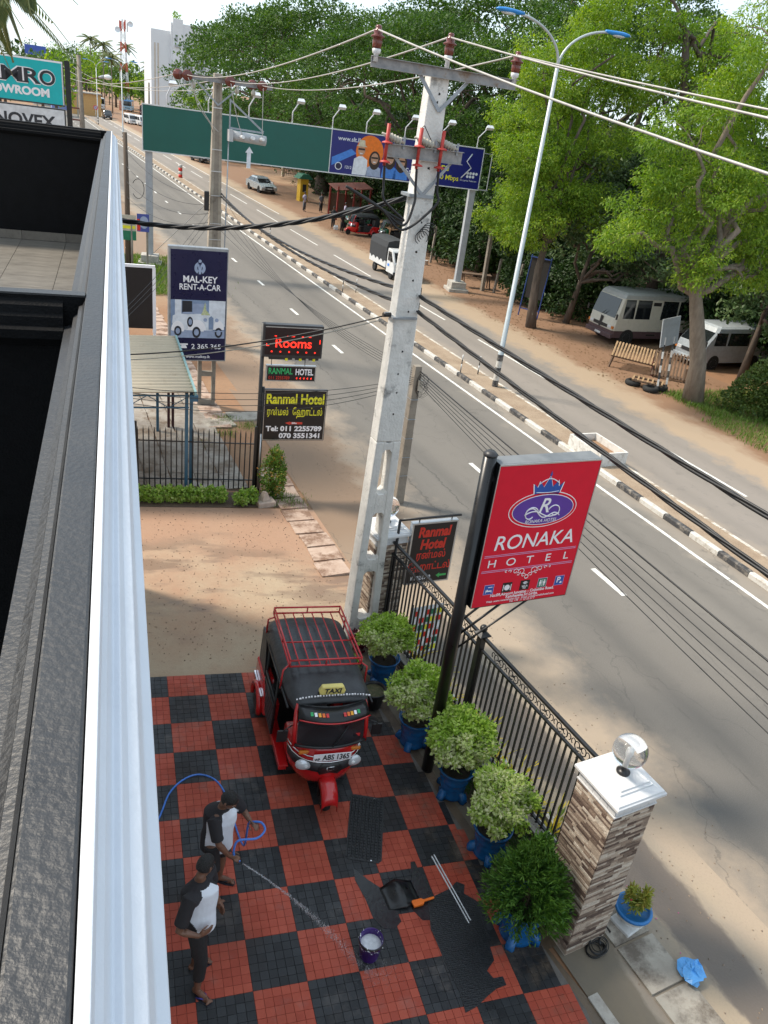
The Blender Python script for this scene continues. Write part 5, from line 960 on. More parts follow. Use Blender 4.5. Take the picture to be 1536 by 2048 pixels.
# ================================================================== THREE-WHEELERS
M_tread = pm('tyre_rubber', (.012, .012, .012), .8, var=.2); M_chrome = pm('chrome', (.75, .76, .78), .12, metal=1.0, var=.02, rvar=.03); M_canvas = pm('black_canvas', (.013, .014, .016), .38, scale=5, col2=(.03, .032, .036), bump=.35, bscale=14, spec=.5, rvar=.2); M_seat = pm('seat_vinyl', (.02, .018, .018), .5); M_glassd = glass('tinted_glass', (.03, .035, .04), .03, trans=.45); M_lightg = glass('headlamp_glass', (.9, .92, .95), .05, trans=.6); M_hub = pm('wheel_hub', (.55, .56, .57), .35, metal=.6)
def wheel(parent, name, c, r, w, rim=None, ax='x'):
    t = MB(); pr = [(r*.62, -w/2), (r*.85, -w/2), (r*.97, -w*.38), (r, -w*.15), (r, w*.15), (r*.97, w*.38), (r*.85, w/2), (r*.62, w/2)]
    t.T = Matrix.Translation(c) @ Matrix.Rotation(math.pi/2, 4, 'Y'); t.lathe(pr, 24); wh = t.build(name, M_tread, parent)
    h = MB(); h.T = Matrix.Translation(c) @ Matrix.Rotation(math.pi/2, 4, 'Y'); h.lathe([(r*.1, -w*.45), (r*.3, -w*.47), (r*.6, -w*.4), (r*.63, -w*.51), (r*.63, w*.51), (r*.6, w*.4), (r*.3, w*.47), (r*.1, w*.45)], 18); h.build('rim', rim or M_hub, wh); return wh
def hring(z, hw, yf, yb, n=12, p=2.6):
    """U-shaped horizontal ring: rounded front at yf (negative), flat back at yb"""
    pts = []
    for k in range(n+1):
        a = math.pi*k/n; c, s = math.cos(a), math.sin(a); pts.append((-hw*math.copysign(abs(c)**(2/p), c), yb+(yf-yb)*abs(s)**(2/p), z))
    return pts
def arch(y, hw, zs, zt, n=14, p=3.2):
    return [(-hw*math.copysign(abs(math.cos(math.pi*k/n))**(2/p), math.cos(math.pi*k/n)), y, zs+(zt-zs)*abs(math.sin(math.pi*k/n))**(2/p)) for k in range(n+1)]
def three_wheeler(loc, rz, col, label, hero=False, group=None, tilt=False):
    t = empty('three_wheeler', loc, rz, label, 'three-wheeler', group, tilt=tilt); M_b = pm('paint_%s' % col, {'red': (.50, .010, .012), 'green': (.005, .10, .045), 'blue': (.01, .05, .3)}[col], .22, var=.06, coat=.6, scale=3)
    # front shell
    b = MB(); b.loft([hring(z, hw, yf, yb) for z, hw, yf, yb in ((.22, .24, -.86, -.55), (.30, .37, -.98, -.5), (.42, .455, -1.08, -.47), (.56, .50, -1.125, -.47), (.70, .515, -1.135, -.47), (.84, .52, -1.11, -.47), (.95, .52, -1.06, -.48), (1.0, .515, -1.02, -.50))]); shell = b.build('front_shell', M_b, t)
    # windscreen pillars + glass
    def wring(z, hw, y, n=10, bow=.10): return [(hw*(-1+2*k/n), y-bow*(1-(-1+2*k/n)**2), z) for k in range(n+1)]
    fr_ = MB(); outer = [wring(z, hw, y) for z, hw, y in ((.985, .50, -.94), (1.15, .505, -.90), (1.3, .50, -.85), (1.50, .48, -.77))]
    ws = MB(); ws.loft([wring(z, hw, y-.0) for z, hw, y in ((1.03, .465, -.955), (1.2, .465, -.905), (1.36, .46, -.855), (1.46, .45, -.815))], closed=False, caps=False); g_ = ws.build('windscreen', M_glassd, t)
    MB().loft([wring(z, hw, y) for z, hw, y in ((1.45, .46, -.812), (1.55, .47, -.765))], closed=False, caps=False).build('header_panel', M_canvas, t)
    for s in (-1, 1): MB().tube([(s*.495, -.93, .97), (s*.50, -.88, 1.2), (s*.49, -.80, 1.42), (s*.46, -.74, 1.52)], .03, 8).build('windscreen_pillar', M_b, t)
    MB().tube(wring(1.005, .49, -.955, 14), .022, 6).build('windscreen_rubber', M_blkpl, t); MB().tube(wring(1.485, .47, -.79, 14), .022, 6).build('windscreen_rubber', M_blkpl, t)
    # canopy
    c = MB(); c.loft([arch(y, hw, zs, zt) for y, hw, zs, zt in ((-.79, .49, 1.44, 1.53), (-.72, .53, 1.43, 1.585), (-.55, .57, 1.40, 1.635), (-.2, .595, 1.38, 1.665), (.2, .60, 1.37, 1.68), (.7, .60, 1.37, 1.68), (1.0, .595, 1.36, 1.65), (1.14, .575, 1.34, 1.57), (1.20, .54, 1.32, 1.46))], closed=False, caps=False); rf = c.build('canopy', M_canvas, t); so = rf.modifiers.new('s', 'SOLIDIFY'); so.thickness = .02
    b = MB(); b.loft([[(-.54, 1.20, 1.46), (.54, 1.20, 1.46)], [(-.56, 1.215, 1.3), (.56, 1.215, 1.3)], [(-.58, 1.22, .62), (.58, 1.22, .62)]], closed=False, caps=False, smooth=False); o = b.build('back_curtain', M_canvas, t); o.modifiers.new('s', 'SOLIDIFY').thickness = .015
    for s in (-1, 1):
        MB().prism([(.72, .75), (1.2, .75), (1.19, 1.38), (.92, 1.40), (.86, 1.25)], s*.585-.01, s*.585+.01, 'x').build('side_curtain', M_canvas, t)
        for yy, z1 in ((-.08, 1.4), (.62, 1.4)): MB().tube([(s*.585, yy, .4), (s*.59, yy+.02, z1)], .017, 6).build('hood_frame', M_iron, t)
        MB().tube([(s*.59, -.72, 1.44), (s*.60, .7, 1.40)], .017, 6).build('hood_frame', M_iron, t)
        MB().tube([(s*.59, -.06, .98), (s*.595, .62, .98)], .022, 6).build('door_rail', M_blkpl, t); MB().tube([(s*.59, -.06, .86), (s*.595, .62, .86)], .022, 6).build('door_rail', M_blkpl, t)
        dr = MB().box(s*.585-.012, s*.585+.012, -.06, .60, .36, .82).build('door_panel', M_canvas, t, bevel=.01)
        for k in range(5): MB().box(s*.60-.004, s*.60+.004, -.04, .58, .42+.08*k, .425+.08*k).build('door_rib', M_blkpl, dr)
        # rear wing
        w = MB(); w.prism([(.40, .30), (.60, .22), (1.24, .36), (1.25, .78), (.66, .80), (.52, .62)], s*.45, s*.62, 'x'); wg = w.build('rear_wing', M_b, t, bevel=.03)
        fl = MB(); pts = [(s*.645, .86+.27*math.cos(a), .24+.27*math.sin(a)) for a in np.linspace(-.25, math.pi+.2, 16)]; fl.tube(pts, .045, 8); fl.build('wheel_arch', M_b, t)
        MB().box(s*.625, s*.65, .58, 1.2, .50, .535).build('wing_trim', M_chrome, t); wheel(t, 'wheel', (s*.60, .86, .205), .205, .105, pm('wheel_white', (.6, .6, .6), .5))
        MB().prism([(-.62, .22), (.42, .22), (.42, .33), (-.62, .30)], s*.42, s*.56, 'x').build('sill', M_b, t, bevel=.01)
        MB().box(s*.42, s*.59, .28, .66, .33, .62).build('step_panel', M_b, t, bevel=.015)
    MB().box(-.45, .45, -.62, 1.2, .20, .27).build('floor', M_blkpl, t)
    MB().box(-.5, .5, .42, 1.15, .27, .62).build('seat_base', M_seat, t); MB().box(-.52, .52, .46, .98, .62, .74).build('seat', M_seat, t, bevel=.04); MB().box(-.52, .52, .95, 1.1, .74, 1.2).build('seat_back', M_seat, t, bevel=.04)
    MB().box(-.22, .22, -.2, .16, .27, .62).build('seat_base', M_seat, t); MB().box(-.26, .26, -.24, .18, .62, .72).build('seat', M_seat, t, bevel=.04)
    MB().tube([(-.3, -.55, .95), (0, -.6, 1.0), (.3, -.55, .95)], .018, 6).build('handlebar', M_blkpl, t)
    # nose wheel and mudguard
    wheel(t, 'wheel', (0, -1.13, .205), .205, .10)
    fd = MB(); R7 = []
    for a in np.linspace(.10, 2.15, 12): R7.append([(x, -1.13-.275*math.cos(a)-.0, .23+.275*math.sin(a)+dz) for x, dz in ((-.115, -.09), (-.11, -.01), (-.07, .03), (0, .042), (.07, .03), (.11, -.01), (.115, -.09))])
    fd.loft(R7, closed=False, caps=False); o = fd.build('front_mudguard', M_b, t); o.modifiers.new('s', 'SOLIDIFY').thickness = .012
    for s in (-1, 1): MB().tube([(s*.08, -.98, .55), (s*.085, -1.13, .2)], .02, 6).build('fork', M_blkpl, t)
    # face
    gp = MB(); gp.loft([[(x, -1.135-.0*abs(x)+.16*x*x+dy, z) for x in np.linspace(-hw, hw, 8)] for hw, z, dy in ((.09, .52, .035), (.16, .64, .0), (.17, .72, -.003), (.12, .79, .0))], closed=False, caps=False); o = gp.build('grille', M_blkpl, t); o.modifiers.new('s', 'SOLIDIFY').thickness = .02
    bandr = lambda z, off, hw: [(hw*math.sin(a), -.62-(.475+off)*math.cos(a)**.8 if math.cos(a) > 0 else -.62, z) for a in np.linspace(-1.25, 1.25, 16)]
    o = MB().loft([[(x*1.02, y-.012, z) for x, y, z in hring(z, hw, yf, yb)[1:-1]] for z, hw, yf, yb in ((.655, .512, -1.135, -.47), (.73, .518, -1.133, -.47), (.80, .521, -1.12, -.47))], closed=False, caps=False).build('face_band', M_frame, t); o.modifiers.new('s', 'SOLIDIFY').thickness = .006
    for z, off in ((.815, 0), (.88, 0)): MB().tube([(x*1.025, y-.014, z_) for x, y, z_ in hring(z, .522 if z < .85 else .522, -1.118 if z < .85 else -1.098, -.47)[1:-1]], .010, 6).build('chrome_strip', M_chrome, t)
    for s in (-1, 1):
        hl = MB(); hl.sphere((s*.34, -1.035, .725), .10, 16, 10, (1.25, .75, .8)); h_ = hl.build('headlight', M_lightg, t); MB().sphere((s*.33, -1.02, .725), .085, 14, 9, (1.6, .7, .9)).build('reflector', M_chrome, h_); MB().sphere((s*.33, -1.085, .74), .032, 10, 7).build('lamp_bulb', M_whitecer, h_)
        MB().box(s*.36-.07, s*.36+.07, -1.02, -.985, .885, .935).build('indicator', pm('amber_lens', (.6, .18, .02), .3), t, bevel=.01)
        m = MB(); m.tube([(s*.50, -.83, 1.25), (s*.62, -.92, 1.27), (s*.66, -.9, 1.2)], .009, 6); mo = m.build('mirror_arm', M_iron, t); MB().box(s*.66-.075, s*.66+.075, -.905, -.88, 1.02, 1.22).build('mirror', M_blkpl, mo, bevel=.02)
    if hero:
        pl = MB().box(-.26, .26, -1.15, -1.135, .86, .975).build('number_plate', M_signwhite, t); pl.rotation_euler = (0, 0, 0)
        text('ABS 1365', .125, M_pdark, pl, (.05, -1.153, .882), align='CENTER', bold=.02, fit=.37); text('WP', .06, M_pdark, pl, (-.245, -1.153, .878), bold=.02, xs=.8)
        text('TR', .05, M_alu, o, (-.0, -1.16, .70), align='CENTER', bold=.01) if False else None
        MB().tube([(-.05, -1.155, .745), (.05, -1.155, .745), (.045, -1.155, .69), (-.045, -1.155, .69), (-.05, -1.155, .745)], .006, 5).build('emblem', M_chrome, t)
        # visor with coloured stickers
        vz = MB(); vz.loft([wring(z, hw, y, 12, .12) for z, hw, y in ((1.54, .47, -.765), (1.505, .48, -.87), (1.455, .487, -.965))], closed=False, caps=False); v_ = vz.build('visor', M_blackgloss, t); v_.modifiers.new('s', 'SOLIDIFY').thickness = .012
        MB().tube([(x, y-.012, z-.004) for x, y, z in wring(1.455, .487, -.965, 14, .12)], .010, 6).build('visor_edge', M_b, t)
        cols = [pm('st_green', (.02, .35, .1), .4), M_signwhite, pm('st_amber', (.8, .35, .02), .4), pm('st_orange', (.75, .15, .02), .4), pm('st_red', (.6, .03, .03), .4)]
        for s in (-1, 1):
            for k in range(5):
                x = s*(.32-.05*k); o = MB().box(-.018, .018, -.028, .028, 0, .004).build('visor_sticker', cols[k], v_, (x, -.885-.12*(1-(x/.475)**2)-.0, 1.512)); o.rotation_euler = (R_(22), 0, 0)
        # taxi sign
        tx = MB(); tx.loft([[(x*s, y, z) for x, z in ((-.17, 1.60), (-.185, 1.66), (-.15, 1.735), (.15, 1.735), (.185, 1.66), (.17, 1.60))] for y, s in ((-.70, 1), (-.66, 1.0), (-.62, .95))], smooth=False); tb = tx.build('taxi_sign', pm('taxi_yellow', (.68, .56, .17), .5), t, bevel=.015); text('TAXI', .105, M_pdark, tb, (0, -.704, 1.635), align='CENTER', bold=.03, shear=.15)
        bd_ = MB()
        for k in range(26): x = -.5+.04*k; bd_.box(x, x+random.uniform(.015, .03), -.745, -.735+.004*(k % 3), 1.575+.05*(1-(x/.55)**4)-.006, 1.59+.05*(1-(x/.55)**4)-.004)
        tag(bd_.build('roof_lettering', M_signwhite, t), kind='stuff')
        wp_ = MB().tube([(.0, -1.08, 1.03), (.10, -1.05, 1.16), (.20, -.99, 1.3)], .008, 5).build('wiper', M_blkpl, t)
        MB().box(.30, .40, -.97, -.965, 1.09, 1.14).build('permit_sticker', pm('st_red', (.6, .03, .03), .4), t); o = MB().box(.34, .44, -.875, -.87, 1.33, 1.42).build('permit_sticker', pm('st_teal', (.2, .45, .45), .4), t)
        # roof rack
        M_rk = pm('rack_red', (.48, .015, .02), .35, coat=.4); rk = empty('roof_rack', (0, 0, 0)); rk.parent = t; tb_ = lambda n_, pts, r=.013: MB().tube(pts, r, 7).build(n_, M_rk, rk)
        x0, x1, y0, y1, zl_, zh = -.51, .51, -.24, 1.02, 1.74, 1.84
        for z, r in ((zl_, .014), (zh, .014)):
            tb_('rack_rail', [(x0, y0, z), (x1, y0, z)], r); tb_('rack_rail', [(x0, y1, z), (x1, y1, z)], r); tb_('rack_rail', [(x0, y0, z), (x0, y1, z)], r); tb_('rack_rail', [(x1, y0, z), (x1, y1, z)], r)
        for k in range(6): x = x0+(k+1)*(x1-x0)/7; tb_('rack_slat', [(x, y0, zl_), (x, y1, zl_)], .010)
        tb_('rack_slat', [(x0, .3, zl_), (x1, .3, zl_)], .011)
        for x, y in ((x0, y0), (x1, y0), (x0, y1), (x1, y1), (0, y0), (0, y1), (x0, .3), (x1, .3)): tb_('rack_post', [(x, y, zl_), (x, y, zh)], .011)
        for s in (-1, 1):
            tb_('rack_leg', [(s*.51, y0+.04, zl_), (s*.60, y0-.02, zl_-.04), (s*.61, y0-.03, 1.40)], .013); tb_('rack_leg', [(s*.51, y1-.1, zl_), (s*.60, y1-.08, zl_-.05), (s*.60, y1-.08, 1.45)], .013)
    return t
three_wheeler((1.92, -1.85, gz(1.92, -1.85)+.018), 0, 'red', 'red three-wheeler taxi with black canopy and red roof rack on the tiled driveway', True, tilt=True)
# ================================================================== THINGS ON THE DRIVEWAY
def gp_(x, y, dz=.018): return (x, y, gz(x, y)+dz)
M_rub = pm('rubber_mat', (.016, .017, .019), .45, bump=.5, bscale=40, rvar=.2)
# ribbed foot mat
t = empty('ribbed_mat', gp_(2.42, -3.43), R_(-19), 'black ribbed rubber foot mat lying on the red and black tiles', 'mat', tilt=True); MB().prism([(-.24, -.50), (-.20, -.55), (.20, -.55), (.24, -.50), (.24, .50), (.20, .55), (-.20, .55), (-.24, .50)], 0, .012, 'z').build('base', M_rub, t); b = MB()
for i in range(9):
    for j in range(22): x, y = -.2+.05*i, -.5+.0475*j; b.add([(x-.02, y-.02, .012), (x+.02, y-.02, .012), (x+.02, y+.02, .012), (x-.02, y+.02, .012), (x-.012, y-.014, .024), (x+.012, y-.014, .024), (x+.012, y+.014, .024), (x-.012, y+.014, .024)], [(4,5,6,7),(0,1,5,4),(1,2,6,5),(2,3,7,6),(3,0,4,7)])
tag(b.build('studs', M_rub, t), kind='stuff')
for y in (-.52, .52): MB().lathe([(.006, .012), (.015, .012), (.015, .016), (.006, .016)], 12, (.1, y, 0)).build('eyelet', M_chrome, t)
# floor mat (large, cut-out outline) traced on the tiles in metres
def mat_shape(name, pts, label, cat, mat, th=.012, wave=.006):
    c = np.mean(np.array(pts), 0); x0, y0 = c; me = MB(); me.prism([(x-x0, y-y0) for x, y in pts], 0, th, 'z'); o = me.build(name, mat, None, gp_(x0, y0), 0, tilt=True); tag(o, label, cat); return o
floor_pts = [(2.90, -4.62), (3.25, -4.52), (3.37, -4.44), (3.46, -4.50), (3.40, -4.62), (3.52, -4.74), (3.50, -5.05), (3.45, -5.30), (3.42, -5.52), (3.28, -5.62), (3.32, -5.72), (3.44, -5.72), (3.44, -5.82), (3.30, -5.84), (3.16, -5.90), (3.00, -5.98), (2.84, -6.02), (2.86, -5.80), (2.82, -5.40), (2.80, -5.0)]
fm = mat_shape('floor_mat', floor_pts, 'large black grooved rubber floor mat with notched edges on the tiles', 'mat', M_rub); cxy = np.mean(np.array(floor_pts), 0)
b = MB()
Pm = [(x-cxy[0], y-cxy[1]) for x, y in floor_pts]
def span(y):
    xs_ = sorted(p[0]+(q[0]-p[0])*(y-p[1])/(q[1]-p[1]) for p, q in zip(Pm, Pm[1:]+Pm[:1]) if (p[1] <= y) != (q[1] <= y)); return (xs_[0], xs_[1]) if len(xs_) > 1 else None
for k in range(60):
    y = .70-.025*k; sp1, sp2 = span(y), span(y+.012)
    if sp1 and sp2 and min(sp1[1], sp2[1])-max(sp1[0], sp2[0]) > .06: b.box(max(sp1[0], sp2[0])+.015, min(sp1[1], sp2[1])-.015, y, y+.012, .012, .017)
tag(b.build('grooves', M_rub, fm), kind='stuff')
# two mud flaps joined by a black seat cover
M_flap = pm('wet_rubber', (.011, .012, .014), .25, bump=.2, bscale=15, rvar=.15)
fl_pts = [(2.08, -4.02), (2.22, -4.22), (2.40, -4.42), (2.46, -4.62), (2.47, -4.85), (2.36, -4.93), (2.22, -4.90), (2.14, -4.74), (2.12, -4.5), (2.06, -4.2)]
fr_pts = [(2.86, -4.06), (2.92, -4.06), (2.93, -4.26), (2.98, -4.52), (2.99, -4.76), (2.90, -4.90), (2.74, -4.88), (2.66, -4.72), (2.68, -4.5), (2.80, -4.3)]
mat_shape('rubber_flap', fl_pts, 'black teardrop rubber flap lying nearer the three-wheeler front wheel', 'rubber flap', M_flap, .01); mat_shape('rubber_flap', fr_pts, 'black teardrop rubber flap with an orange brush lying on it', 'rubber flap', M_flap, .01)
b = MB(); R8 = []
for k, y in enumerate(np.linspace(-.21, .21, 9)): R8.append([(x, y*(1-.25*abs(x)/.2)+.02, .012+.09*math.cos(x*7.2)**2*(1-(y/.26)**2)) for x in np.linspace(-.22, .22, 13)])
b.loft(R8, closed=False, caps=False); o = b.build('saddle_cover', M_blackgloss, None, gp_(2.57, -4.52, .02), .1, tilt=True); o.modifiers.new('s', 'SOLIDIFY').thickness = .01; tag(o, 'glossy black folded cover between the two rubber flaps', 'cover')
M_orange = pm('orange_plastic', (.85, .17, .01), .35); t = empty('scrub_brush', gp_(2.78, -4.66, .032), R_(8), 'orange scrubbing brush resting on a black rubber flap', 'brush', tilt=True)
MB().prism([(-.11, -.035), (-.09, -.045), (.03, -.04), (.05, -.015), (.19, -.014), (.20, 0), (.19, .014), (.05, .015), (.03, .04), (-.09, .045), (-.11, .035)], .02, .042, 'z').build('handle', M_orange, t, bevel=.006); MB().box(-.1, .03, -.035, .035, 0, .02).build('bristles', M_orange, t)
# bucket with suds
M_buck = pm('purple_bucket', (.05, .012, .16), .3); t = empty('bucket', gp_(1.96, -5.18), .4, 'purple bucket of soapy water with foam on its rim', 'bucket'); MB().lathe([(.105, 0), (.11, .01), (.135, .27), (.142, .275), (.142, .295), (.132, .295), (.128, .26), (.108, .02), (0, .02)], 28, caps=False).build('body', M_buck, t); MB().lathe([(.143, .262), (.148, .27), (.147, .3), (.138, .302), (.134, .28)], 28, caps=False).build('rim', M_blkpl, t)
M_foam = pm('foam', (.78, .79, .80), .8, bump=.6, bscale=60); MB().lathe([(.128, .2), (.09, .215), (0, .21)], 24, caps=False).build('suds', pm('suds_water', (.55, .57, .58), .3, scale=20, col2=(.75, .76, .77)), t); b = MB()
for k in range(70): a = random.uniform(0, 6.28); r_ = random.uniform(.128, .147); b.sphere((r_*math.cos(a), r_*math.sin(a), random.uniform(.22, .305)), random.uniform(.003, .009), 6, 4)
tag(b.build('foam_flecks', M_foam, t), kind='stuff')
# two aluminium strips
for k, (a, c) in enumerate((((3.175, -4.02), (3.30, -5.02)), ((3.215, -4.005), (3.335, -4.99)))):
    p0, p1 = Vector(gp_(*a, .024)), Vector(gp_(*c, .024)); o = MB().bar((0, 0, 0), p1-p0, .030, .014).build('metal_strip', pm('bright_strip', (.62, .63, .64), .3), None, p0); tag(o, ('shiny aluminium strip on the tiles nearer the rubber flaps', 'shiny aluminium strip on the tiles nearer the potted conifer')[k], 'metal strip', 'aluminium strips on the tiles')
# plastic bag, cable coil, socket box
x, y = 5.74, -6.18; b = MB(); n = 14; R9 = []
for i in range(9):
    r_ = .14*math.sin(math.pi*(i+.6)/9.2); R9.append([(1.2*r_*math.cos(a)*(1+.25*math.sin(3*a+i))+.02*math.sin(i*2), r_*math.sin(a)*(1+.3*math.cos(4*a+i*1.7)), .005+.013*i+.03*abs(math.sin(2*a+i*.8))) for a in np.linspace(0, 6.283, n, endpoint=False)])
b.loft(R9, smooth=False); o = b.build('plastic_bag', pm('bag_blue', (.09, .34, .72), .3, bump=.5, bscale=25), None, (x, y, .04), .9); tag(o, 'crumpled light blue plastic bag on the paving slabs', 'plastic bag')
x, y = fr(-.40, .08); b = MB()
for k in range(9): r_ = .10+.012*(k % 4); b.tube([(r_*math.cos(a)+.01*k, r_*.8*math.sin(a), .012+.008*k+.02*math.sin(a+k)) for a in np.linspace(0, 6.28, 20)], .006, 5)
b.tube([(.1, 0, .05), (.2, .1, .03), (.3, .12, .14), (.36, .06, .04)], .014, 6); o = b.build('cable_coil', M_blkpl, None, (x, y, gz(x, y)+.01), .3); tag(o, 'coil of black cable at the foot of the stone pillar', 'cable')
x, y = fr(-.18, -.335); t = empty('socket_box', (x, y, .42), FZ, 'black weatherproof socket box on the stone pillar behind the conifer', 'socket box'); MB().box(-.035, .01, -.05, .05, 0, .34).build('box', M_blkpl, t, bevel=.01); MB().box(-.045, -.035, -.03, .03, .2, .3).build('cover', M_frame, t)
b = MB()
for k in range(9):
    a, c = random.uniform(-2.0, .3), random.uniform(.9, 1.6); x, y = fr(a, c); b.box(x-.008, x+.008, y-.005, y+.005, .010, .014)
tag(b.build('fallen_petals', pm('pink_petal', (.5, .06, .25), .6)), 'tiny pink petals scattered on the wet pavement edge', 'petals', kind='stuff')
# hose
M_hose = pm('blue_hose', (.05, .17, .55), .35)
def spline(A, m=10):
    A = [Vector(p) for p in A]; P = []
    for i in range(len(A)-1):
        p0, p1, p2, p3 = A[max(i-1, 0)], A[i], A[i+1], A[min(i+2, len(A)-1)]
        for t_ in np.linspace(0, 1, m, endpoint=False): P.append(.5*((2*p1)+(p2-p0)*t_+(2*p0-5*p1+4*p2-p3)*t_*t_+(3*p1-p0-3*p2+p3)*t_**3))
    P.append(A[-1]); return P
HAND_R = Vector((.52, -4.30, 1.06)); HAND_L = Vector((.74, -4.02, 1.28))
hose = [gp_(-.55, -3.3, .03), gp_(-.28, -2.95, .03), gp_(-.10, -2.5, .03), gp_(.12, -2.27, .03), gp_(.34, -2.22, .03), gp_(.55, -2.38, .03), gp_(.66, -2.75, .03), gp_(.70, -3.2, .04), gp_(.72, -3.7, .3), tuple(HAND_L+Vector((-.03, .06, -.10))), tuple(HAND_L), tuple(HAND_L+Vector((.10, -.05, .02))), tuple(HAND_L+Vector((.13, -.12, -.03))), tuple(HAND_L+Vector((.02, -.22, -.02))), tuple(HAND_R+Vector((.03, .05, .22))), tuple(HAND_R+Vector((-.02, .02, .10))), tuple(HAND_R), tuple(HAND_R+Vector((.05, -.03, -.03)))]
o = MB().tube(spline(hose), .013, 8).build('garden_hose', M_hose); tag(o, 'blue garden hose looping over the tiles to the man spraying water', 'hose')
# water jet
M_wat = glass('water_drop', (.95, .97, 1.0), .03, trans=.75); b = MB(); p0 = HAND_R+Vector((.08, -.05, -.05)); p1 = Vector(gp_(1.86, -5.36, .03)); tet = [(1, 0, -.3), (-.5, .87, -.3), (-.5, -.87, -.3), (0, 0, 1)]
for k in range(1500):
    s = random.random()**.8; c = p0.lerp(p1, s); c.z += .28*s*(1-s)*2; sp = .004+.035*s*s; c += Vector((random.gauss(0, sp), random.gauss(0, sp), random.gauss(0, sp))); r_ = random.uniform(.002, .0065)*(1-.2*s)
    b.add([tuple(c+Vector(q)*r_) for q in tet], [(0,1,2),(0,3,1),(1,3,2),(2,3,0)], True)
b.tube([p0, p0.lerp(p1, .06)+Vector((0, 0, .03)), p0.lerp(p1, .14)+Vector((0, 0, .065)), p0.lerp(p1, .22)+Vector((0, 0, .09))], [.007, .006, .005, .002], 6)
for k in range(700):
    d = abs(random.gauss(0, .16)); a = random.gauss(-.55, .8); x, y = 1.86+d*math.cos(a)*1.4, -5.36+d*math.sin(a); c = Vector(gp_(x, y, .022+random.random()**3*.10)); r_ = random.uniform(.002, .005); b.add([tuple(c+Vector(q)*r_) for q in tet], [(0,1,2),(0,3,1),(1,3,2),(2,3,0)], True)
o = b.build('water_jet', M_wat); tag(o, 'spray of water arcing from the hose onto the tiles', 'water', kind='stuff')
# ================================================================== PEOPLE
M_skin = pm('brown_skin', (.15, .070, .042), .5, var=.1, scale=10); M_hairb = pm('black_hair', (.008, .007, .007), .55, bump=.8, bscale=120); M_shw = pm('shirt_white', (.66, .68, .74), .75, var=.04, bump=.3, bscale=16); M_shb = pm('shirt_black', (.016, .014, .017), .8, bump=.3, bscale=16); M_pant = pm('trousers_black', (.012, .012, .013), .75, bump=.4, bscale=14); M_flip = pm('flipflop_sole', (.012, .012, .02), .7); M_strapb = pm('flipflop_blue', (.05, .05, .3), .6); M_nail = pm('nail_pale', (.35, .2, .15), .4); M_eye = pm('eye_white', (.6, .58, .55), .3)
def cap_chain(b, pts, n=14, dome=True):
    """tapered chain: list of (pos, rx, ry) ellipse sections; smooth loft with rounded ends"""
    P = [Vector(p[0]) for p in pts]; rings = []
    up0 = None
    for i, (p, rx, ry) in enumerate(pts):
        d = (P[min(i+1, len(P)-1)]-P[max(i-1, 0)]).normalized(); ref = Vector((0, 1, 0)) if abs(d.y) < .9 else Vector((1, 0, 0)); x = ref.cross(d).normalized(); y = d.cross(x).normalized()
        if i == 0 and dome:
            for k, f in ((.9, .35), (.5, .8)): rings.append([P[0]-d*k*min(rx, ry)+(x*rx*math.cos(a)+y*ry*math.sin(a))*f for a in np.linspace(0, 6.2832, n, endpoint=False)])
        rings.append([P[i]+x*rx*math.cos(a)+y*ry*math.sin(a) for a in np.linspace(0, 6.2832, n, endpoint=False)])
        if i == len(P)-1 and dome:
            for k, f in ((.5, .8), (.9, .35)): rings.append([P[-1]+d*k*min(rx, ry)+(x*rx*math.cos(a)+y*ry*math.sin(a))*f for a in np.linspace(0, 6.2832, n, endpoint=False)])
    b.loft(rings)
def remeshed(b, name, mats, parent, vox, pick=None, smooth=4, loc=None):
    o = b.build(name, mats, None); m = o.modifiers.new('r', 'REMESH'); m.mode = 'VOXEL'; m.voxel_size = vox; m.use_smooth_shade = True; s = o.modifiers.new('s', 'SMOOTH'); s.iterations = smooth; s.factor = .5
    dg = bpy.context.evaluated_depsgraph_get(); me = bpy.data.meshes.new_from_object(o.evaluated_get(dg)); bpy.data.objects.remove(o)
    me.materials.clear()
    for q in (mats if isinstance(mats, (list, tuple)) else [mats]): me.materials.append(q)
    if pick:
        for p in me.polygons: p.material_index = pick(p.center, p.normal)
    me.polygons.foreach_set('use_smooth', [True]*len(me.polygons)); ob = bpy.data.objects.new(name, me); link(ob, parent); return ob
def hand(b, wrist, d, palm_n, curl, s=1.0, side=1):
    """palm, four unequal bent fingers and a thumb at the side of the palm"""
    d = Vector(d).normalized(); n = Vector(palm_n); n = (n-d*n.dot(d)).normalized(); x = d.cross(n)*side; w = Vector(wrist)
    cap_chain(b, [(w, .022*s, .019*s), (w+d*.035*s, .036*s, .016*s), (w+d*.08*s, .040*s, .015*s)], 10)
    for k, (off, L_) in enumerate(((-.029, .072), (-.010, .082), (.010, .077), (.028, .062))):
        p = w+d*.085*s+x*off*s; q = [p-d*.02*s]; dd = d.copy(); c_ = curl*(1+.08*k)
        for j in range(3): q.append(q[-1]+dd*L_*s*(.45, .33, .27)[j]*(1.25 if j == 0 else 1)); dd = (dd*math.cos(c_)+n*math.sin(c_)).normalized(); 
        cap_chain(b, [(v, r*s, r*s) for v, r in zip(q, (.0095, .009, .008, .007))], 8)
    p = w+d*.025*s-x*.03*s; q = [p, p+(d*.6-x*.75)*.038*s, p+(d*.6-x*.75)*.038*s+(d*.9-x*.1+n*.45*curl).normalized()*.035*s, p+(d*.6-x*.75)*.038*s+(d*.9-x*.1+n*.5*curl).normalized()*.06*s]
    cap_chain(b, [(v, r*s, r*s) for v, r in zip(q, (.013, .011, .0095, .008))], 8)
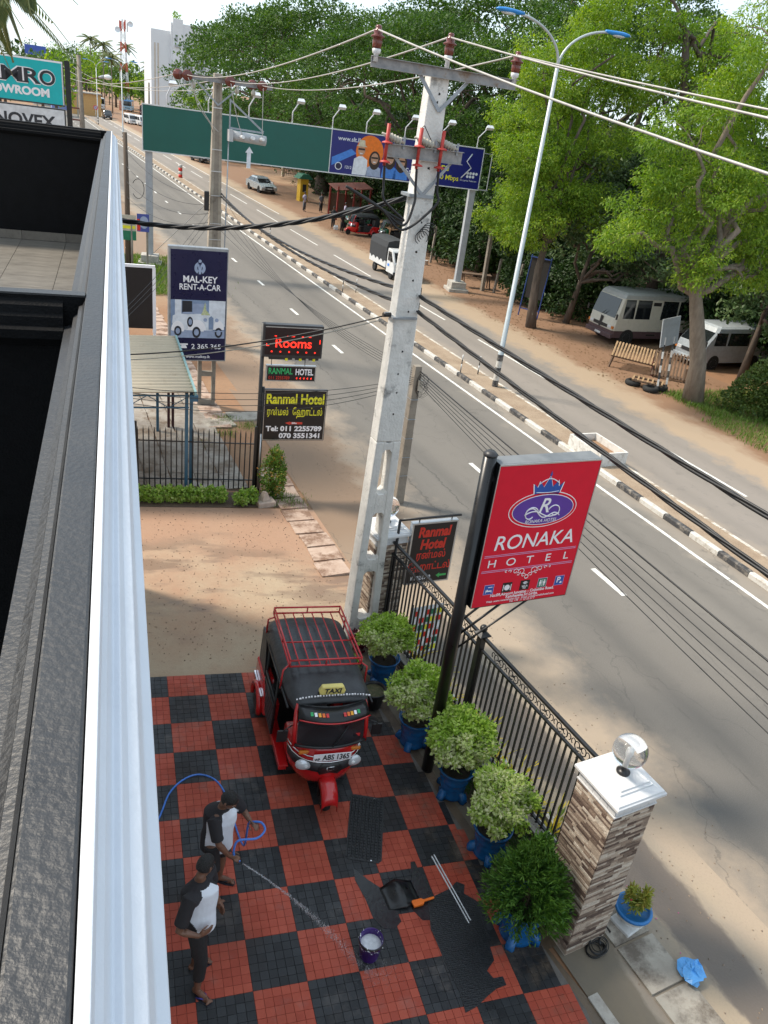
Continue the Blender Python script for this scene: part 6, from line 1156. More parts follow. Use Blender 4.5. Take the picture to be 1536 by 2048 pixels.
def person(name, feet, J, label, pants, shirt_tail, look, flip, hair_len=.0):
    """J: joints in world metres"""
    base = Vector(((feet[0][0]+feet[1][0])/2, (feet[0][1]+feet[1][1])/2, 0)); base.z = gz(base.x, base.y)+.018
    t = empty('person', base, 0, label, 'person'); L = lambda p: Vector(p)-base
    b = MB(); pel, chest, neck, head = L(J['pelvis']), L(J['chest']), L(J['neck']), L(J['head']); lk = Vector(look).normalized(); fwd_ = Vector((lk.x, lk.y, 0)).normalized()
    cap_chain(b, [(pel-Vector((0, 0, .05)), .145, .10), (pel+Vector((0, 0, .06)), .150, .105), (pel.lerp(chest, .45), .13, .092), (chest-Vector((0, 0, .05)), .16, .105), (chest+Vector((0, 0, .08)), .165, .10), (neck-Vector((0, 0, .05)), .09, .075)], 18)
    cap_chain(b, [(neck-Vector((0, 0, .06)), .06, .06), (neck+Vector((0, 0, .04)), .052, .054), (head-Vector((0, 0, .06))+fwd_*-.01, .056, .058)], 12)
    up_ = (head-neck).normalized(); sd = up_.cross(lk).normalized(); fl_ = sd.cross(up_).normalized()
    hb = MB(); hb.sphere((0, 0, 0), 1.0, 22, 14); Rm_ = Matrix((sd, fl_, up_)).transposed()
    for v in hb.v:
        q = Vector(v); x, y, z = q.x*.074, q.y*.094, q.z*.112
        if z < -.02: x *= 1-.35*min(1, (-z-.02)/.09); y = y*(1-.12*min(1, (-z-.02)/.09)) + .008
        if y > .05: y -= .35*(y-.05)
        b.v.append(tuple(head+Rm_ @ Vector((x, y, z))))
    off = len(b.v)-len(hb.v)
    for f_ in hb.f: b.f.append(tuple(i+off for i in f_)); b.m.append(0); b.sm.append(True)
    hp = lambda x, y, z: head+Rm_ @ Vector((x, y, z))
    cap_chain(b, [(hp(0, .078, .022), .010, .010), (hp(0, .094, -.012), .013, .012), (hp(0, .090, -.024), .016, .012)], 8)      # nose
    cap_chain(b, [(hp(-.022, .080, -.048), .008, .007), (hp(0, .088, -.047), .011, .009), (hp(.022, .080, -.048), .008, .007)], 8)   # mouth
    cap_chain(b, [(hp(0, .066, -.088), .022, .018), (hp(0, .07, -.095), .018, .015)], 8)                                     # chin
    for s in (-1, 1): cap_chain(b, [(hp(s*.074, -.008, -.03), .012, .016), (hp(s*.08, -.012, .0), .012, .02), (hp(s*.078, -.012, .025), .010, .016)], 8); cap_chain(b, [(hp(s*.045, .080, .032), .012, .006), (hp(s*.02, .085, .030), .010, .006)], 8)
    for sd_ in 'LR':
        sh_, el, wr = L(J['sh'+sd_]), L(J['el'+sd_]), L(J['wr'+sd_]); cap_chain(b, [(sh_.lerp(chest, .25), .066, .07), (sh_, .06, .062), (sh_.lerp(el, .5), .047, .048), (el, .039, .041), (el.lerp(wr, .3), .040, .040), (wr, .026, .022)], 12); hd_ = J['hand'+sd_]; hand(b, wr, hd_[0], hd_[1], hd_[2], 1.05, hd_[3])
        hip, kn, an = L(J['hip'+sd_]), L(J['kn'+sd_]), L(J['an'+sd_]); cap_chain(b, [(hip, .088, .09), (hip.lerp(kn, .5), .073, .076), (kn, .052, .055), (kn.lerp(an, .35), .052, .055), (an, .034, .036)], 12)
        tip = L(J['toe'+sd_]); fd_ = (tip-an); fd_.z = 0; fd_.normalize(); heel = an-Vector((0, 0, .045))-fd_*.03; heel.z = max(heel.z, .045); ball = heel+fd_*.15; ball.z = .032
        cap_chain(b, [(heel, .033, .034), (an.lerp(ball, .45), .036, .032), (ball, .044, .024), (ball+fd_*.035, .043, .018)], 12)
        xs_ = fd_.cross(Vector((0, 0, 1)))
        for k in range(5): p_ = ball+fd_*(.045)+xs_*(.030-.0155*k)*(1 if sd_ == 'L' else -1); cap_chain(b, [(p_, .011 if k == 0 else .0085, .010), (p_+fd_*(.035-.005*k), .010 if k == 0 else .007, .008)], 8)
    body = remeshed(b, 'body', M_skin, t, .0075)
    for s in (-1, 1): MB().sphere(hp(s*.031, .076, .012), .011, 10, 7).build('eye', M_eye, body); MB().sphere(hp(s*.031, .085, .011), .006, 8, 6).build('iris', M_pdark, body)
    # hair cap
    h = MB(); h.sphere((0, 0, 0), 1.0, 22, 14); h2 = MB()
    for v in h.v:
        q = Vector(v); x, y, z = q.x*.083, q.y*.101-.006, q.z*.117+.004
        if z < .045 and y > .0: k_ = min(1, (.045-z)/.05); y = y*(1-k_)+min(y, .015)*k_; z = max(z, .0)+.0
        if z < -.03: z = -.03+(z+.03)*.35
        h2.v.append(tuple(head+Rm_ @ Vector((x, y, z+random.uniform(-.002, .002)))))
    h2.f = h.f; h2.m = [0]*len(h.f); h2.sm = [True]*len(h.f); h2.build('hair', M_hairb, t)
    # shirt
    b = MB(); tl_ = Vector((0, 0, -shirt_tail)); cap_chain(b, [(pel+tl_, .190, .145), (pel+Vector((0, 0, .05)), .186, .140), (pel.lerp(chest, .5), .176, .132), (chest-Vector((0, 0, .02)), .192, .138), (chest+Vector((0, 0, .10)), .190, .128), (neck-Vector((0, 0, .035)), .092, .082), (neck-Vector((0, 0, .0)), .066, .066)], 22, dome=False)
    for sd_ in 'LR': sh_, el = L(J['sh'+sd_]), L(J['el'+sd_]); cap_chain(b, [(sh_.lerp(chest, .35), .088, .092), (sh_+Vector((0, 0, .008)), .082, .085), (sh_.lerp(el, .4), .074, .076), (sh_.lerp(el, .80), .074, .074)], 16, dome=False)
    shl, shr = L(J['shL']), L(J['shR']); ax = (shl-shr).normalized(); fw_ = ax.cross(Vector((0, 0, 1))); fw_ = fw_ if fw_.dot(fwd_) > 0 else -fw_; wid = (shl-shr).length/2
    def pick(c, n_):
        lc = Vector(c)-chest; a_ = abs(lc.dot(ax)); f_ = lc.dot(fw_); zz = c[2]-chest.z
        lim = .185-max(0, zz-.0)*.75
        return 0 if f_ > -.075 and a_ < max(.03, lim) and zz < .17 else 1
    st = remeshed(b, 'shirt', [M_shw, M_shb], t, .010, pick, 5)
    for k in range(5): p_ = chest+fw_*.125+Vector((0, 0, .06-.095*k)); MB().sphere(p_+fw_*(.004 if k > 0 else -.004), .0075, 8, 5).build('button', M_pdark, st)
    # trousers / shorts
    b = MB(); cap_chain(b, [(pel+Vector((0, 0, .10)), .160, .118), (pel, .165, .122), (pel-Vector((0, 0, .08)), .15, .115)], 18)
    for sd_ in 'LR':
        hip, kn, an = L(J['hip'+sd_]), L(J['kn'+sd_]), L(J['an'+sd_]); ch = [(hip+Vector((0, 0, .03)), .098, .10), (hip.lerp(kn, .5), .086, .090)]
        if pants > 1: ch += [(kn, .072, .075), (kn.lerp(an, (pants-1)*.6), .068, .07), (kn.lerp(an, pants-1), .066, .066)]
        else: ch += [(hip.lerp(kn, pants), .082, .084)]
        cap_chain(b, ch, 14, dome=False)
    remeshed(b, 'trousers' if pants > 1 else 'shorts', M_pant, t, .011, None, 4)
    for sd_ in 'LR':
        an, tip = L(J['an'+sd_]), L(J['toe'+sd_]); fd_ = tip-an; fd_.z = 0; fd_.normalize(); a_ = math.atan2(fd_.y, fd_.x); o = MB().prism([(-.08, -.03), (-.03, -.042), (.10, -.05), (.19, -.035), (.205, 0), (.19, .035), (.10, .05), (-.03, .042), (-.08, .03)], 0, .02, 'z').build('flip_flop', M_flip, t, (an.x, an.y, -.012), a_, bevel=.004)
        for s in (-1, 1): MB().tube([(.135, 0, .03), (.10, s*.03, .062), (.03, s*.044, .03)], .007, 6).build('strap', flip, o)
    return t
g0 = gz(.4, -4.1)+.018
def J1():
    P = dict(pelvis=(.34, -4.02, g0+.88), chest=(.37, -4.02, g0+1.20), neck=(.40, -4.05, g0+1.40), head=(.455, -4.10, g0+1.535))
    P.update(shL=(.52, -3.90, g0+1.34), elL=(.66, -3.88, g0+1.08), wrL=(.73, -4.00, HAND_L.z-.02), shR=(.28, -4.18, g0+1.34), elR=(.33, -4.28, g0+1.06), wrR=tuple(HAND_R+Vector((-.07, .02, .03))))
    P.update(handL=((.35, -.75, .25), (-.2, .3, -.8), .9, 1), handR=((.85, -.35, -.25), (0, .25, -1), .95, -1))
    P.update(hipL=(.40, -3.95, g0+.84), knL=(.43, -3.93, g0+.46), anL=(.40, -3.93, g0+.075), toeL=(.58, -4.02, g0), hipR=(.28, -4.10, g0+.84), knR=(.30, -4.16, g0+.46), anR=(.27, -4.13, g0+.075), toeR=(.42, -4.28, g0)); return P
person('person', [(.42, -3.95), (.32, -4.16)], J1(), 'man in white and black shirt and black shorts spraying the hose', .9, .14, (.55, -.45, -.62), M_flip)
g1 = gz(0, -5.1)+.018
def J2():
    P = dict(pelvis=(.03, -5.08, g1+.92), chest=(.05, -5.02, g1+1.24), neck=(.06, -4.98, g1+1.45), head=(.11, -4.94, g1+1.585))
    P.update(shL=(.16, -4.85, g1+1.39), elL=(.20, -4.80, g1+1.10), wrL=(.26, -4.88, g1+.90), shR=(-.06, -5.16, g1+1.39), elR=(-.17, -5.27, g1+1.10), wrR=(.02, -5.30, g1+1.01))
    P.update(handL=((.3, -.2, -.8), (-.5, -.3, 0), .4, 1), handR=((.85, .25, .12), (-.2, 1, 0), .35, -1))
    P.update(hipL=(.06, -5.0, g1+.88), knL=(.08, -4.99, g1+.49), anL=(.01, -4.98, g1+.08), toeL=(.16, -4.95, g1), hipR=(.01, -5.17, g1+.88), knR=(.06, -5.22, g1+.49), anR=(.02, -5.26, g1+.08), toeR=(.15, -5.42, g1)); return P
person('person', [(.02, -4.98), (.05, -5.28)], J2(), 'man in white and black shirt and rolled black trousers with a hand on his stomach', 1.62, .06, (.75, .55, -.35), M_strapb)
# ================================================================== ROAD VEHICLES
M_vw = pm('van_white', (.62, .63, .63), .3, var=.04, coat=.4); M_silver2 = pm('car_silver', (.42, .45, .46), .25, metal=.5, var=.04, coat=.5); M_vblack = pm('car_black', (.012, .013, .016), .25, coat=.5); M_cream = pm('bus_cream', (.55, .52, .44), .4, var=.05, dirt=(.3, .25, .2), dscale=3, dlo=.6, dhi=.8); M_mar = pm('bus_maroon', (.085, .05, .055), .45, var=.1); M_glassk = pm('vehicle_glass', (.012, .015, .017), .06, spec=.8, var=.2, rvar=.02); M_grille = pm('grille_dark', (.02, .02, .022), .5); M_hlamp = pm('head_lamp', (.65, .66, .66), .15, spec=.8); M_amber = pm('amber_lens', (.6, .18, .02), .3); M_tail = pm('tail_red', (.4, .01, .01), .3); M_tarp = pm('grey_tarpaulin', (.028, .03, .033), .75, bump=.5, bscale=6)
def box_vehicle(name, loc, rz, label, cat, L_, W_, H_, paint, wheels_y, wr=.32, zfloor=.32, waist=None, lower=None, roofc=None, windows=(), front='van', group=None, slope=.0, tumble=.06, parts=True, nose=0.0):
    """upright one-box body (van, bus): front is local -Y"""
    t = empty(name, loc, rz, label, cat, group); hy = L_/2; wz = waist or H_*.52
    side = [(-hy, zfloor), (-hy-.02, wz*.75), (-hy+.04+nose*.15, wz), (-hy+slope+nose, H_-.12), (-hy+slope+nose+.15, H_), (hy-.12, H_), (hy-.02, H_-.12), (hy, wz), (hy, zfloor)]
    b = MB(); secs = []
    for x, k in ((-W_/2, 0), (-W_/2, 0)): pass
    ring = lambda z: None
    rows = [(zfloor, W_/2, -hy, hy), (wz*.7, W_/2, -hy-.02, hy), (wz, W_/2, -hy+.03+nose*.15, hy), (H_-.25, W_/2-tumble*.8, -hy+slope*.8+nose, hy-.03), (H_-.08, W_/2-tumble-.03, -hy+slope+nose+.05, hy-.07), (H_, W_/2-tumble-.16, -hy+slope+nose+.2, hy-.22)]
    def rr(z, hw, y0, y1, c=.12): return [(-hw, y0+c, z), (-hw+c, y0, z), (hw-c, y0, z), (hw, y0+c, z), (hw, y1-c, z), (hw-c, y1, z), (-hw+c, y1, z), (-hw, y1-c, z)]
    if lower:
        MB().loft([rr(*rows[0]), rr(wz*.55, W_/2+.005, -hy-.015, hy)], smooth=False).build('lower_body', lower, t); rows[0] = (wz*.55, W_/2, -hy-.01, hy)
    body = MB().loft([rr(*r) for r in rows], smooth=False).build('body', paint, t, bevel=.02)
    if roofc: MB().loft([rr(rows[3][0]+.02, rows[3][1]+.004, rows[3][2]-.004, rows[3][3]+.01), rr(rows[4][0]+.004, rows[4][1]+.014, rows[4][2]-.012, rows[4][3]+.012), rr(H_+.02, rows[5][1]+.02, rows[5][2]-.02, rows[5][3]+.02)], smooth=False).build('roof', roofc, t)
    zt = H_-.27; f3 = (zt-wz)/(H_-.25-wz)
    yA = -hy+.03+nose*.15; yB = -hy+slope*.8+nose; hwb = W_/2-tumble*.8
    p = lambda f: (yA+(yB-yA)*f)
    w = MB(); z0, z1 = wz+.04, zt; fa, fb = (z0-wz)/(H_-.25-wz), (z1-wz)/(H_-.25-wz); a0, a1 = W_/2-.12, hwb-.1
    w.add([(-a0, p(fa)-.012, z0), (a0, p(fa)-.012, z0), (a1, p(fb)-.012, z1), (-a1, p(fb)-.012, z1), (-a0, p(fa)+.02, z0), (a0, p(fa)+.02, z0), (a1, p(fb)+.02, z1), (-a1, p(fb)+.02, z1)], [(0,1,2,3),(7,6,5,4),(0,4,5,1),(1,5,6,2),(2,6,7,3),(3,7,4,0)]); ws = w.build('windscreen', M_glassk, t)
    if parts:
        xs_ = lambda z: W_/2+(hwb-W_/2)*(z-wz)/(H_-.25-wz)+.006
        for s in (-1, 1):
            for (y0, y1, *k) in windows:
                zz0, zz1 = (k[0], k[1]) if len(k) > 1 else (z0, z1); mt = k[2] if len(k) > 2 else M_glassk; q = MB(); q.add([(s*xs_(max(zz0, wz)), y0, zz0), (s*xs_(max(zz0, wz)), y1, zz0), (s*xs_(zz1), y1-.02, zz1), (s*xs_(zz1), y0+.04, zz1), (s*(xs_(max(zz0, wz))-.03), y0, zz0), (s*(xs_(max(zz0, wz))-.03), y1, zz0), (s*(xs_(zz1)-.03), y1-.02, zz1), (s*(xs_(zz1)-.03), y0+.04, zz1)], [(0,1,2,3),(7,6,5,4),(0,4,5,1),(1,5,6,2),(2,6,7,3),(3,7,4,0)]); q.build('side_window', mt, t)
            MB().box(s*(W_/2-.30)-.13, s*(W_/2-.30)+.13, -hy-.035, -hy+.02, wz*.62, wz*.62+.14).build('headlight', M_hlamp, t, bevel=.01); MB().box(s*(W_/2-.09)-.06, s*(W_/2-.09)+.06, -hy-.02, -hy+.05, wz*.62, wz*.62+.13).build('indicator', M_amber, t); MB().box(s*(W_/2-.15)-.08, s*(W_/2-.15)+.08, hy-.01, hy+.02, wz*.6, wz*.85).build('tail_light', M_tail, t)
            MB().tube([(s*(W_/2-.05), -hy+.1, wz+.25), (s*(W_/2+.14), -hy-.06, wz+.22)], .014, 5).build('mirror_arm', M_blkpl, t); MB().box(s*(W_/2+.14)-.05, s*(W_/2+.14)+.05, -hy-.09, -hy-.04, wz+.02, wz+.28).build('mirror', M_blkpl, t, bevel=.01)
        MB().box(-W_/2+.46, W_/2-.46, -hy-.03, -hy, wz*.6, wz*.6+.16).build('grille', M_grille, t); MB().box(-W_/2-.01, W_/2+.01, -hy-.07, -hy+.05, zfloor-.04, zfloor+.18).build('bumper', lower or paint, t, bevel=.02); MB().box(-.22, .22, -hy-.085, -hy-.07, zfloor+.02, zfloor+.12).build('number_plate', M_mkw, t)
        for s in (-1, 1): MB().tube([(s*.1, -hy-.0, wz+.03), (s*.1+.3, p(.5)-.03, wz+.35)], .01, 4).build('wiper', M_blkpl, t)
    for y in wheels_y:
        for s in (-1, 1):
            MB().cyl((s*(W_/2-.26), y, wr), (s*(W_/2+.008), y, wr), wr*1.16, n=20).build('wheel_well', M_hole, t); wheel(t, 'wheel', (s*(W_/2-.09), y, wr), wr, .2)
    return t
def place(u, v): x, y, _ = rd(u, v); return (x, y, .006)
# minibus parked under the trees, nose to the road
mbx = (22.75+2.55*.995, 23.5+2.55*.097, .0); bus = box_vehicle('minibus', mbx, R_(-84.4), 'cream and maroon minibus parked under the trees facing the road', 'minibus', 6.1, 2.02, 2.5, M_cream, (-2.1, 1.75), .37, .36, 1.28, M_mar, pm('bus_roof_grey', (.36, .36, .34), .6, var=.08), [(-2.62, -1.95), (-1.88, -.95), (-.9, -.35, .5, 2.15, M_hole), (-.28, .75), (.82, 1.8), (1.87, 2.8)], tumble=.09, slope=.32)
b = MB()
for k in range(14): x = -.8+.12*k; b.tube([(x, -2.66, 2.18), (x+random.uniform(-.03, .03), -2.70, 2.18-random.uniform(.1, .4))], .018, 4)
b.build('windscreen_tassels', pm('tassel_white', (.6, .58, .55), .8, col2=(.35, .1, .08), scale=9), bus); MB().box(-.86, .86, -2.72, -2.66, 2.17, 2.23).build('tassel_rail', pm('tassel_red', (.18, .05, .04), .7), bus); MB().prism([(-.12, .72), (.04, .72), (.14, 1.22), (-.06, 1.26)], -3.085, -3.075).build('bonnet_stain', M_grille, bus)
van1 = box_vehicle('passenger_van', (27.1, 20.0, .0), R_(-82), 'grey-white passenger van parked behind the big tree trunk', 'van', 4.7, 1.72, 1.98, pm('van_pale', (.36, .39, .41), .35, coat=.3), (-1.45, 1.2), .31, .3, 1.08, None, None, [(-1.72, -.95), (-.85, .55), (.62, 2.15)], slope=.35, nose=.35)
# small truck with tarpaulin
t = empty('small_truck', place(36.2, 5.55), RZ, 'small white truck with a grey tarpaulin cover driving on the far carriageway', 'truck'); MB().loft([[(-.72, y0, z), (.72, y0, z), (.72, y1, z), (-.72, y1, z)] for z, y0, y1 in ((.35, -1.9, -.75), (.95, -1.92, -.75), (1.02, -1.86, -.75), (1.62, -1.45, -.78), (1.72, -1.3, -.82))], smooth=False).build('cab', M_vw, t, bevel=.03)
MB().add([(-.64, -1.875, 1.06), (.64, -1.875, 1.06), (.60, -1.475, 1.58), (-.60, -1.475, 1.58), (-.64, -1.84, 1.06), (.64, -1.84, 1.06), (.6, -1.44, 1.58), (-.6, -1.44, 1.58)], [(0,1,2,3),(7,6,5,4),(0,4,5,1),(1,5,6,2),(2,6,7,3),(3,7,4,0)]).build('windscreen', M_glassk, t)
for s in (-1, 1):
    MB().prism([(-1.66, 1.04), (-.9, 1.04), (-.9, 1.56), (-1.34, 1.56)], s*.722-.006, s*.722+.006, 'x').build('side_window', M_glassk, t); MB().box(s*.55-.1, s*.55+.1, -1.945, -1.9, .66, .82).build('headlight', M_hlamp, t); MB().box(s*.735-.004, s*.735+.004, -1.2, -.95, .72, .86).build('door_mark', M_cyan, t)
    MB().tube([(s*.72, -1.65, 1.1), (s*.86, -1.72, 1.15)], .012, 5).build('mirror_arm', M_blkpl, t); MB().box(s*.88-.03, s*.88+.03, -1.75, -1.7, 1.05, 1.3).build('mirror', M_blkpl, t)
    for y in (-1.35, 1.15): wheel(t, 'wheel', (s*.62, y, .27), .27, .15)
MB().box(-.73, .73, -1.95, -1.85, .3, .5).build('bumper', M_grille, t); MB().box(-.3, .3, -1.93, -1.9, .62, .78).build('grille', M_grille, t)
MB().box(-.76, .76, -.7, 1.85, .55, .95).build('load_bed', M_vw, t, bevel=.01); MB().box(-.4, .4, -.9, 1.8, .32, .55).build('chassis', M_grille, t)
MB().loft([[(-.77, y, .93), (-.78, y, 1.7), (-.70, y, 2.02), (-.3, y, 2.12), (.3, y, 2.12), (.70, y, 2.02), (.78, y, 1.7), (.77, y, .93)] for y in (-.72, .0, .6, 1.2, 1.87)], smooth=False).build('tarpaulin', M_tarp, t)
b = MB()
for k in range(4):
    for s in (-1, 1): b.prism([(-.5+.6*k, .93), (-.1+.6*k, .93), (-.3+.6*k, .80)], s*.77-.004, s*.77+.004, 'x')
tag(b.build('tarpaulin_lacing', M_tarp, t), kind='stuff')
def sedan(loc, rz, paint, label, group=None, s=1.0, suv=False):
    t = empty('car', loc, rz, label, 'car', group); H_ = 1.68 if suv else 1.45
    low = [(-2.2, .3), (-2.25, .55), (-2.15, .74), (-1.15, .93), (1.6, .98), (2.2, .93), (2.25, .55), (2.18, .3)]
    b = MB(); b.loft([[(x, y*(1-.02*abs(k)), z if z < .6 else z-.02*abs(k)) for y, z in low] for k, x in ((-1, -.86), (-.6, -.84), (0, 0), (.6, .84), (1, .86))], smooth=False); b.build('body', paint, t, bevel=.05)
    rows = ((.9, .78, -1.2, 1.85), (H_-.18, .66, -.45, 1.35), (H_-.03, .58, -.22, 1.05)); g_ = MB(); g_.loft([[(-hw, y0, z), (hw, y0, z), (hw, y1, z), (-hw, y1, z)] for z, hw, y0, y1 in rows[:2]], smooth=False); g_.build('glasshouse', M_glassk, t, bevel=.03)
    MB().loft([[(-hw, y0, z), (hw, y0, z), (hw, y1, z), (-hw, y1, z)] for z, hw, y0, y1 in ((H_-.2, .675, -.44, 1.36), (H_-.02, .60, -.24, 1.1))], smooth=False).build('roof', paint, t, bevel=.04)
    for sx in (-1, 1):
        for y0, y1 in ((-1.2, -.44), (.35, .38), (1.85, 1.36)): MB().bar((sx*.785, y0, .92), (sx*.67, y1, H_-.18), .06, .04).build('pillar', paint, t)
        MB().box(sx*.62-.16, sx*.62+.16, -2.22, -2.1, .6, .74).build('headlight', M_hlamp, t, bevel=.03); MB().box(sx*.92-.05, sx*.92+.05, -.95, -.82, .95, 1.06).build('mirror', paint, t, bevel=.02); MB().box(sx*.65-.14, sx*.65+.14, 2.15, 2.26, .66, .84).build('tail_light', M_tail, t)
        for y in (-1.38, 1.36): MB().cyl((sx*.6, y, .31), (sx*.865, y, .31), .36, n=18).build('wheel_well', M_hole, t); wheel(t, 'wheel', (sx*.77, y, .31), .31, .19)
    MB().box(-.42, .42, -2.27, -2.2, .56, .70).build('grille', M_grille, t); MB().box(-.5, .5, -2.28, -2.2, .33, .47).build('air_intake', M_grille, t); MB().box(-.24, .24, -2.295, -2.28, .47, .56).build('number_plate', M_mkw, t); return t
sedan(place(76.6, 8.3), RZ+.12, M_silver2, 'silver saloon car parked on the dirt verge beyond the gantry')
sedan(place(106, 8.1), RZ+.2, M_vblack, 'dark car parked on the verge seen under the green billboard', suv=True)
box_vehicle('black_van', place(196, 5.2), RZ, 'black people carrier driving along the far carriageway', 'van', 4.4, 1.8, 1.8, M_vblack, (-1.4, 1.3), .33, .3, 1.0, None, None, [(-1.5, -.4), (-.3, 1.9)], slope=.55, nose=.5)
box_vehicle('city_bus', place(249, 8.3), RZ, 'white bus with wide windscreen approaching on the far carriageway', 'bus', 9.5, 2.45, 3.1, M_vw, (-3.0, 2.6), .48, .5, 1.55, None, None, [(-4.2+1.25*k, -3.1+1.25*k) for k in range(7)], slope=.1)
box_vehicle('white_van', place(187, 9.1), RZ+.15, 'white van parked first in line on the verge at the far green board edge', 'van', 4.6, 1.75, 2.0, M_vw, (-1.4, 1.3), .33, .3, 1.05, None, None, [(-1.6, -.6), (-.5, 2.0)], slope=.4, nose=.3)
box_vehicle('white_van', place(184, 10.9), RZ+.15, 'white van parked on the verge nearest the green board edge', 'van', 4.6, 1.75, 2.0, M_vw, (-1.4, 1.3), .33, .3, 1.05, None, None, [(-1.6, -.6), (-.5, 2.0)], slope=.4, nose=.3)
box_vehicle('white_van', place(318, 11), RZ, 'small distant white van on the road behind the bus', 'van', 4.8, 1.8, 2.1, M_vw, (-1.4, 1.3), .33, .3, 1.05, None, None, [(-1.6, -.6), (-.5, 2.0)], slope=.4, nose=.3)
box_vehicle('parked_bus', place(262, 18.0), RZ-.2, 'pale blue bus parked at the far roadside under trees', 'bus', 9.0, 2.4, 3.0, pm('bus_sky', (.3, .45, .55), .4), (-3, 2.6), .48, .5, 1.5, None, pm('bus_roofblue', (.1, .25, .5), .5), [(-4+1.25*k, -2.9+1.25*k) for k in range(6)], slope=.1)
box_vehicle('parked_lorry', place(240, 19.5), RZ-.2, 'maroon lorry parked beside the pale blue bus', 'lorry', 6.0, 2.3, 2.7, pm('lorry_maroon', (.09, .025, .03), .6), (-2, 1.8), .45, .5, 1.4, None, None, [(-2.6, -1.9)], slope=.1)
# waiting three-wheelers
for (x, y, rz, c, lb) in ((17.75, 51.9, R_(-88), 'red', 'red three-wheeler waiting with its driver at the bus stop'), (18.35, 55.6, R_(-80), 'green', 'green three-wheeler waiting behind the red one at the bus stop'), (19.6, 49.6, R_(-95), 'green', 'dark green three-wheeler waiting under the trees beyond the truck')): three_wheeler((x, y, .006), rz, c, lb, False, 'three-wheelers waiting at the bus stop')
# ================================================================== FAR ROADSIDE
M_rust = pm('rusty_red_sheet', (.13, .042, .032), .7, var=.25, scale=5); M_plank = pm('sawn_planks', (.40, .27, .15), .85, stretch=(6, 1, 1), scale=4, col2=(.27, .17, .09), var=.2); M_plankd = pm('old_planks', (.16, .10, .065), .9, stretch=(6, 1, 1), scale=4, col2=(.09, .06, .04)); M_redpost = pm('red_post', (.2, .022, .016), .6)
t = empty('bus_stop', (19.0, 61.0, 0), RZ, 'bus stop with a rusty red sloping roof and red posts', 'shelter')
o = MB().box(-1.7, 1.7, -1.1, 1.1, -.03, .03).build('roof', M_rust, t, (0, 0, 2.75)); o.rotation_euler = (R_(8), R_(-6), 0)
for x in (-1.5, .0, 1.5):
    for y in (-1.0, 1.0): MB().box(x-.06, x+.06, y-.06, y+.06, 0, 2.75).build('post', M_redpost, t)
MB().box(-1.5, 1.5, .6, .95, .42, .48).build('bench', M_plankd, t); MB().box(-1.6, 1.6, 1.05, 1.1, .3, 2.0).build('back_wall', M_plankd, t)
for x in (-1.2, 1.2): MB().box(x-.04, x+.04, .65, .9, 0, .42).build('bench_leg', M_plankd, t)
t = empty('yellow_booth', (17.05, 71.9, 0), RZ+.1, 'narrow yellow booth with a green pitched roof on the verge', 'booth'); MB().box(-.42, .42, -.42, .42, 0, 2.1).build('wall', pm('booth_yellow', (.55, .33, .02), .6), t); MB().prism([(-.75, 2.1), (.75, 2.1), (.3, 2.55), (-.3, 2.55)], -.7, .7).build('roof', pm('booth_green', (.02, .12, .07), .6), t); MB().box(-.2, .2, -.43, -.42, .9, 1.6).build('hatch', M_hole, t)
t = empty('notice_board', (21.0, 66.0, 0), RZ, 'grey notice board on posts behind the bus stop', 'board'); MB().box(-.5, .5, -.04, .04, 2.3, 3.7).build('board', M_gsteel, t)
for x in (-.4, .4): MB().box(x-.04, x+.04, .04, .1, 0, 3.6).build('post', M_oldp, t)
# wall and gate far back under the green board
t = empty('compound_wall', (17.5, 112, 0), RZ, 'buff compound wall with a dark gate under the green billboard', 'wall'); MB().box(-3.5, 0, -.12, .12, 0, 2.0).build('wall', pm('buff_wall', (.45, .38, .29), .85), t); MB().box(4.2, 14, -.12, .12, 0, 2.0).build('wall', MATS['buff_wall'], t)
for x in (0.15, 4.05): MB().box(x-.2, x+.2, -.2, .2, 0, 2.4).build('gate_pillar', MATS['buff_wall'], t)
for k in range(2): MB().box(.4+1.75*k, 2.1+1.75*k, -.05, .05, .1, 1.9).build('gate_leaf', pm('gate_dark', (.05, .035, .03), .7), t)
t = empty('bar_gate', (24.0, 98, 0), RZ, 'iron bar fence on pillars behind the silver car', 'fence')
for k in range(22): MB().box(-4+.25*k, -3.96+.25*k, -.02, .02, .1, 2.3).build('bar', M_iron, t)
for x in (-4.2, -1.4, 1.5): MB().box(x-.15, x+.15, -.15, .15, 0, 2.6).build('pillar', MATS['buff_wall'], t)
for z in (.4, 2.0): MB().box(-4.2, 1.5, -.02, .02, z, z+.06).build('rail', M_iron, t)
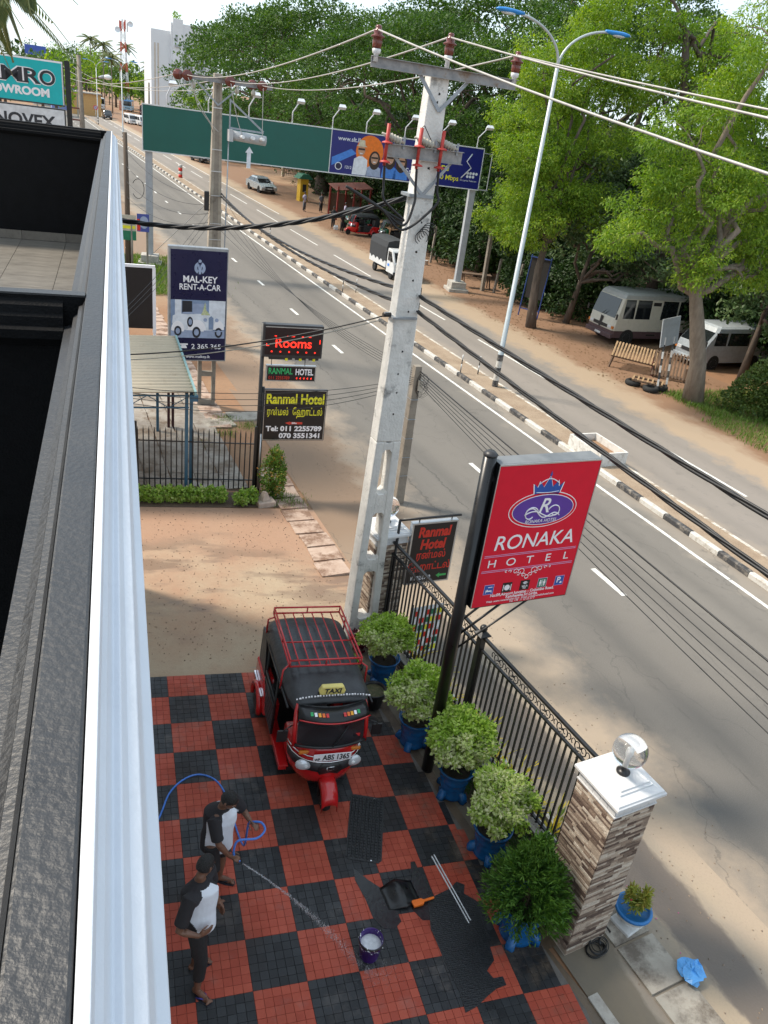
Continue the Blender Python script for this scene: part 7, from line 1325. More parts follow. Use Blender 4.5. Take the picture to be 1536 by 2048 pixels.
# plain bystanders
def figure(x, y, rz, top, bottom, label, arm=.15, seat=False):
    t = empty('person', (x, y, .004), rz, label, 'person', 'people waiting at the far roadside'); b = MB()
    cap_chain(b, [((0, 0, .85), .13, .10), ((0, .0, 1.1), .13, .095), ((0, 0, 1.32), .16, .10), ((0, 0, 1.42), .07, .07), ((0, -.01, 1.5), .05, .05)], 12); b.sphere((0, -.02, 1.58), .1, 12, 9, (.8, .95, 1.12))
    for s in (-1, 1): cap_chain(b, [((s*.08, 0, .88), .08, .085), ((s*.085, -.01, .47), .055, .058), ((s*.085, .02, .1), .036, .04), ((s*.09, -.02, .04), .038, .035), ((s*.095, -.16, .03), .038, .025)], 10); cap_chain(b, [((s*.15, 0, 1.36), .055, .06), ((s*.21, .02, 1.08), .04, .042), ((s*.2, -.06-arm, .9), .028, .03)], 8); hand(b, (s*.2, -.06-arm, .9), (0, -.5, -.8), (-s, 0, 0), .4, 1, s)
    remeshed(b, 'body', M_skin, t, .02, None, 2); c = MB(); cap_chain(c, [((0, 0, .82), .16, .125), ((0, 0, 1.1), .155, .12), ((0, 0, 1.34), .185, .12), ((0, 0, 1.44), .075, .075)], 12, dome=False)
    for s in (-1, 1): cap_chain(c, [((s*.14, 0, 1.37), .068, .07), ((s*.2, .015, 1.14), .055, .055)], 8, dome=False)
    c.build('shirt', top, t); d = MB(); cap_chain(d, [((0, 0, .95), .155, .118), ((0, 0, .8), .15, .115)], 12)
    for s in (-1, 1): cap_chain(d, [((s*.08, 0, .86), .095, .1), ((s*.085, -.01, .47), .075, .08), ((s*.085, .02, .12), .06, .065)], 10, dome=False)
    d.build('trousers', bottom, t); MB().sphere((0, -.005, 1.61), .105, 12, 9, (.84, .98, 1.05)).build('hair', M_hairb, t); return t
M_sh1 = pm('shirt_lilac', (.4, .38, .5), .8); M_sh2 = pm('cloth_black', (.012, .012, .013), .85); M_sh3 = pm('cloth_grey', (.09, .095, .11), .85)
for x, y, rz, tp, bt, lb in ((15.55, 63.6, .5, M_sh1, M_sh3, 'person in a pale lilac shirt standing by the yellow booth'), (17.2, 64.1, .3, M_sh3, M_pant, 'person in a grey shirt standing at the bus stop edge'), (16.3, 52.6, .2, M_sh2, M_sh2, 'person in black clothes standing beside the green three-wheeler'), (16.0, 54.4, -.6, M_sh2, M_sh2, 'person in black clothes holding a white bag at the bus stop'), (17.9, 58.0, 1.2, M_sh1, M_pant, 'person in a light shirt waiting under the bus stop roof')): figure(x, y, rz, tp, bt, lb)
o = MB().loft([[(-.15, -.08, 0), (.15, -.08, 0), (.15, .08, 0), (-.15, .08, 0)], [(-.17, -.1, .2), (.17, -.1, .2), (.17, .1, .2), (-.17, .1, .2)], [(-.14, -.03, .34), (.14, -.03, .34), (.14, .03, .34), (-.14, .03, .34)]], smooth=False).build('white_bag', M_vw, None, (16.15, 53.95, .004)); tag(o, 'white carrier bag standing beside the person in black', 'bag')
# table, slatted stalls, tyres, sign
t = empty('wooden_bench', (20.1, 34.4, .004), RZ-.3, 'rough wooden table under the trees behind the gantry leg', 'table'); MB().box(-.95, .95, -.3, .3, .78, .83).build('top', M_plankd, t)
for x in (-.8, .8):
    for s in (-1, 1): MB().bar((x, s*.2, .78), (x+.1, s*.38, 0), .06, .06).build('leg', M_plankd, t)
def slat_stall(loc, rz, label, Lx, Ly, H_, tilt=(0, 0), n=14, mat=M_plank):
    t = empty('slatted_stall', loc, rz, label, 'stall'); top = empty('slat_top', (0, 0, H_)); top.parent = t; top.rotation_euler = (tilt[0], tilt[1], 0); sm = MB().box(-.035, .035, -Ly/2, Ly/2, .03, .055).mesh('slat', mat)
    for k in range(n): obj_of(sm, 'slat', top, (-Lx/2+.04+(Lx-.08)*k/(n-1), 0, random.uniform(0, .004)), (0, 0, random.uniform(-.02, .02)))
    for y in (-Ly/2+.08, Ly/2-.08): MB().box(-Lx/2, Lx/2, y-.03, y+.03, -.04, .03).build('beam', M_plankd, top)
    return t, top
t, _ = slat_stall((21.2, 18.7, .004), R_(-38), 'pale slatted timber stall table at the roadside in front of the minibus', 1.9, 1.5, .66, (R_(13), R_(2)))
for x in (-.85, .85):
    for s in (-1, 1): MB().bar((x, s*.5, .6), (x*1.12, s*.6, -.02), .08, .08).build('leg', M_rust if x > 0 else M_plankd, t)
t, top = slat_stall((22.35, 17.4, .0), R_(-35), 'dark slatted timber frame tipped on its side against the stall', 1.7, 1.25, .55, (R_(48), 0), 12, M_plankd); MB().bar((.6, -.3, .0), (.6, .1, .5), .07, .07).build('prop', M_plankd, t); MB().bar((-.6, -.3, .0), (-.6, .1, .5), .07, .07).build('prop', M_plankd, t)
t, _ = slat_stall((20.2, 16.05, .0), R_(-40), 'low plank platform resting on old tyres by the striped sign posts', 1.25, .75, .27, n=7)
b0 = MB(); b0.lathe([(.19, 0), (.27, 0), (.32, .04), (.33, .1), (.32, .17), (.27, .21), (.19, .21), (.17, .1), (.19, 0)], 22, caps=False); tym = b0.mesh('discarded_tyre', M_tread)
for k, (x, y) in enumerate(((19.72, 16.35), (20.05, 15.55), (20.65, 15.75))): o = obj_of(tym, 'discarded_tyre', None, (x, y, .002)); tag(o, ('worn black tyre under the far corner of the plank platform', 'worn black tyre under the road-side corner of the plank platform', 'worn black tyre under the platform next to the striped posts')[k], 'tyre', 'tyres under the platform')
t = empty('road_sign', (20.6, 15.55, 0), R_(22), 'back of a square grey road sign on two black and white striped posts', 'road sign')
for x in (-.33, .33):
    for k in range(8): MB().bar((x-.05*k*.32, .03*k, .28*k), (x-.05*(k+1)*.32, .03*(k+1), .28*(k+1)), .08, .08).build('post_band', (M_kb, M_mkw)[k % 2], t)
o = MB().box(-.62, .62, -.02, .02, -.55, .55).build('board', M_gsteel, t, (-.15, .28, 2.45)); o.rotation_euler = (R_(-8), R_(-4), 0)
for z in (2.15, 2.7): MB().bar((-.6, .31, z), (.35, .31, z), .06, .04).build('stiffener', M_gsteel, t)
for k, (x, y, h, r_) in enumerate(((20.3, 33.6, 3.6, .1), (20.9, 33.2, 2.0, .06), (21.1, 30.8, 2.2, .06), (19.6, 44, 5.5, .09), (20.0, 42, 2.4, .06))):
    o = MB().box(-r_, r_, -r_, r_, -.1, h).build('concrete_post', M_oldp, None, (x, y, 0), .1); o.rotation_euler = (R_(2), R_(random.uniform(-3, 3)), .1); tag(o, 'weathered concrete post on the tree line: '+('behind the rough table', 'beside the rough table', 'beyond the rough table', 'carrying a small green and yellow sign', 'by a hanging blue sheet')[k], 'post')
o = MB().box(-.35, .35, -.02, .02, 0, .75).build('small_sign', M_textyel, None, (19.62, 43.88, 3.6), .1); tag(o, 'small green and yellow sign on a concrete post', 'sign'); MB().box(-.35, .35, -.025, -.02, .35, .75).build('upper_half', M_icong, o)
o = MB().box(-.3, .3, -.02, .02, 0, .55).build('small_sign', M_signwhite, None, (19.62, 43.88, 2.1), .1); tag(o, 'small white and red sign low on a concrete post', 'sign'); MB().box(-.2, .2, -.025, -.02, .06, .3).build('red_print', M_textred, o)
t = empty('blue_frame_board', (20.3, 27.4, 0), R_(-50), 'tall blue metal frame board leaning behind the forked tree', 'board'); M_bfr = pm('frame_blue', (.02, .05, .2), .5)
for x in (-.55, .55): MB().bar((x, 0, -.02), (x+.1, .1, 3.2), .05, .05).build('frame_leg', M_bfr, t)
for z in (.4, 3.1): MB().bar((-.5, .03, z), (.6, .03, z), .05, .05).build('frame_bar', M_bfr, t)
MB().box(-.42, .6, .05, .07, 1.0, 3.1).build('panel', M_hole, t)
o = MB().lathe([(.13, 0), (.16, .3), (.165, .3)], 14).build('paint_bucket', M_vw, None, (19.3, 41.0, .002)); tag(o, 'white plastic bucket standing on the far dirt verge', 'bucket')
# ================================================================== TREES
M_bark = pm('dark_bark', (.07, .052, .04), .95, stretch=(1, 1, .25), scale=9, col2=(.13, .10, .078), bump=1.0, bscale=22); M_barkl = pm('pale_bark', (.16, .125, .095), .95, stretch=(1, 1, .25), scale=9, col2=(.24, .195, .15), bump=1.0, bscale=22)
M_rain = leaf_mat('rain_tree_leaf', (.022, .058, .010), (.055, .118, .018), (.125, .205, .032), .6, .35)
M_neem = leaf_mat('neem_leaf', (.065, .14, .014), (.17, .29, .026), (.36, .44, .055), .5, .45)
M_teak = leaf_mat('broad_leaf', (.045, .085, .03), (.085, .14, .05), (.17, .22, .095), .5, .25)
M_dark = leaf_mat('thicket_leaf', (.010, .028, .006), (.022, .055, .010), (.055, .10, .018), .55, .2)
def limb_path(a, b_, sag, n=6, wob=.12):
    a, b_ = np.array(a, float), np.array(b_, float); t = np.linspace(0, 1, n); P = a+(b_-a)*t[:, None]; L_ = np.linalg.norm(b_-a); P[1:-1] += rng.normal(0, wob*L_*.12, (n-2, 3)); P[:, 2] += sag*np.sin(t*np.pi); return [tuple(p) for p in P]
def tree(name, loc, label, trunk, r0, groups, mat, bark, dens, ln, wd, cat='tree', group=None, droop=0., tone=(.05, .85), sprig=0, up=.45, inner=.5, limbs=True):
    """trunk: local points; groups: (limb end, [(centre, radii, tone shift)...])"""
    t = empty(name, loc, 0, label, cat, group); tr = MB(); n = len(trunk); rad = [r0*(1-.5*i/max(1, n-1)) for i in range(n)]; rad[0] *= 1.25
    tr.tube(trunk, rad, 10); parts = []
    for gi, (gc, blobs) in enumerate(groups):
        k = n-1-(gi % 2 if n > 2 else 0); st = np.array(trunk[k]); gc = np.array(gc, float); L_ = np.linalg.norm(gc-st)
        if limbs and L_ > .4: tr.tube(limb_path(st, gc, .10*L_, 8, .5), [rad[k]*.62*(1-.72*i/7)+.012 for i in range(8)], 7)
        for bi, (c, r, s) in enumerate(blobs):
            r = np.array(r, float); c = np.array(c, float)
            if limbs and bi % 2 == 0: tr.tube(limb_path(gc, c, .1, 5, .5), [max(.012, rad[k]*.16)*(1-.16*i) for i in range(5)], 5)
            area = 4*math.pi*((r[0]*r[1])**1.6/3+(r[0]*r[2])**1.6/3+(r[1]*r[2])**1.6/3)**(1/1.6); m = int(max(30, dens*area/(ln*wd)*.5)); tn = (max(0, tone[0]+s), min(1, tone[1]+s))
            parts.append(blob_leaves(c, r, m, ln, wd, tn, up, inner, droop))
            for q_ in range(sprig):
                d = unit(rng.normal(size=(1, 3)))[0]; d[2] = d[2]*.6+.1; q = c+d*r*1.08; parts.append(blob_leaves(q, r*.34, int(m*.10), ln, wd, (tn[0], min(1, tn[1]+.12)), up, .2, droop+.3))
    tr.build('trunk', bark, t); foliage('crown', parts, mat, t); return t
def dome(cx, cy, cz, R, Hh, n, br, flat=.42, m=7):
    out = {}
    for k in range(n):
        a = k*2.39996; f = math.sqrt((k+.5)/n); x, y = R*f*math.cos(a), R*f*math.sin(a); z = Hh*(1-f*f)**.6+random.uniform(-.14, .14)*Hh; rr = br*random.uniform(.7, 1.25)*(1.05-.25*f)
        sec = int((a % 6.2832)/6.2832*m); out.setdefault(sec, []).append(((cx+x, cy+y, cz+z), (rr, rr, rr*flat), random.uniform(-.16, .14)))
    return [((cx+R*.5*math.cos((s+.5)*6.2832/m), cy+R*.5*math.sin((s+.5)*6.2832/m), cz+Hh*.5), b) for s, b in out.items()]
def cloud(spec):
    out = []
    for (x, y, z, R, n, br) in spec:
        bl = []
        for k in range(n): d = unit(rng.normal(size=(1, 3)))[0]*random.uniform(.55, 1.1); rr = br*random.uniform(.65, 1.25); bl.append(((x+d[0]*R, y+d[1]*R, z+d[2]*R*.8), (rr, rr, rr*.7), random.uniform(-.22, .2)))
        out.append(((x, y, z-.2), bl))
    return out
# rain trees behind the gantry
RG = 'rain trees beyond the gantry'
tree('rain_tree', (24, 56, 0), 'broad rain tree with spreading crown rising behind the blue advert', [(0, 0, -.2), (.3, .2, 2.5), (.2, .5, 5.0)], .65, dome(-1.5, 0, 7.0, 11, 8.0, 60, 2.4)+dome(-2, 0, 5.6, 9.5, 2.0, 22, 2.0), M_rain, M_bark, .8, .24, .13, group=RG, sprig=5)
tree('rain_tree', (21, 80, 0), 'broad rain tree with crown overhanging the road behind the green billboard', [(0, 0, -.2), (-.3, .2, 3), (-.5, 0, 6)], .7, dome(-2.5, 0, 7.5, 12, 9.5, 60, 2.7)+dome(-3, 0, 6.0, 10, 2.0, 20, 2.2), M_rain, M_bark, .75, .30, .17, group=RG, sprig=5)
tree('rain_tree', (36, 66, 0), 'tall rain tree standing deep behind the other rain trees', [(0, 0, -.2), (.2, .1, 5), (0, .2, 9)], .7, dome(0, 0, 11, 13, 12, 56, 3.0)+dome(0, 0, 7, 11, 3, 24, 2.6), M_rain, M_bark, .75, .32, .18, group=RG, sprig=4)
tree('rain_tree', (20, 112, 0), 'far rain tree beside the white tower block', [(0, 0, -.2), (0, 0, 4), (0, 0, 7)], .6, dome(-2, 0, 7, 11, 10, 44, 2.8, .55)+dome(-2, 0, 4, 9, 2, 14, 2.4), M_rain, M_bark, .7, .40, .22, group=RG, sprig=4)
tree('rain_tree', (33, 44, 0), 'dark rain tree between the gantry leg and the neem trees', [(0, 0, -.2), (.2, .1, 4), (0, .2, 8)], .6, dome(-1, 0, 8, 10, 11, 54, 2.4)+dome(-1, 0, 5, 8, 3, 20, 2.2), M_rain, M_bark, .8, .24, .13, group=RG, sprig=4)
# neem trees on the right
NG = 'feathery neem trees on the right verge'
tree('neem_tree', (21.26, 14.3, 0), 'neem tree with a thick scarred trunk beside the striped road sign', [(0, 0, -.2), (-.35, .0, 1.6), (-.95, .05, 3.2), (-1.35, .1, 4.2), (-1.7, .1, 5.0)], .36, cloud([(-1.6, .6, 7.6, 1.5, 9, .95), (.6, 1.2, 7.6, 1.6, 9, .9), (-3.2, .8, 7.0, 1.2, 7, .85), (1.6, .5, 9.8, 1.6, 8, .9), (-1.0, 1.5, 10.4, 1.7, 8, .9), (.8, .2, 6.0, .9, 5, .7), (-2.9, .4, 9.2, 1.4, 8, .85), (-2.4, -.3, 5.7, 1.1, 8, .75), (.6, -.5, 5.4, 1.1, 8, .7), (2.6, .2, 5.6, 1.3, 9, .8), (3.6, .6, 8.0, 1.5, 10, .9), (-4.4, .6, 6.2, 1.0, 6, .7), (3.0, .6, 11.2, 1.5, 8, .9), (-1.2, .2, 12.6, 1.6, 9, .9)]), M_neem, M_barkl, .75, .15, .05, group=NG, droop=.45, sprig=5, tone=(.1, .95), inner=.35)
tree('neem_tree', (19.41, 25.2, 0), 'neem tree with a dark forked trunk beside the blue frame board', [(0, 0, -.2), (-.2, 0, 1.5), (-.25, .05, 2.9), (-.1, .1, 4.2), (.3, .2, 5.6)], .24, cloud([(.2, .3, 7.2, 1.5, 10, 1.0), (-1.2, .5, 6.2, 1.2, 8, .9), (1.8, .8, 8.6, 1.7, 10, 1.0), (-.4, .8, 9.6, 1.6, 10, 1.0), (-1.6, .6, 4.6, 1.0, 6, .8), (1.0, .5, 11.6, 1.6, 9, 1.0), (2.6, .4, 11.2, 1.4, 9, .9), (-.6, -.2, 5.0, 1.2, 8, .85), (-2.2, .2, 8.0, 1.2, 8, .9), (1.4, -.3, 5.8, 1.1, 8, .8), (.6, .2, 13.4, 1.6, 9, 1.0), (-1.8, .4, 11.4, 1.3, 8, .9)]), M_neem, M_bark, .75, .16, .055, group=NG, droop=.45, sprig=5, tone=(.15, 1.0), inner=.35)
tree('neem_tree', (25.6, 24.6, 0), 'tall neem tree with a bare upper trunk behind the minibus', [(0, 0, -.2), (-.1, 0, 4), (-.2, -.4, 8.4), (-1.5, -.5, 11), (-2.3, -.5, 13.6)], .3, cloud([(-1.0, .2, 11.4, 1.8, 9, 1.0), (1.4, .5, 11.8, 2.0, 9, 1.0), (-2.8, .5, 12.8, 1.8, 9, 1.0), (.8, -.5, 14.0, 2.0, 8, 1.0), (3.4, 0, 10.4, 1.8, 9, 1.0), (1.5, -1.0, 8.8, 1.5, 8, .9), (-3.6, .2, 15.2, 1.6, 8, .95), (2.2, -1.2, 6.4, 1.6, 9, .95), (4.6, -.6, 7.8, 1.6, 9, .95), (-1.2, -1.2, 9.2, 1.3, 7, .85)]), M_neem, M_bark, .7, .17, .06, group=NG, droop=.45, sprig=5, tone=(.05, .85), inner=.35)
tree('neem_tree', (22.9, 33.5, 0), 'neem tree with bright yellow-green crown behind the gantry leg', [(0, 0, -.2), (0, 0, 3), (0, .2, 6)], .28, cloud([(-.8, 0, 5.4, 1.4, 9, 1.1), (.8, .2, 7.6, 1.7, 10, 1.2), (-1.6, .4, 7.4, 1.2, 7, 1.0), (1.8, .2, 10.2, 1.8, 9, 1.1), (-.6, .5, 10.0, 1.4, 8, 1.0), (-2.8, -.4, 4.4, 1.0, 6, .9), (-.4, .2, 3.4, 1.2, 8, .9), (.8, 0, 12.6, 1.8, 9, 1.1), (-2.2, 0, 9.2, 1.3, 8, 1.0), (2.6, -.2, 5.2, 1.4, 8, .95)]), M_neem, M_bark, .75, .19, .07, group=NG, droop=.35, sprig=5, tone=(.1, 1.0), inner=.35)
tree('neem_tree', (30.5, 19.5, 0), 'neem tree with pale twisting branches behind the grey-white van', [(0, 0, -.2), (.0, 0, 4), (-.4, 0, 8), (-1.0, 0, 11)], .28, cloud([(-1.4, 0, 9.4, 1.8, 10, 1.0), (.8, 0, 10.8, 1.8, 9, 1.0), (-2.4, -.5, 7.0, 1.6, 9, .9), (-.8, -.4, 13.0, 1.8, 9, 1.0), (-1.0, -.8, 4.8, 1.6, 9, .9), (1.6, -.6, 6.8, 1.8, 9, 1.0), (1.4, -.8, 3.6, 1.4, 8, .9), (-3.4, -.4, 10.6, 1.5, 8, .9)]), M_neem, M_barkl, .7, .17, .06, group=NG, droop=.45, sprig=5, tone=(.0, .8), inner=.35)
tree('broad_leaved_tree', (22.2, 26.6, 0), 'broad-leaved grey-green tree overhanging the parked minibus', [(0, 0, -.2), (.2, -.2, 2.2), (.3, -.5, 4.0)], .16, cloud([(-.2, -1.0, 5.6, 1.2, 9, .8), (1.2, -1.6, 4.6, 1.1, 9, .75), (-1.0, -.3, 4.2, 1.0, 7, .75), (2.6, -2.0, 3.7, .9, 7, .65), (.2, -.8, 6.8, 1.0, 6, .75), (1.6, -2.2, 3.2, .7, 6, .5), (-.6, -1.0, 7.6, 1.1, 8, .75), (.8, -2.4, 4.4, .9, 7, .6), (3.2, -2.6, 3.4, .8, 6, .55), (-1.6, -.8, 5.6, .9, 7, .7), (2.2, -4.4, 3.7, .8, 8, .55), (3.9, -4.7, 3.6, .9, 8, .6), (.4, -3.6, 4.8, .9, 8, .65), (5.2, -4.4, 4.2, .9, 7, .6)]), M_teak, M_bark, .62, .21, .13, sprig=5, tone=(.1, .95), up=.7, inner=.3)
tree('broad_leaved_tree', (26.0, 17.2, 0), 'broad-leaved dark tree hanging over the grey-white van', [(0, 0, -.2), (.1, 0, 2.5), (0, -.2, 4.4)], .16, cloud([(0, -.4, 5.2, 1.3, 9, .8), (-1.4, -.6, 4.4, 1.0, 7, .7), (1.3, -.6, 4.2, 1.2, 8, .75), (-.2, -1.2, 3.2, .8, 6, .55), (-2.2, -1.0, 3.8, .8, 6, .55), (2.0, -1.0, 3.0, .9, 6, .6), (.6, -1.6, 6.4, 1.0, 8, .7), (-.2, -2.0, 2.7, .7, 6, .5), (1.6, -2.2, 2.9, .8, 7, .55), (2.8, -1.4, 4.0, .9, 7, .65)]), M_teak, M_bark, .62, .22, .13, sprig=5, tone=(.0, .7), up=.7, inner=.3)
# dense thicket behind: separate big bushes
TG = 'dense bushes forming the thicket behind the verge'
k_ = 0
for (u, v, h, r) in [(10, 16.5, 4.5, 3.0), (15, 19, 6, 3.4), (20, 21.5, 7, 3.6), (25, 19.5, 7.5, 3.4), (28, 15.5, 6, 2.6), (31, 13.2, 5.6, 2.4), (35, 14.2, 6.5, 2.8), (39, 13.5, 6, 2.6), (43, 14.8, 6.5, 2.8), (47, 15, 7, 3.0), (52, 16, 7, 3.2), (58, 16.5, 6.5, 3.2), (64, 15.5, 6, 3.0), (71, 16, 6.5, 3.2), (78, 17, 7, 3.4), (86, 17, 6.5, 3.4), (36, 22, 10, 4.4), (46, 23, 10, 4.6), (27, 27, 11, 4.6), (17, 28, 10, 4.6), (9, 23, 7, 3.6), (3, 19, 6, 3.4), (33, 17, 7, 3.0), (41, 17.5, 7.5, 3.0), (56, 20, 8, 3.6), (68, 20, 8, 3.8), (80, 21, 8, 4.0), (94, 19, 8, 4.0), (60, 27, 11, 5), (76, 28, 12, 5), (13, 14.2, 3.2, 1.8), (22, 16.8, 5, 2.4), (26.5, 12.2, 3.4, 1.7), (29, 11.8, 3.2, 1.6), (24.3, 17.5, 5.5, 2.4), (31.5, 12.0, 3.6, 1.7), (27, 14, 4.6, 2.0), (18.5, 17.6, 4.0, 2.0), (37, 12.0, 3.4, 1.6), (41, 12.3, 3.6, 1.6), (45, 12.6, 4, 1.8)]:
    x, y, _ = rd(u, v); bl = cloud([(0, 0, h*.30, r*.7, 11, r*.5), (0, 0, h*.68, r*.7, 11, r*.45)]); far_ = y > 40
    tree('thicket_bush', (x, y, 0), 'dense dark green bush in the thicket behind the far verge', [(0, 0, -.2), (.1, 0, h*.3), (0, .1, h*.6)], .14, bl, M_dark, M_bark, .85, .24 if not far_ else .34, .12 if not far_ else .17, 'bush', TG, droop=.2, sprig=3, tone=(.05, .9), up=.55, inner=.45); k_ += 1
# vine-covered bank, hedge and grass on the right
M_vine = leaf_mat('vine_leaf', (.03, .06, .012), (.075, .12, .022), (.17, .20, .05), .55, .2)
for k, (x, y, r, h) in enumerate(((23.4, 13.2, 1.3, 1.5), (25.2, 13.8, 1.5, 1.8), (27.2, 14.2, 1.5, 2.0), (24.4, 11.8, 1.2, 1.1))):
    f = foliage('vine_mound', [blob_leaves((0, 0, h*.3), (r, r*.9, h), int(3600*r), .13, .10, (.05, .9), .5, .75)], M_vine); f.location = (x, y, 0); tag(f, 'mound of bank covered in creeping vines right of the big trunk', 'bush', 'vine mounds behind the grass')
def blades(name, region, n, h, w, mat, label, tone=(.2, .9)):
    P = region(n); a = rng.random(n)*6.283; hh = h*(.5+rng.random(n)); D = np.stack([np.cos(a)*.5, np.sin(a)*.5, np.ones(n)*.9], 1); parts = [leaves(P+D*hh[:, None]*.45, D, np.stack([np.cos(a), np.sin(a), np.zeros(n)], 1), hh, np.full(n, w), tone[0]+(tone[1]-tone[0])*rng.random(n), .1)]
    o = foliage(name, parts, mat); tag(o, label, 'grass', kind='stuff'); return o
M_grass = leaf_mat('grass_blade', (.05, .11, .012), (.10, .19, .022), (.20, .27, .05), .6, .3)
def reg_right(n):
    u = rng.uniform(3, 14.5, n); v = 7.4+rng.random(n)**.8*6.5-.0; lim = np.where(u > 11.5, 8.6, 7.3+(u-3)*.04)+rng.normal(0, .25, n); keep = np.maximum(v, lim); P = ORG[None]+U[None]*u[:, None]+V[None]*keep[:, None]; return P
blades('verge_grass', reg_right, 26000, .22, .02, M_grass, 'rough green grass on the far verge below the vines')
def reg_tall(n): u = rng.uniform(2, 10, n); v = rng.uniform(11, 16, n); return ORG[None]+U[None]*u[:, None]+V[None]*v[:, None]
blades('tall_grass', reg_tall, 7000, .9, .035, M_grass, 'tall reedy grass on the bank at the far right', (.1, .8))
def reg_left(n): P = np.stack([rng.normal(.6, 1.2, n), rng.uniform(27.5, 36.5, n), np.zeros(n)], 1); return P
blades('verge_grass', reg_left, 9000, .25, .03, M_grass, 'grassy patch round the billboard leg and wooden pole')
def reg_tuft(n): c = np.array([(2.3, 11.7), (2.9, 11.2), (2.2, 10.6), (1.2, 9.9), (3.0, 6.6), (3.3, 6.3)])[rng.integers(0, 6, n)]; P = np.concatenate([c+rng.normal(0, .18, (n, 2)), np.full((n, 1), .06)], 1); return P
blades('grass_tufts', reg_tuft, 1400, .12, .012, M_grass, 'small tufts of grass in the dirt around the sign posts')
# litter of dry leaves on the far verge
n = 2600; u = rng.uniform(15, 60, n); v = rng.uniform(6.8, 12.5, n); P = ORG[None]+U[None]*u[:, None]+V[None]*v[:, None]; P[:, 2] = .02
o = foliage('leaf_litter', [leaves(P, rng.normal(size=(n, 3))*np.array([1, 1, .1]), np.array([0, 0, 1.])+rng.normal(0, .2, (n, 3)), .12, .06, rng.random(n), .1)], leaf_mat('dry_leaf', (.10, .06, .03), (.2, .12, .06), (.3, .22, .12))); tag(o, 'dry leaves littering the shaded far verge', 'leaves', kind='stuff')
# distant woods that read as one mass
def wood(name, centres, label, n_each, ln, wd):
    parts = [blob_leaves(c, r, n_each, ln, wd, (.0, .7), .5, .6) for c, r in centres]; o = foliage(name, parts, M_dark); tag(o, label, 'wood', kind='stuff')
wood('far_wood', [((x+random.uniform(-10, 10), 520+abs(x)*.25+random.uniform(-25, 25), 6), (22, 10, random.uniform(9, 14))) for x in range(-420, 700, 26)], 'far wooded skyline closing the view', 260, 3.2, 2.0)
wood('side_wood', [(tuple(np.array(rd(u, v))+np.array([0, 0, 4.5])), (6.5, 6.5, random.uniform(6.5, 9))) for u in range(-6, 170, 9) for v in (36, 47)], 'dark wood filling the ground behind the roadside thicket', 900, .9, .5)
# ================================================================== PALMS
M_palm = leaf_mat('palm_leaf', (.045, .075, .018), (.09, .125, .03), (.19, .19, .06), .5, .25)
def frond(base, d, L_, droop, n=46, wd=.05, ll=.55):
    d = np.array(d, float); d /= np.linalg.norm(d); t = np.linspace(0, 1, n); P = np.array(base)+d*(t*L_)[:, None]; P[:, 2] -= droop*t**2*L_; T = np.gradient(P, axis=0); T = unit(T); sd = unit(np.cross(T, np.array([0, 0, 1.0]))+1e-6); parts = []
    for s in (-1, 1):
        l = ll*np.sin(np.clip(t*1.0+.12, 0, 1)*np.pi)**.6; D = sd*s*.8+T*.65+np.array([0, 0, -.55]); D = unit(D); parts.append(leaves(P+D*(l/2)[:, None], D, np.cross(D, T), l, np.full(n, wd), np.clip(rng.normal(.5, .22, n), 0, 1), .15))
    return parts, [tuple(p) for p in P]
def palm(loc, H_, label, nf=18, L_=3.2, group=None, lean=(0, 0), wd=.05, extra=()):
    t = empty('coconut_palm', loc, 0, label, 'palm', group); tr = MB(); top = (lean[0], lean[1], H_); tr.tube([(0, 0, -.2), (lean[0]*.3, lean[1]*.3, H_*.4), (lean[0]*.7, lean[1]*.7, H_*.75), top], [.19, .15, .13, .11], 9); tr.build('trunk', M_barkl, t); parts = []; rb = MB()
    for k in range(nf): a = k*2.4; e = .75-1.3*(k/nf); p_, q = frond(top, (math.cos(a)*math.cos(e), math.sin(a)*math.cos(e), math.sin(e)), L_*random.uniform(.85, 1.1), .45, wd=wd, ll=L_*.2); parts += p_; rb.tube(q[::5], [.03*(1-.08*i) for i in range(len(q[::5]))], 5)
    for (b0_, d0_, l0_) in extra: p_, q = frond(b0_, d0_, l0_, .08, n=60, wd=wd*1.1, ll=.62); parts += p_; rb.tube(q[::5], [.025]*len(q[::5]), 5)
    foliage('fronds', parts, M_palm, t); rb.build('midribs', M_palm if False else pm('palm_rib', (.2, .22, .08), .6), t); return t
palm((-4.6, 13.2, 0), 11.3, 'coconut palm with hanging fronds behind the turquoise showroom sign', 26, 3.6, wd=.055, extra=[((1.2, .3, 11.6), (.32, .05, -1), 2.6), ((1.5, .1, 11.6), (.0, -.1, -1), 2.3), ((2.0, .4, 11.5), (.12, -.1, -1), 1.75), ((1.0, .6, 11.5), (.25, .2, -1), 2.9)])
FP = 'distant coconut palms'
for k, (x, y, h) in enumerate(((-6.6, 262, 17.5), (-3.2, 258, 16.5), (3.6, 300, 18), (-2, 300, 15), (10.5, 270, 13.5), (-1.0, 232, 13.0))): palm((x, y, 0), h, 'distant coconut palm rising above the roadside trees', 14, 4.2, FP, wd=.16)
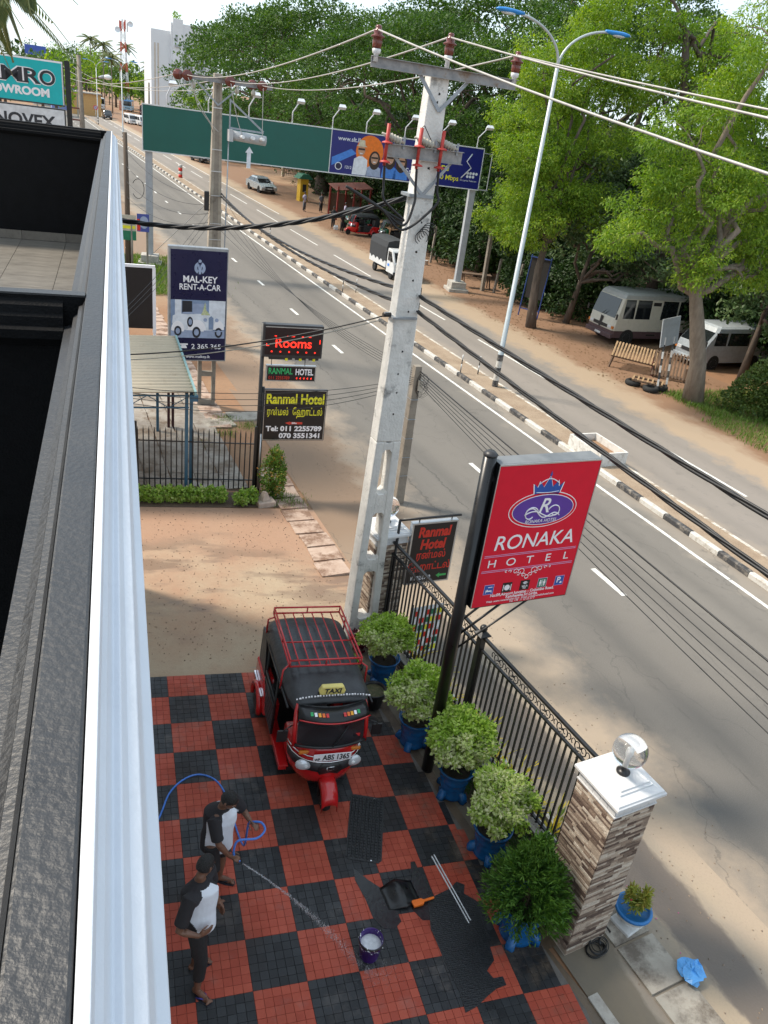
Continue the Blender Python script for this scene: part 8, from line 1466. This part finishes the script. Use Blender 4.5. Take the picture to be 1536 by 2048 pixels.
# distant roadside trees
FG = 'distant roadside trees'
for k, (x, y, h, r, m) in enumerate([(-12, 235, 13.5, 5.5, 0), (-7.5, 240, 14.5, 5.5, 1), (-19, 260, 12.5, 6, 0), (-26, 250, 12, 6, 0), (-34, 240, 13, 6, 1), (3, 285, 12.5, 6, 0), (8, 262, 11, 5.5, 1), (12, 240, 11.5, 5.5, 1), (5, 322, 13, 6, 0), (14, 290, 12.5, 6.5, 0), (17, 205, 9.5, 5, 1), (15, 180, 9, 4.5, 1), (22, 165, 10, 5, 0), (18, 150, 9, 4.5, 0), (-20, 330, 14, 8, 0), (-4, 420, 15, 9, 0), (-26, 420, 15, 9, 0), (24, 135, 11, 5.5, 0), (30, 100, 12, 6, 0), (-10, 150, 11, 4.5, 1), (-15, 190, 12, 5, 0), (-12.5, 95, 9.8, 3.5, 0), (0, 285, 13, 6, 0), (4.5, 292, 14.5, 6, 1), (9, 282, 13.5, 6, 0), (-4.5, 305, 14.5, 6, 1), (13.5, 276, 13, 6, 1), (-9, 335, 16, 7, 0), (-22, 362, 18, 8, 1), (-14, 384, 20, 8, 0), (-31, 345, 17, 8, 0), (-9, 405, 20, 9, 1), (-25, 215, 11, 4.5, 1), (1.5, 262, 9, 4, 1), (8, 246, 9, 4, 0)]):
    tree('roadside_tree', (x, y, 0), 'leafy green tree in the distance lining the road', [(0, 0, -.2), (0, 0, h*.3), (0, 0, h*.55)], .3, cloud([(0, 0, h*.5, r*.6, 9, r*.42), (0, 0, h*.75, r*.5, 7, r*.4)]), (M_rain, M_neem)[m], M_bark, .5, .75, .4, group=FG, sprig=2, tone=(.1, .9))
# ================================================================== FAR BUILDINGS, TOWER, SIGNS AT THE LEFT
M_bwhite = pm('tower_white', (.66, .68, .70), .7, var=.04, scale=.3, bump=0)
t = empty('tower_block', (11.5, 202, 0), .12, 'white multi-storey tower block beyond the rain trees', 'building'); MB().box(-4.6, -.4, -5, 5, 0, 18.7).build('wall', M_bwhite, t); MB().box(-.4, 9, -5.6, 6, 0, 20.8).build('wall', M_bwhite, t); MB().box(.0, 2.2, -5.9, -5.6, 0, 21.6).build('stair_tower', M_bwhite, t)
for z in (6, 9, 12, 15): MB().box(2.6, 4.4, -5.66, -5.6, z, z+1.7).build('window', M_gsteel, t); MB().box(5.4, 7.4, -5.66, -5.6, z, z+1.7).build('window', M_gsteel, t)
for x in (-3.9, -3.2): MB().box(x, x+.25, -5.08, -5.0, 3, 16.5).build('window_strip', pm('warm_strip', (.5, .42, .33), .7), t)
MB().box(.5, 1.0, -5.96, -5.9, 17.2, 18.6).build('vent', M_gsteel, t); MB().box(.4, 1.6, -6.2, -5.9, 16.2, 16.7).build('ac_unit', M_gsteel, t); MB().box(-4.6, -.4, -5.0, -4.8, 18.7, 19.1).build('roof_parapet', M_bwhite, t)
foliage('roof_plant', [blob_leaves((1.0, -4.5, 22.3), (.9, .9, .8), 120, .5, .2, (.2, .8), .3, .2)], M_neem, t)
M_twr = pm('tower_red', (.45, .09, .06), .6); t = empty('telecom_tower', (2.4, 262, 0), .2, 'red and white lattice telecom mast with dish antennas', 'mast')
for k in range(9):
    w0, w1 = 1.25-.09*k, 1.25-.09*(k+1); z0, z1 = k*2.55, (k+1)*2.55; b = MB()
    for sx, sy in ((-1, -1), (1, -1), (1, 1), (-1, 1)): b.bar((sx*w0, sy*w0, z0), (sx*w1, sy*w1, z1), .14, .14)
    for s in (-1, 1): b.bar((-w0, s*w0, z0), (w1, s*w1, z1), .09, .09); b.bar((w0, s*w0, z0), (-w1, s*w1, z1), .09, .09); b.bar((s*w0, -w0, z0), (s*w1, w1, z1), .09, .09)
    b.build('mast_section', (M_twr, M_bwhite)[k % 2], t)
for k, (x, z) in enumerate(((-1.0, 21.8), (-.3, 22.2), (.5, 22.2), (1.1, 21.6))): MB().box(x-.18, x+.18, -.8, -.6, z-1.2, z+1.2).build('panel_antenna', M_bwhite if k % 2 else M_twr, t)
for x, z in ((1.9, 22.4), (-1.7, 20.6)): o = MB().lathe([(0, 0), (.55, .06), (.75, .25), (.78, .25), (.5, .02)], 16, caps=False).build('dish', M_bwhite, t, (x, -.8, z)); o.rotation_euler = (R_(80), 0, 0)
for k in range(5):
    x, y = -5.5-5.2*k, 205+14*k; t = empty('shop_row', (x, y, 0), .1, ('orange shopfront', 'blue shopfront', 'pale shopfront', 'red shopfront', 'grey shopfront')[k]+' in the distant row left of the road', 'building'); MB().box(-4.5, 1.8, -3, 3, 0, 4.6+.6*(k % 3)).build('wall', pm('shop_%d' % k, ((.5, .3, .12), (.2, .25, .5), (.5, .5, .47), (.45, .1, .08), (.35, .35, .36))[k], .8), t); MB().box(-4.7, 2.0, -3.4, 3.2, 4.5+.6*(k % 3), 4.75+.6*(k % 3)).build('roof', M_rust if k % 2 else M_conc, t); MB().box(1.8, 1.86, -2.4, 2.4, .2, 2.5).build('shopfront', M_hole, t); MB().box(1.82, 1.9, -2.6, 2.6, 2.8, 3.8).build('fascia', (M_textyel, M_cyan, M_textred, M_signwhite, M_org)[k], t)
o = MB().box(-2.6, 2.6, -.1, .1, 0, 2.2).build('far_hoarding', pm('hoarding_blue', (.05, .1, .4), .6), None, (-20, 246, 11.2), .1); tag(o, 'distant blue hoarding rising among the trees on the left', 'hoarding')
for x in (-22, -18): o2 = MB().box(-.12, .12, .1, .34, -11.3, .4).build('post', M_gsteel, o, (x+20, 0, 0))
# showroom signs
ds = empty('showroom_sign', (-2.0, 20.0, 0), .03, 'turquoise showroom lightbox above a white one on a black post', 'sign'); MB().box(-.02, .14, -.12, .12, 0, 8.98).build('post', M_blackgloss, ds); M_turq = pm('sign_turquoise', (.0, .42, .44), .35, var=.03)
MB().box(-4.6, -.06, -.12, .1, 7.66, 8.94).build('box', M_frame, ds); f1 = plate(ds, 'sign_face', rect(-4.56, -.10, 7.70, 8.90), M_turq, -.121); plate(f1, 'top_trim', rect(-4.58, -.08, 8.88, 8.93), M_signwhite, -.122); plate(f1, 'side_trim', rect(-.12, -.08, 7.70, 8.88), M_alu, -.124)
for ch, cx_, w_ in (('D', -2.95, .50), ('A', -2.30, .58), ('M', -1.62, .60), ('R', -1.03, .48), ('O', -.56, .46)):
    text(ch, .585, M_signwhite, f1, (cx_-w_/2-.03, -.126, 8.225), bold=.05, fit=w_+.06); text(ch, .57, M_pdark, f1, (cx_-w_/2, -.130, 8.23), bold=.02, fit=w_)
    for sx_, sw_ in {'M': ((-.26, .16), (.26, .16)), 'R': ((-.15, .18), (.19, .14)), 'A': ((-.24, .16), (.24, .16))}.get(ch, ()): plate(f1, 'serif', rect(cx_+sx_-sw_/2, cx_+sx_+sw_/2, 8.222, 8.262), M_pdark, -.1335)
text('SHOWROOM', .315, M_signwhite, f1, (-.50, -.126, 7.885), align='RIGHT', bold=.045, fit=2.05)
MB().box(-4.6, -.06, -.12, .1, 6.5, 7.58).build('box', M_frame, ds); f2 = plate(ds, 'sign_face', rect(-4.56, -.10, 6.54, 7.54), pm('sign_offwhite', (.6, .61, .63), .4), -.121); text('INNOVEX', .50, M_pdark, f2, (-.40, -.126, 6.98), align='RIGHT', bold=.03, fit=2.35)
ol = empty('old_street_lamp', (-2.95, 60.0, 0), 0, 'weathered wooden pole with an old bowl street lamp on a bracket', 'street lamp'); MB().tube([(0, 0, -.2), (.05, 0, 5), (0, 0, 9.8)], [.22, .19, .15], 9).build('pole', M_oldp, ol); MB().tube([(.1, 0, 7.9), (.7, -.1, 8.3), (1.5, -.15, 8.55)], .04, 6).build('bracket', M_rust, ol); MB().cyl((1.35, -.15, 8.5), (1.75, -.15, 8.62), .09, .12).build('lamp_neck', M_gsteel, ol); MB().sphere((1.98, -.15, 8.6), .24, 14, 9, (1.25, .9, .75)).build('lamp_bowl', pm('milk_glass', (.75, .76, .74), .3), ol)
for z in (6.2, 5.4): MB().box(-.7, .2, -.1, .1, z, z+.1).build('pole_bracket', M_rust, ol)
for k, (u, v) in enumerate(((192, -1.2), (214, -8.6))): 
    x, y, _ = rd(u, v); o = MB().loft([[(-w, -w, z), (w, -w, z), (w, w, z), (-w, w, z)] for w, z in ((.16, -.1), (.10, 9.5))], smooth=False).build('distant_pole', M_pole3, None, (x, y, 0)); tag(o, ('distant utility pole standing near the median end', 'distant utility pole beyond the old lamp')[k], 'utility pole')
x, y, _ = rd(166.6, .2); t = empty('no_parking_sign', (x, y, .13), 0, 'round no-parking sign on a thin post by the far street lamp', 'road sign'); MB().cyl((0, 0, 0), (0, 0, 2.6), .04).build('post', M_gsteel, t); plate(t, 'disc', disc(.42, 20, (0, 2.9)), M_textred, -.03); plate(t, 'disc_face', disc(.32, 20, (0, 2.9)), M_pale, -.035); plate(t, 'disc_bar', [(-.25, 3.1), (-.2, 3.15), (.25, 2.7), (.2, 2.65)], M_textred, -.04)
for u, v, lb in ((163, 9.5, 'thin concrete pole beside the far parked vans'), (171, 10.8, 'thin dark pole between the maroon lorry and the vans')):
    x, y, _ = rd(u, v); o = MB().cyl((0, 0, -.1), (0, 0, 8.5), .13, .09).build('roadside_pole', M_pole3 if v < 10 else M_wood, None, (x, y, 0)); tag(o, lb, 'utility pole')

# loose grit on the forecourt and pavement
def grit(name, pts, label, c, r0=.006, r1=.018):
    b = MB(); oc = [(1, 0, 0), (-.5, .87, 0), (-.5, -.87, 0), (0, 0, .8), (0, 0, -.8)]
    for x, y in pts: r_ = random.uniform(r0, r1); z = gz(x, y)+.008; b.add([(x+q[0]*r_, y+q[1]*r_, z+q[2]*r_) for q in oc], [(0,1,3),(1,2,3),(2,0,3),(1,0,4),(2,1,4),(0,2,4)])
    tag(b.build(name, pm('grit_'+name, c, .9, var=.4, scale=30, coord='World')), label, 'gravel', kind='stuff')
grit('forecourt_grit', [(random.uniform(-.6, 3.6), random.uniform(.2, 5.8)) for _ in range(900)], 'loose grit scattered over the bare forecourt', (.22, .16, .11))
grit('verge_grit', [rdxy(random.uniform(-6, 30), random.gauss(-7.8, .6)) for _ in range(1500)], 'loose grit along the dusty near edge of the road', (.26, .2, .15), .008, .02)
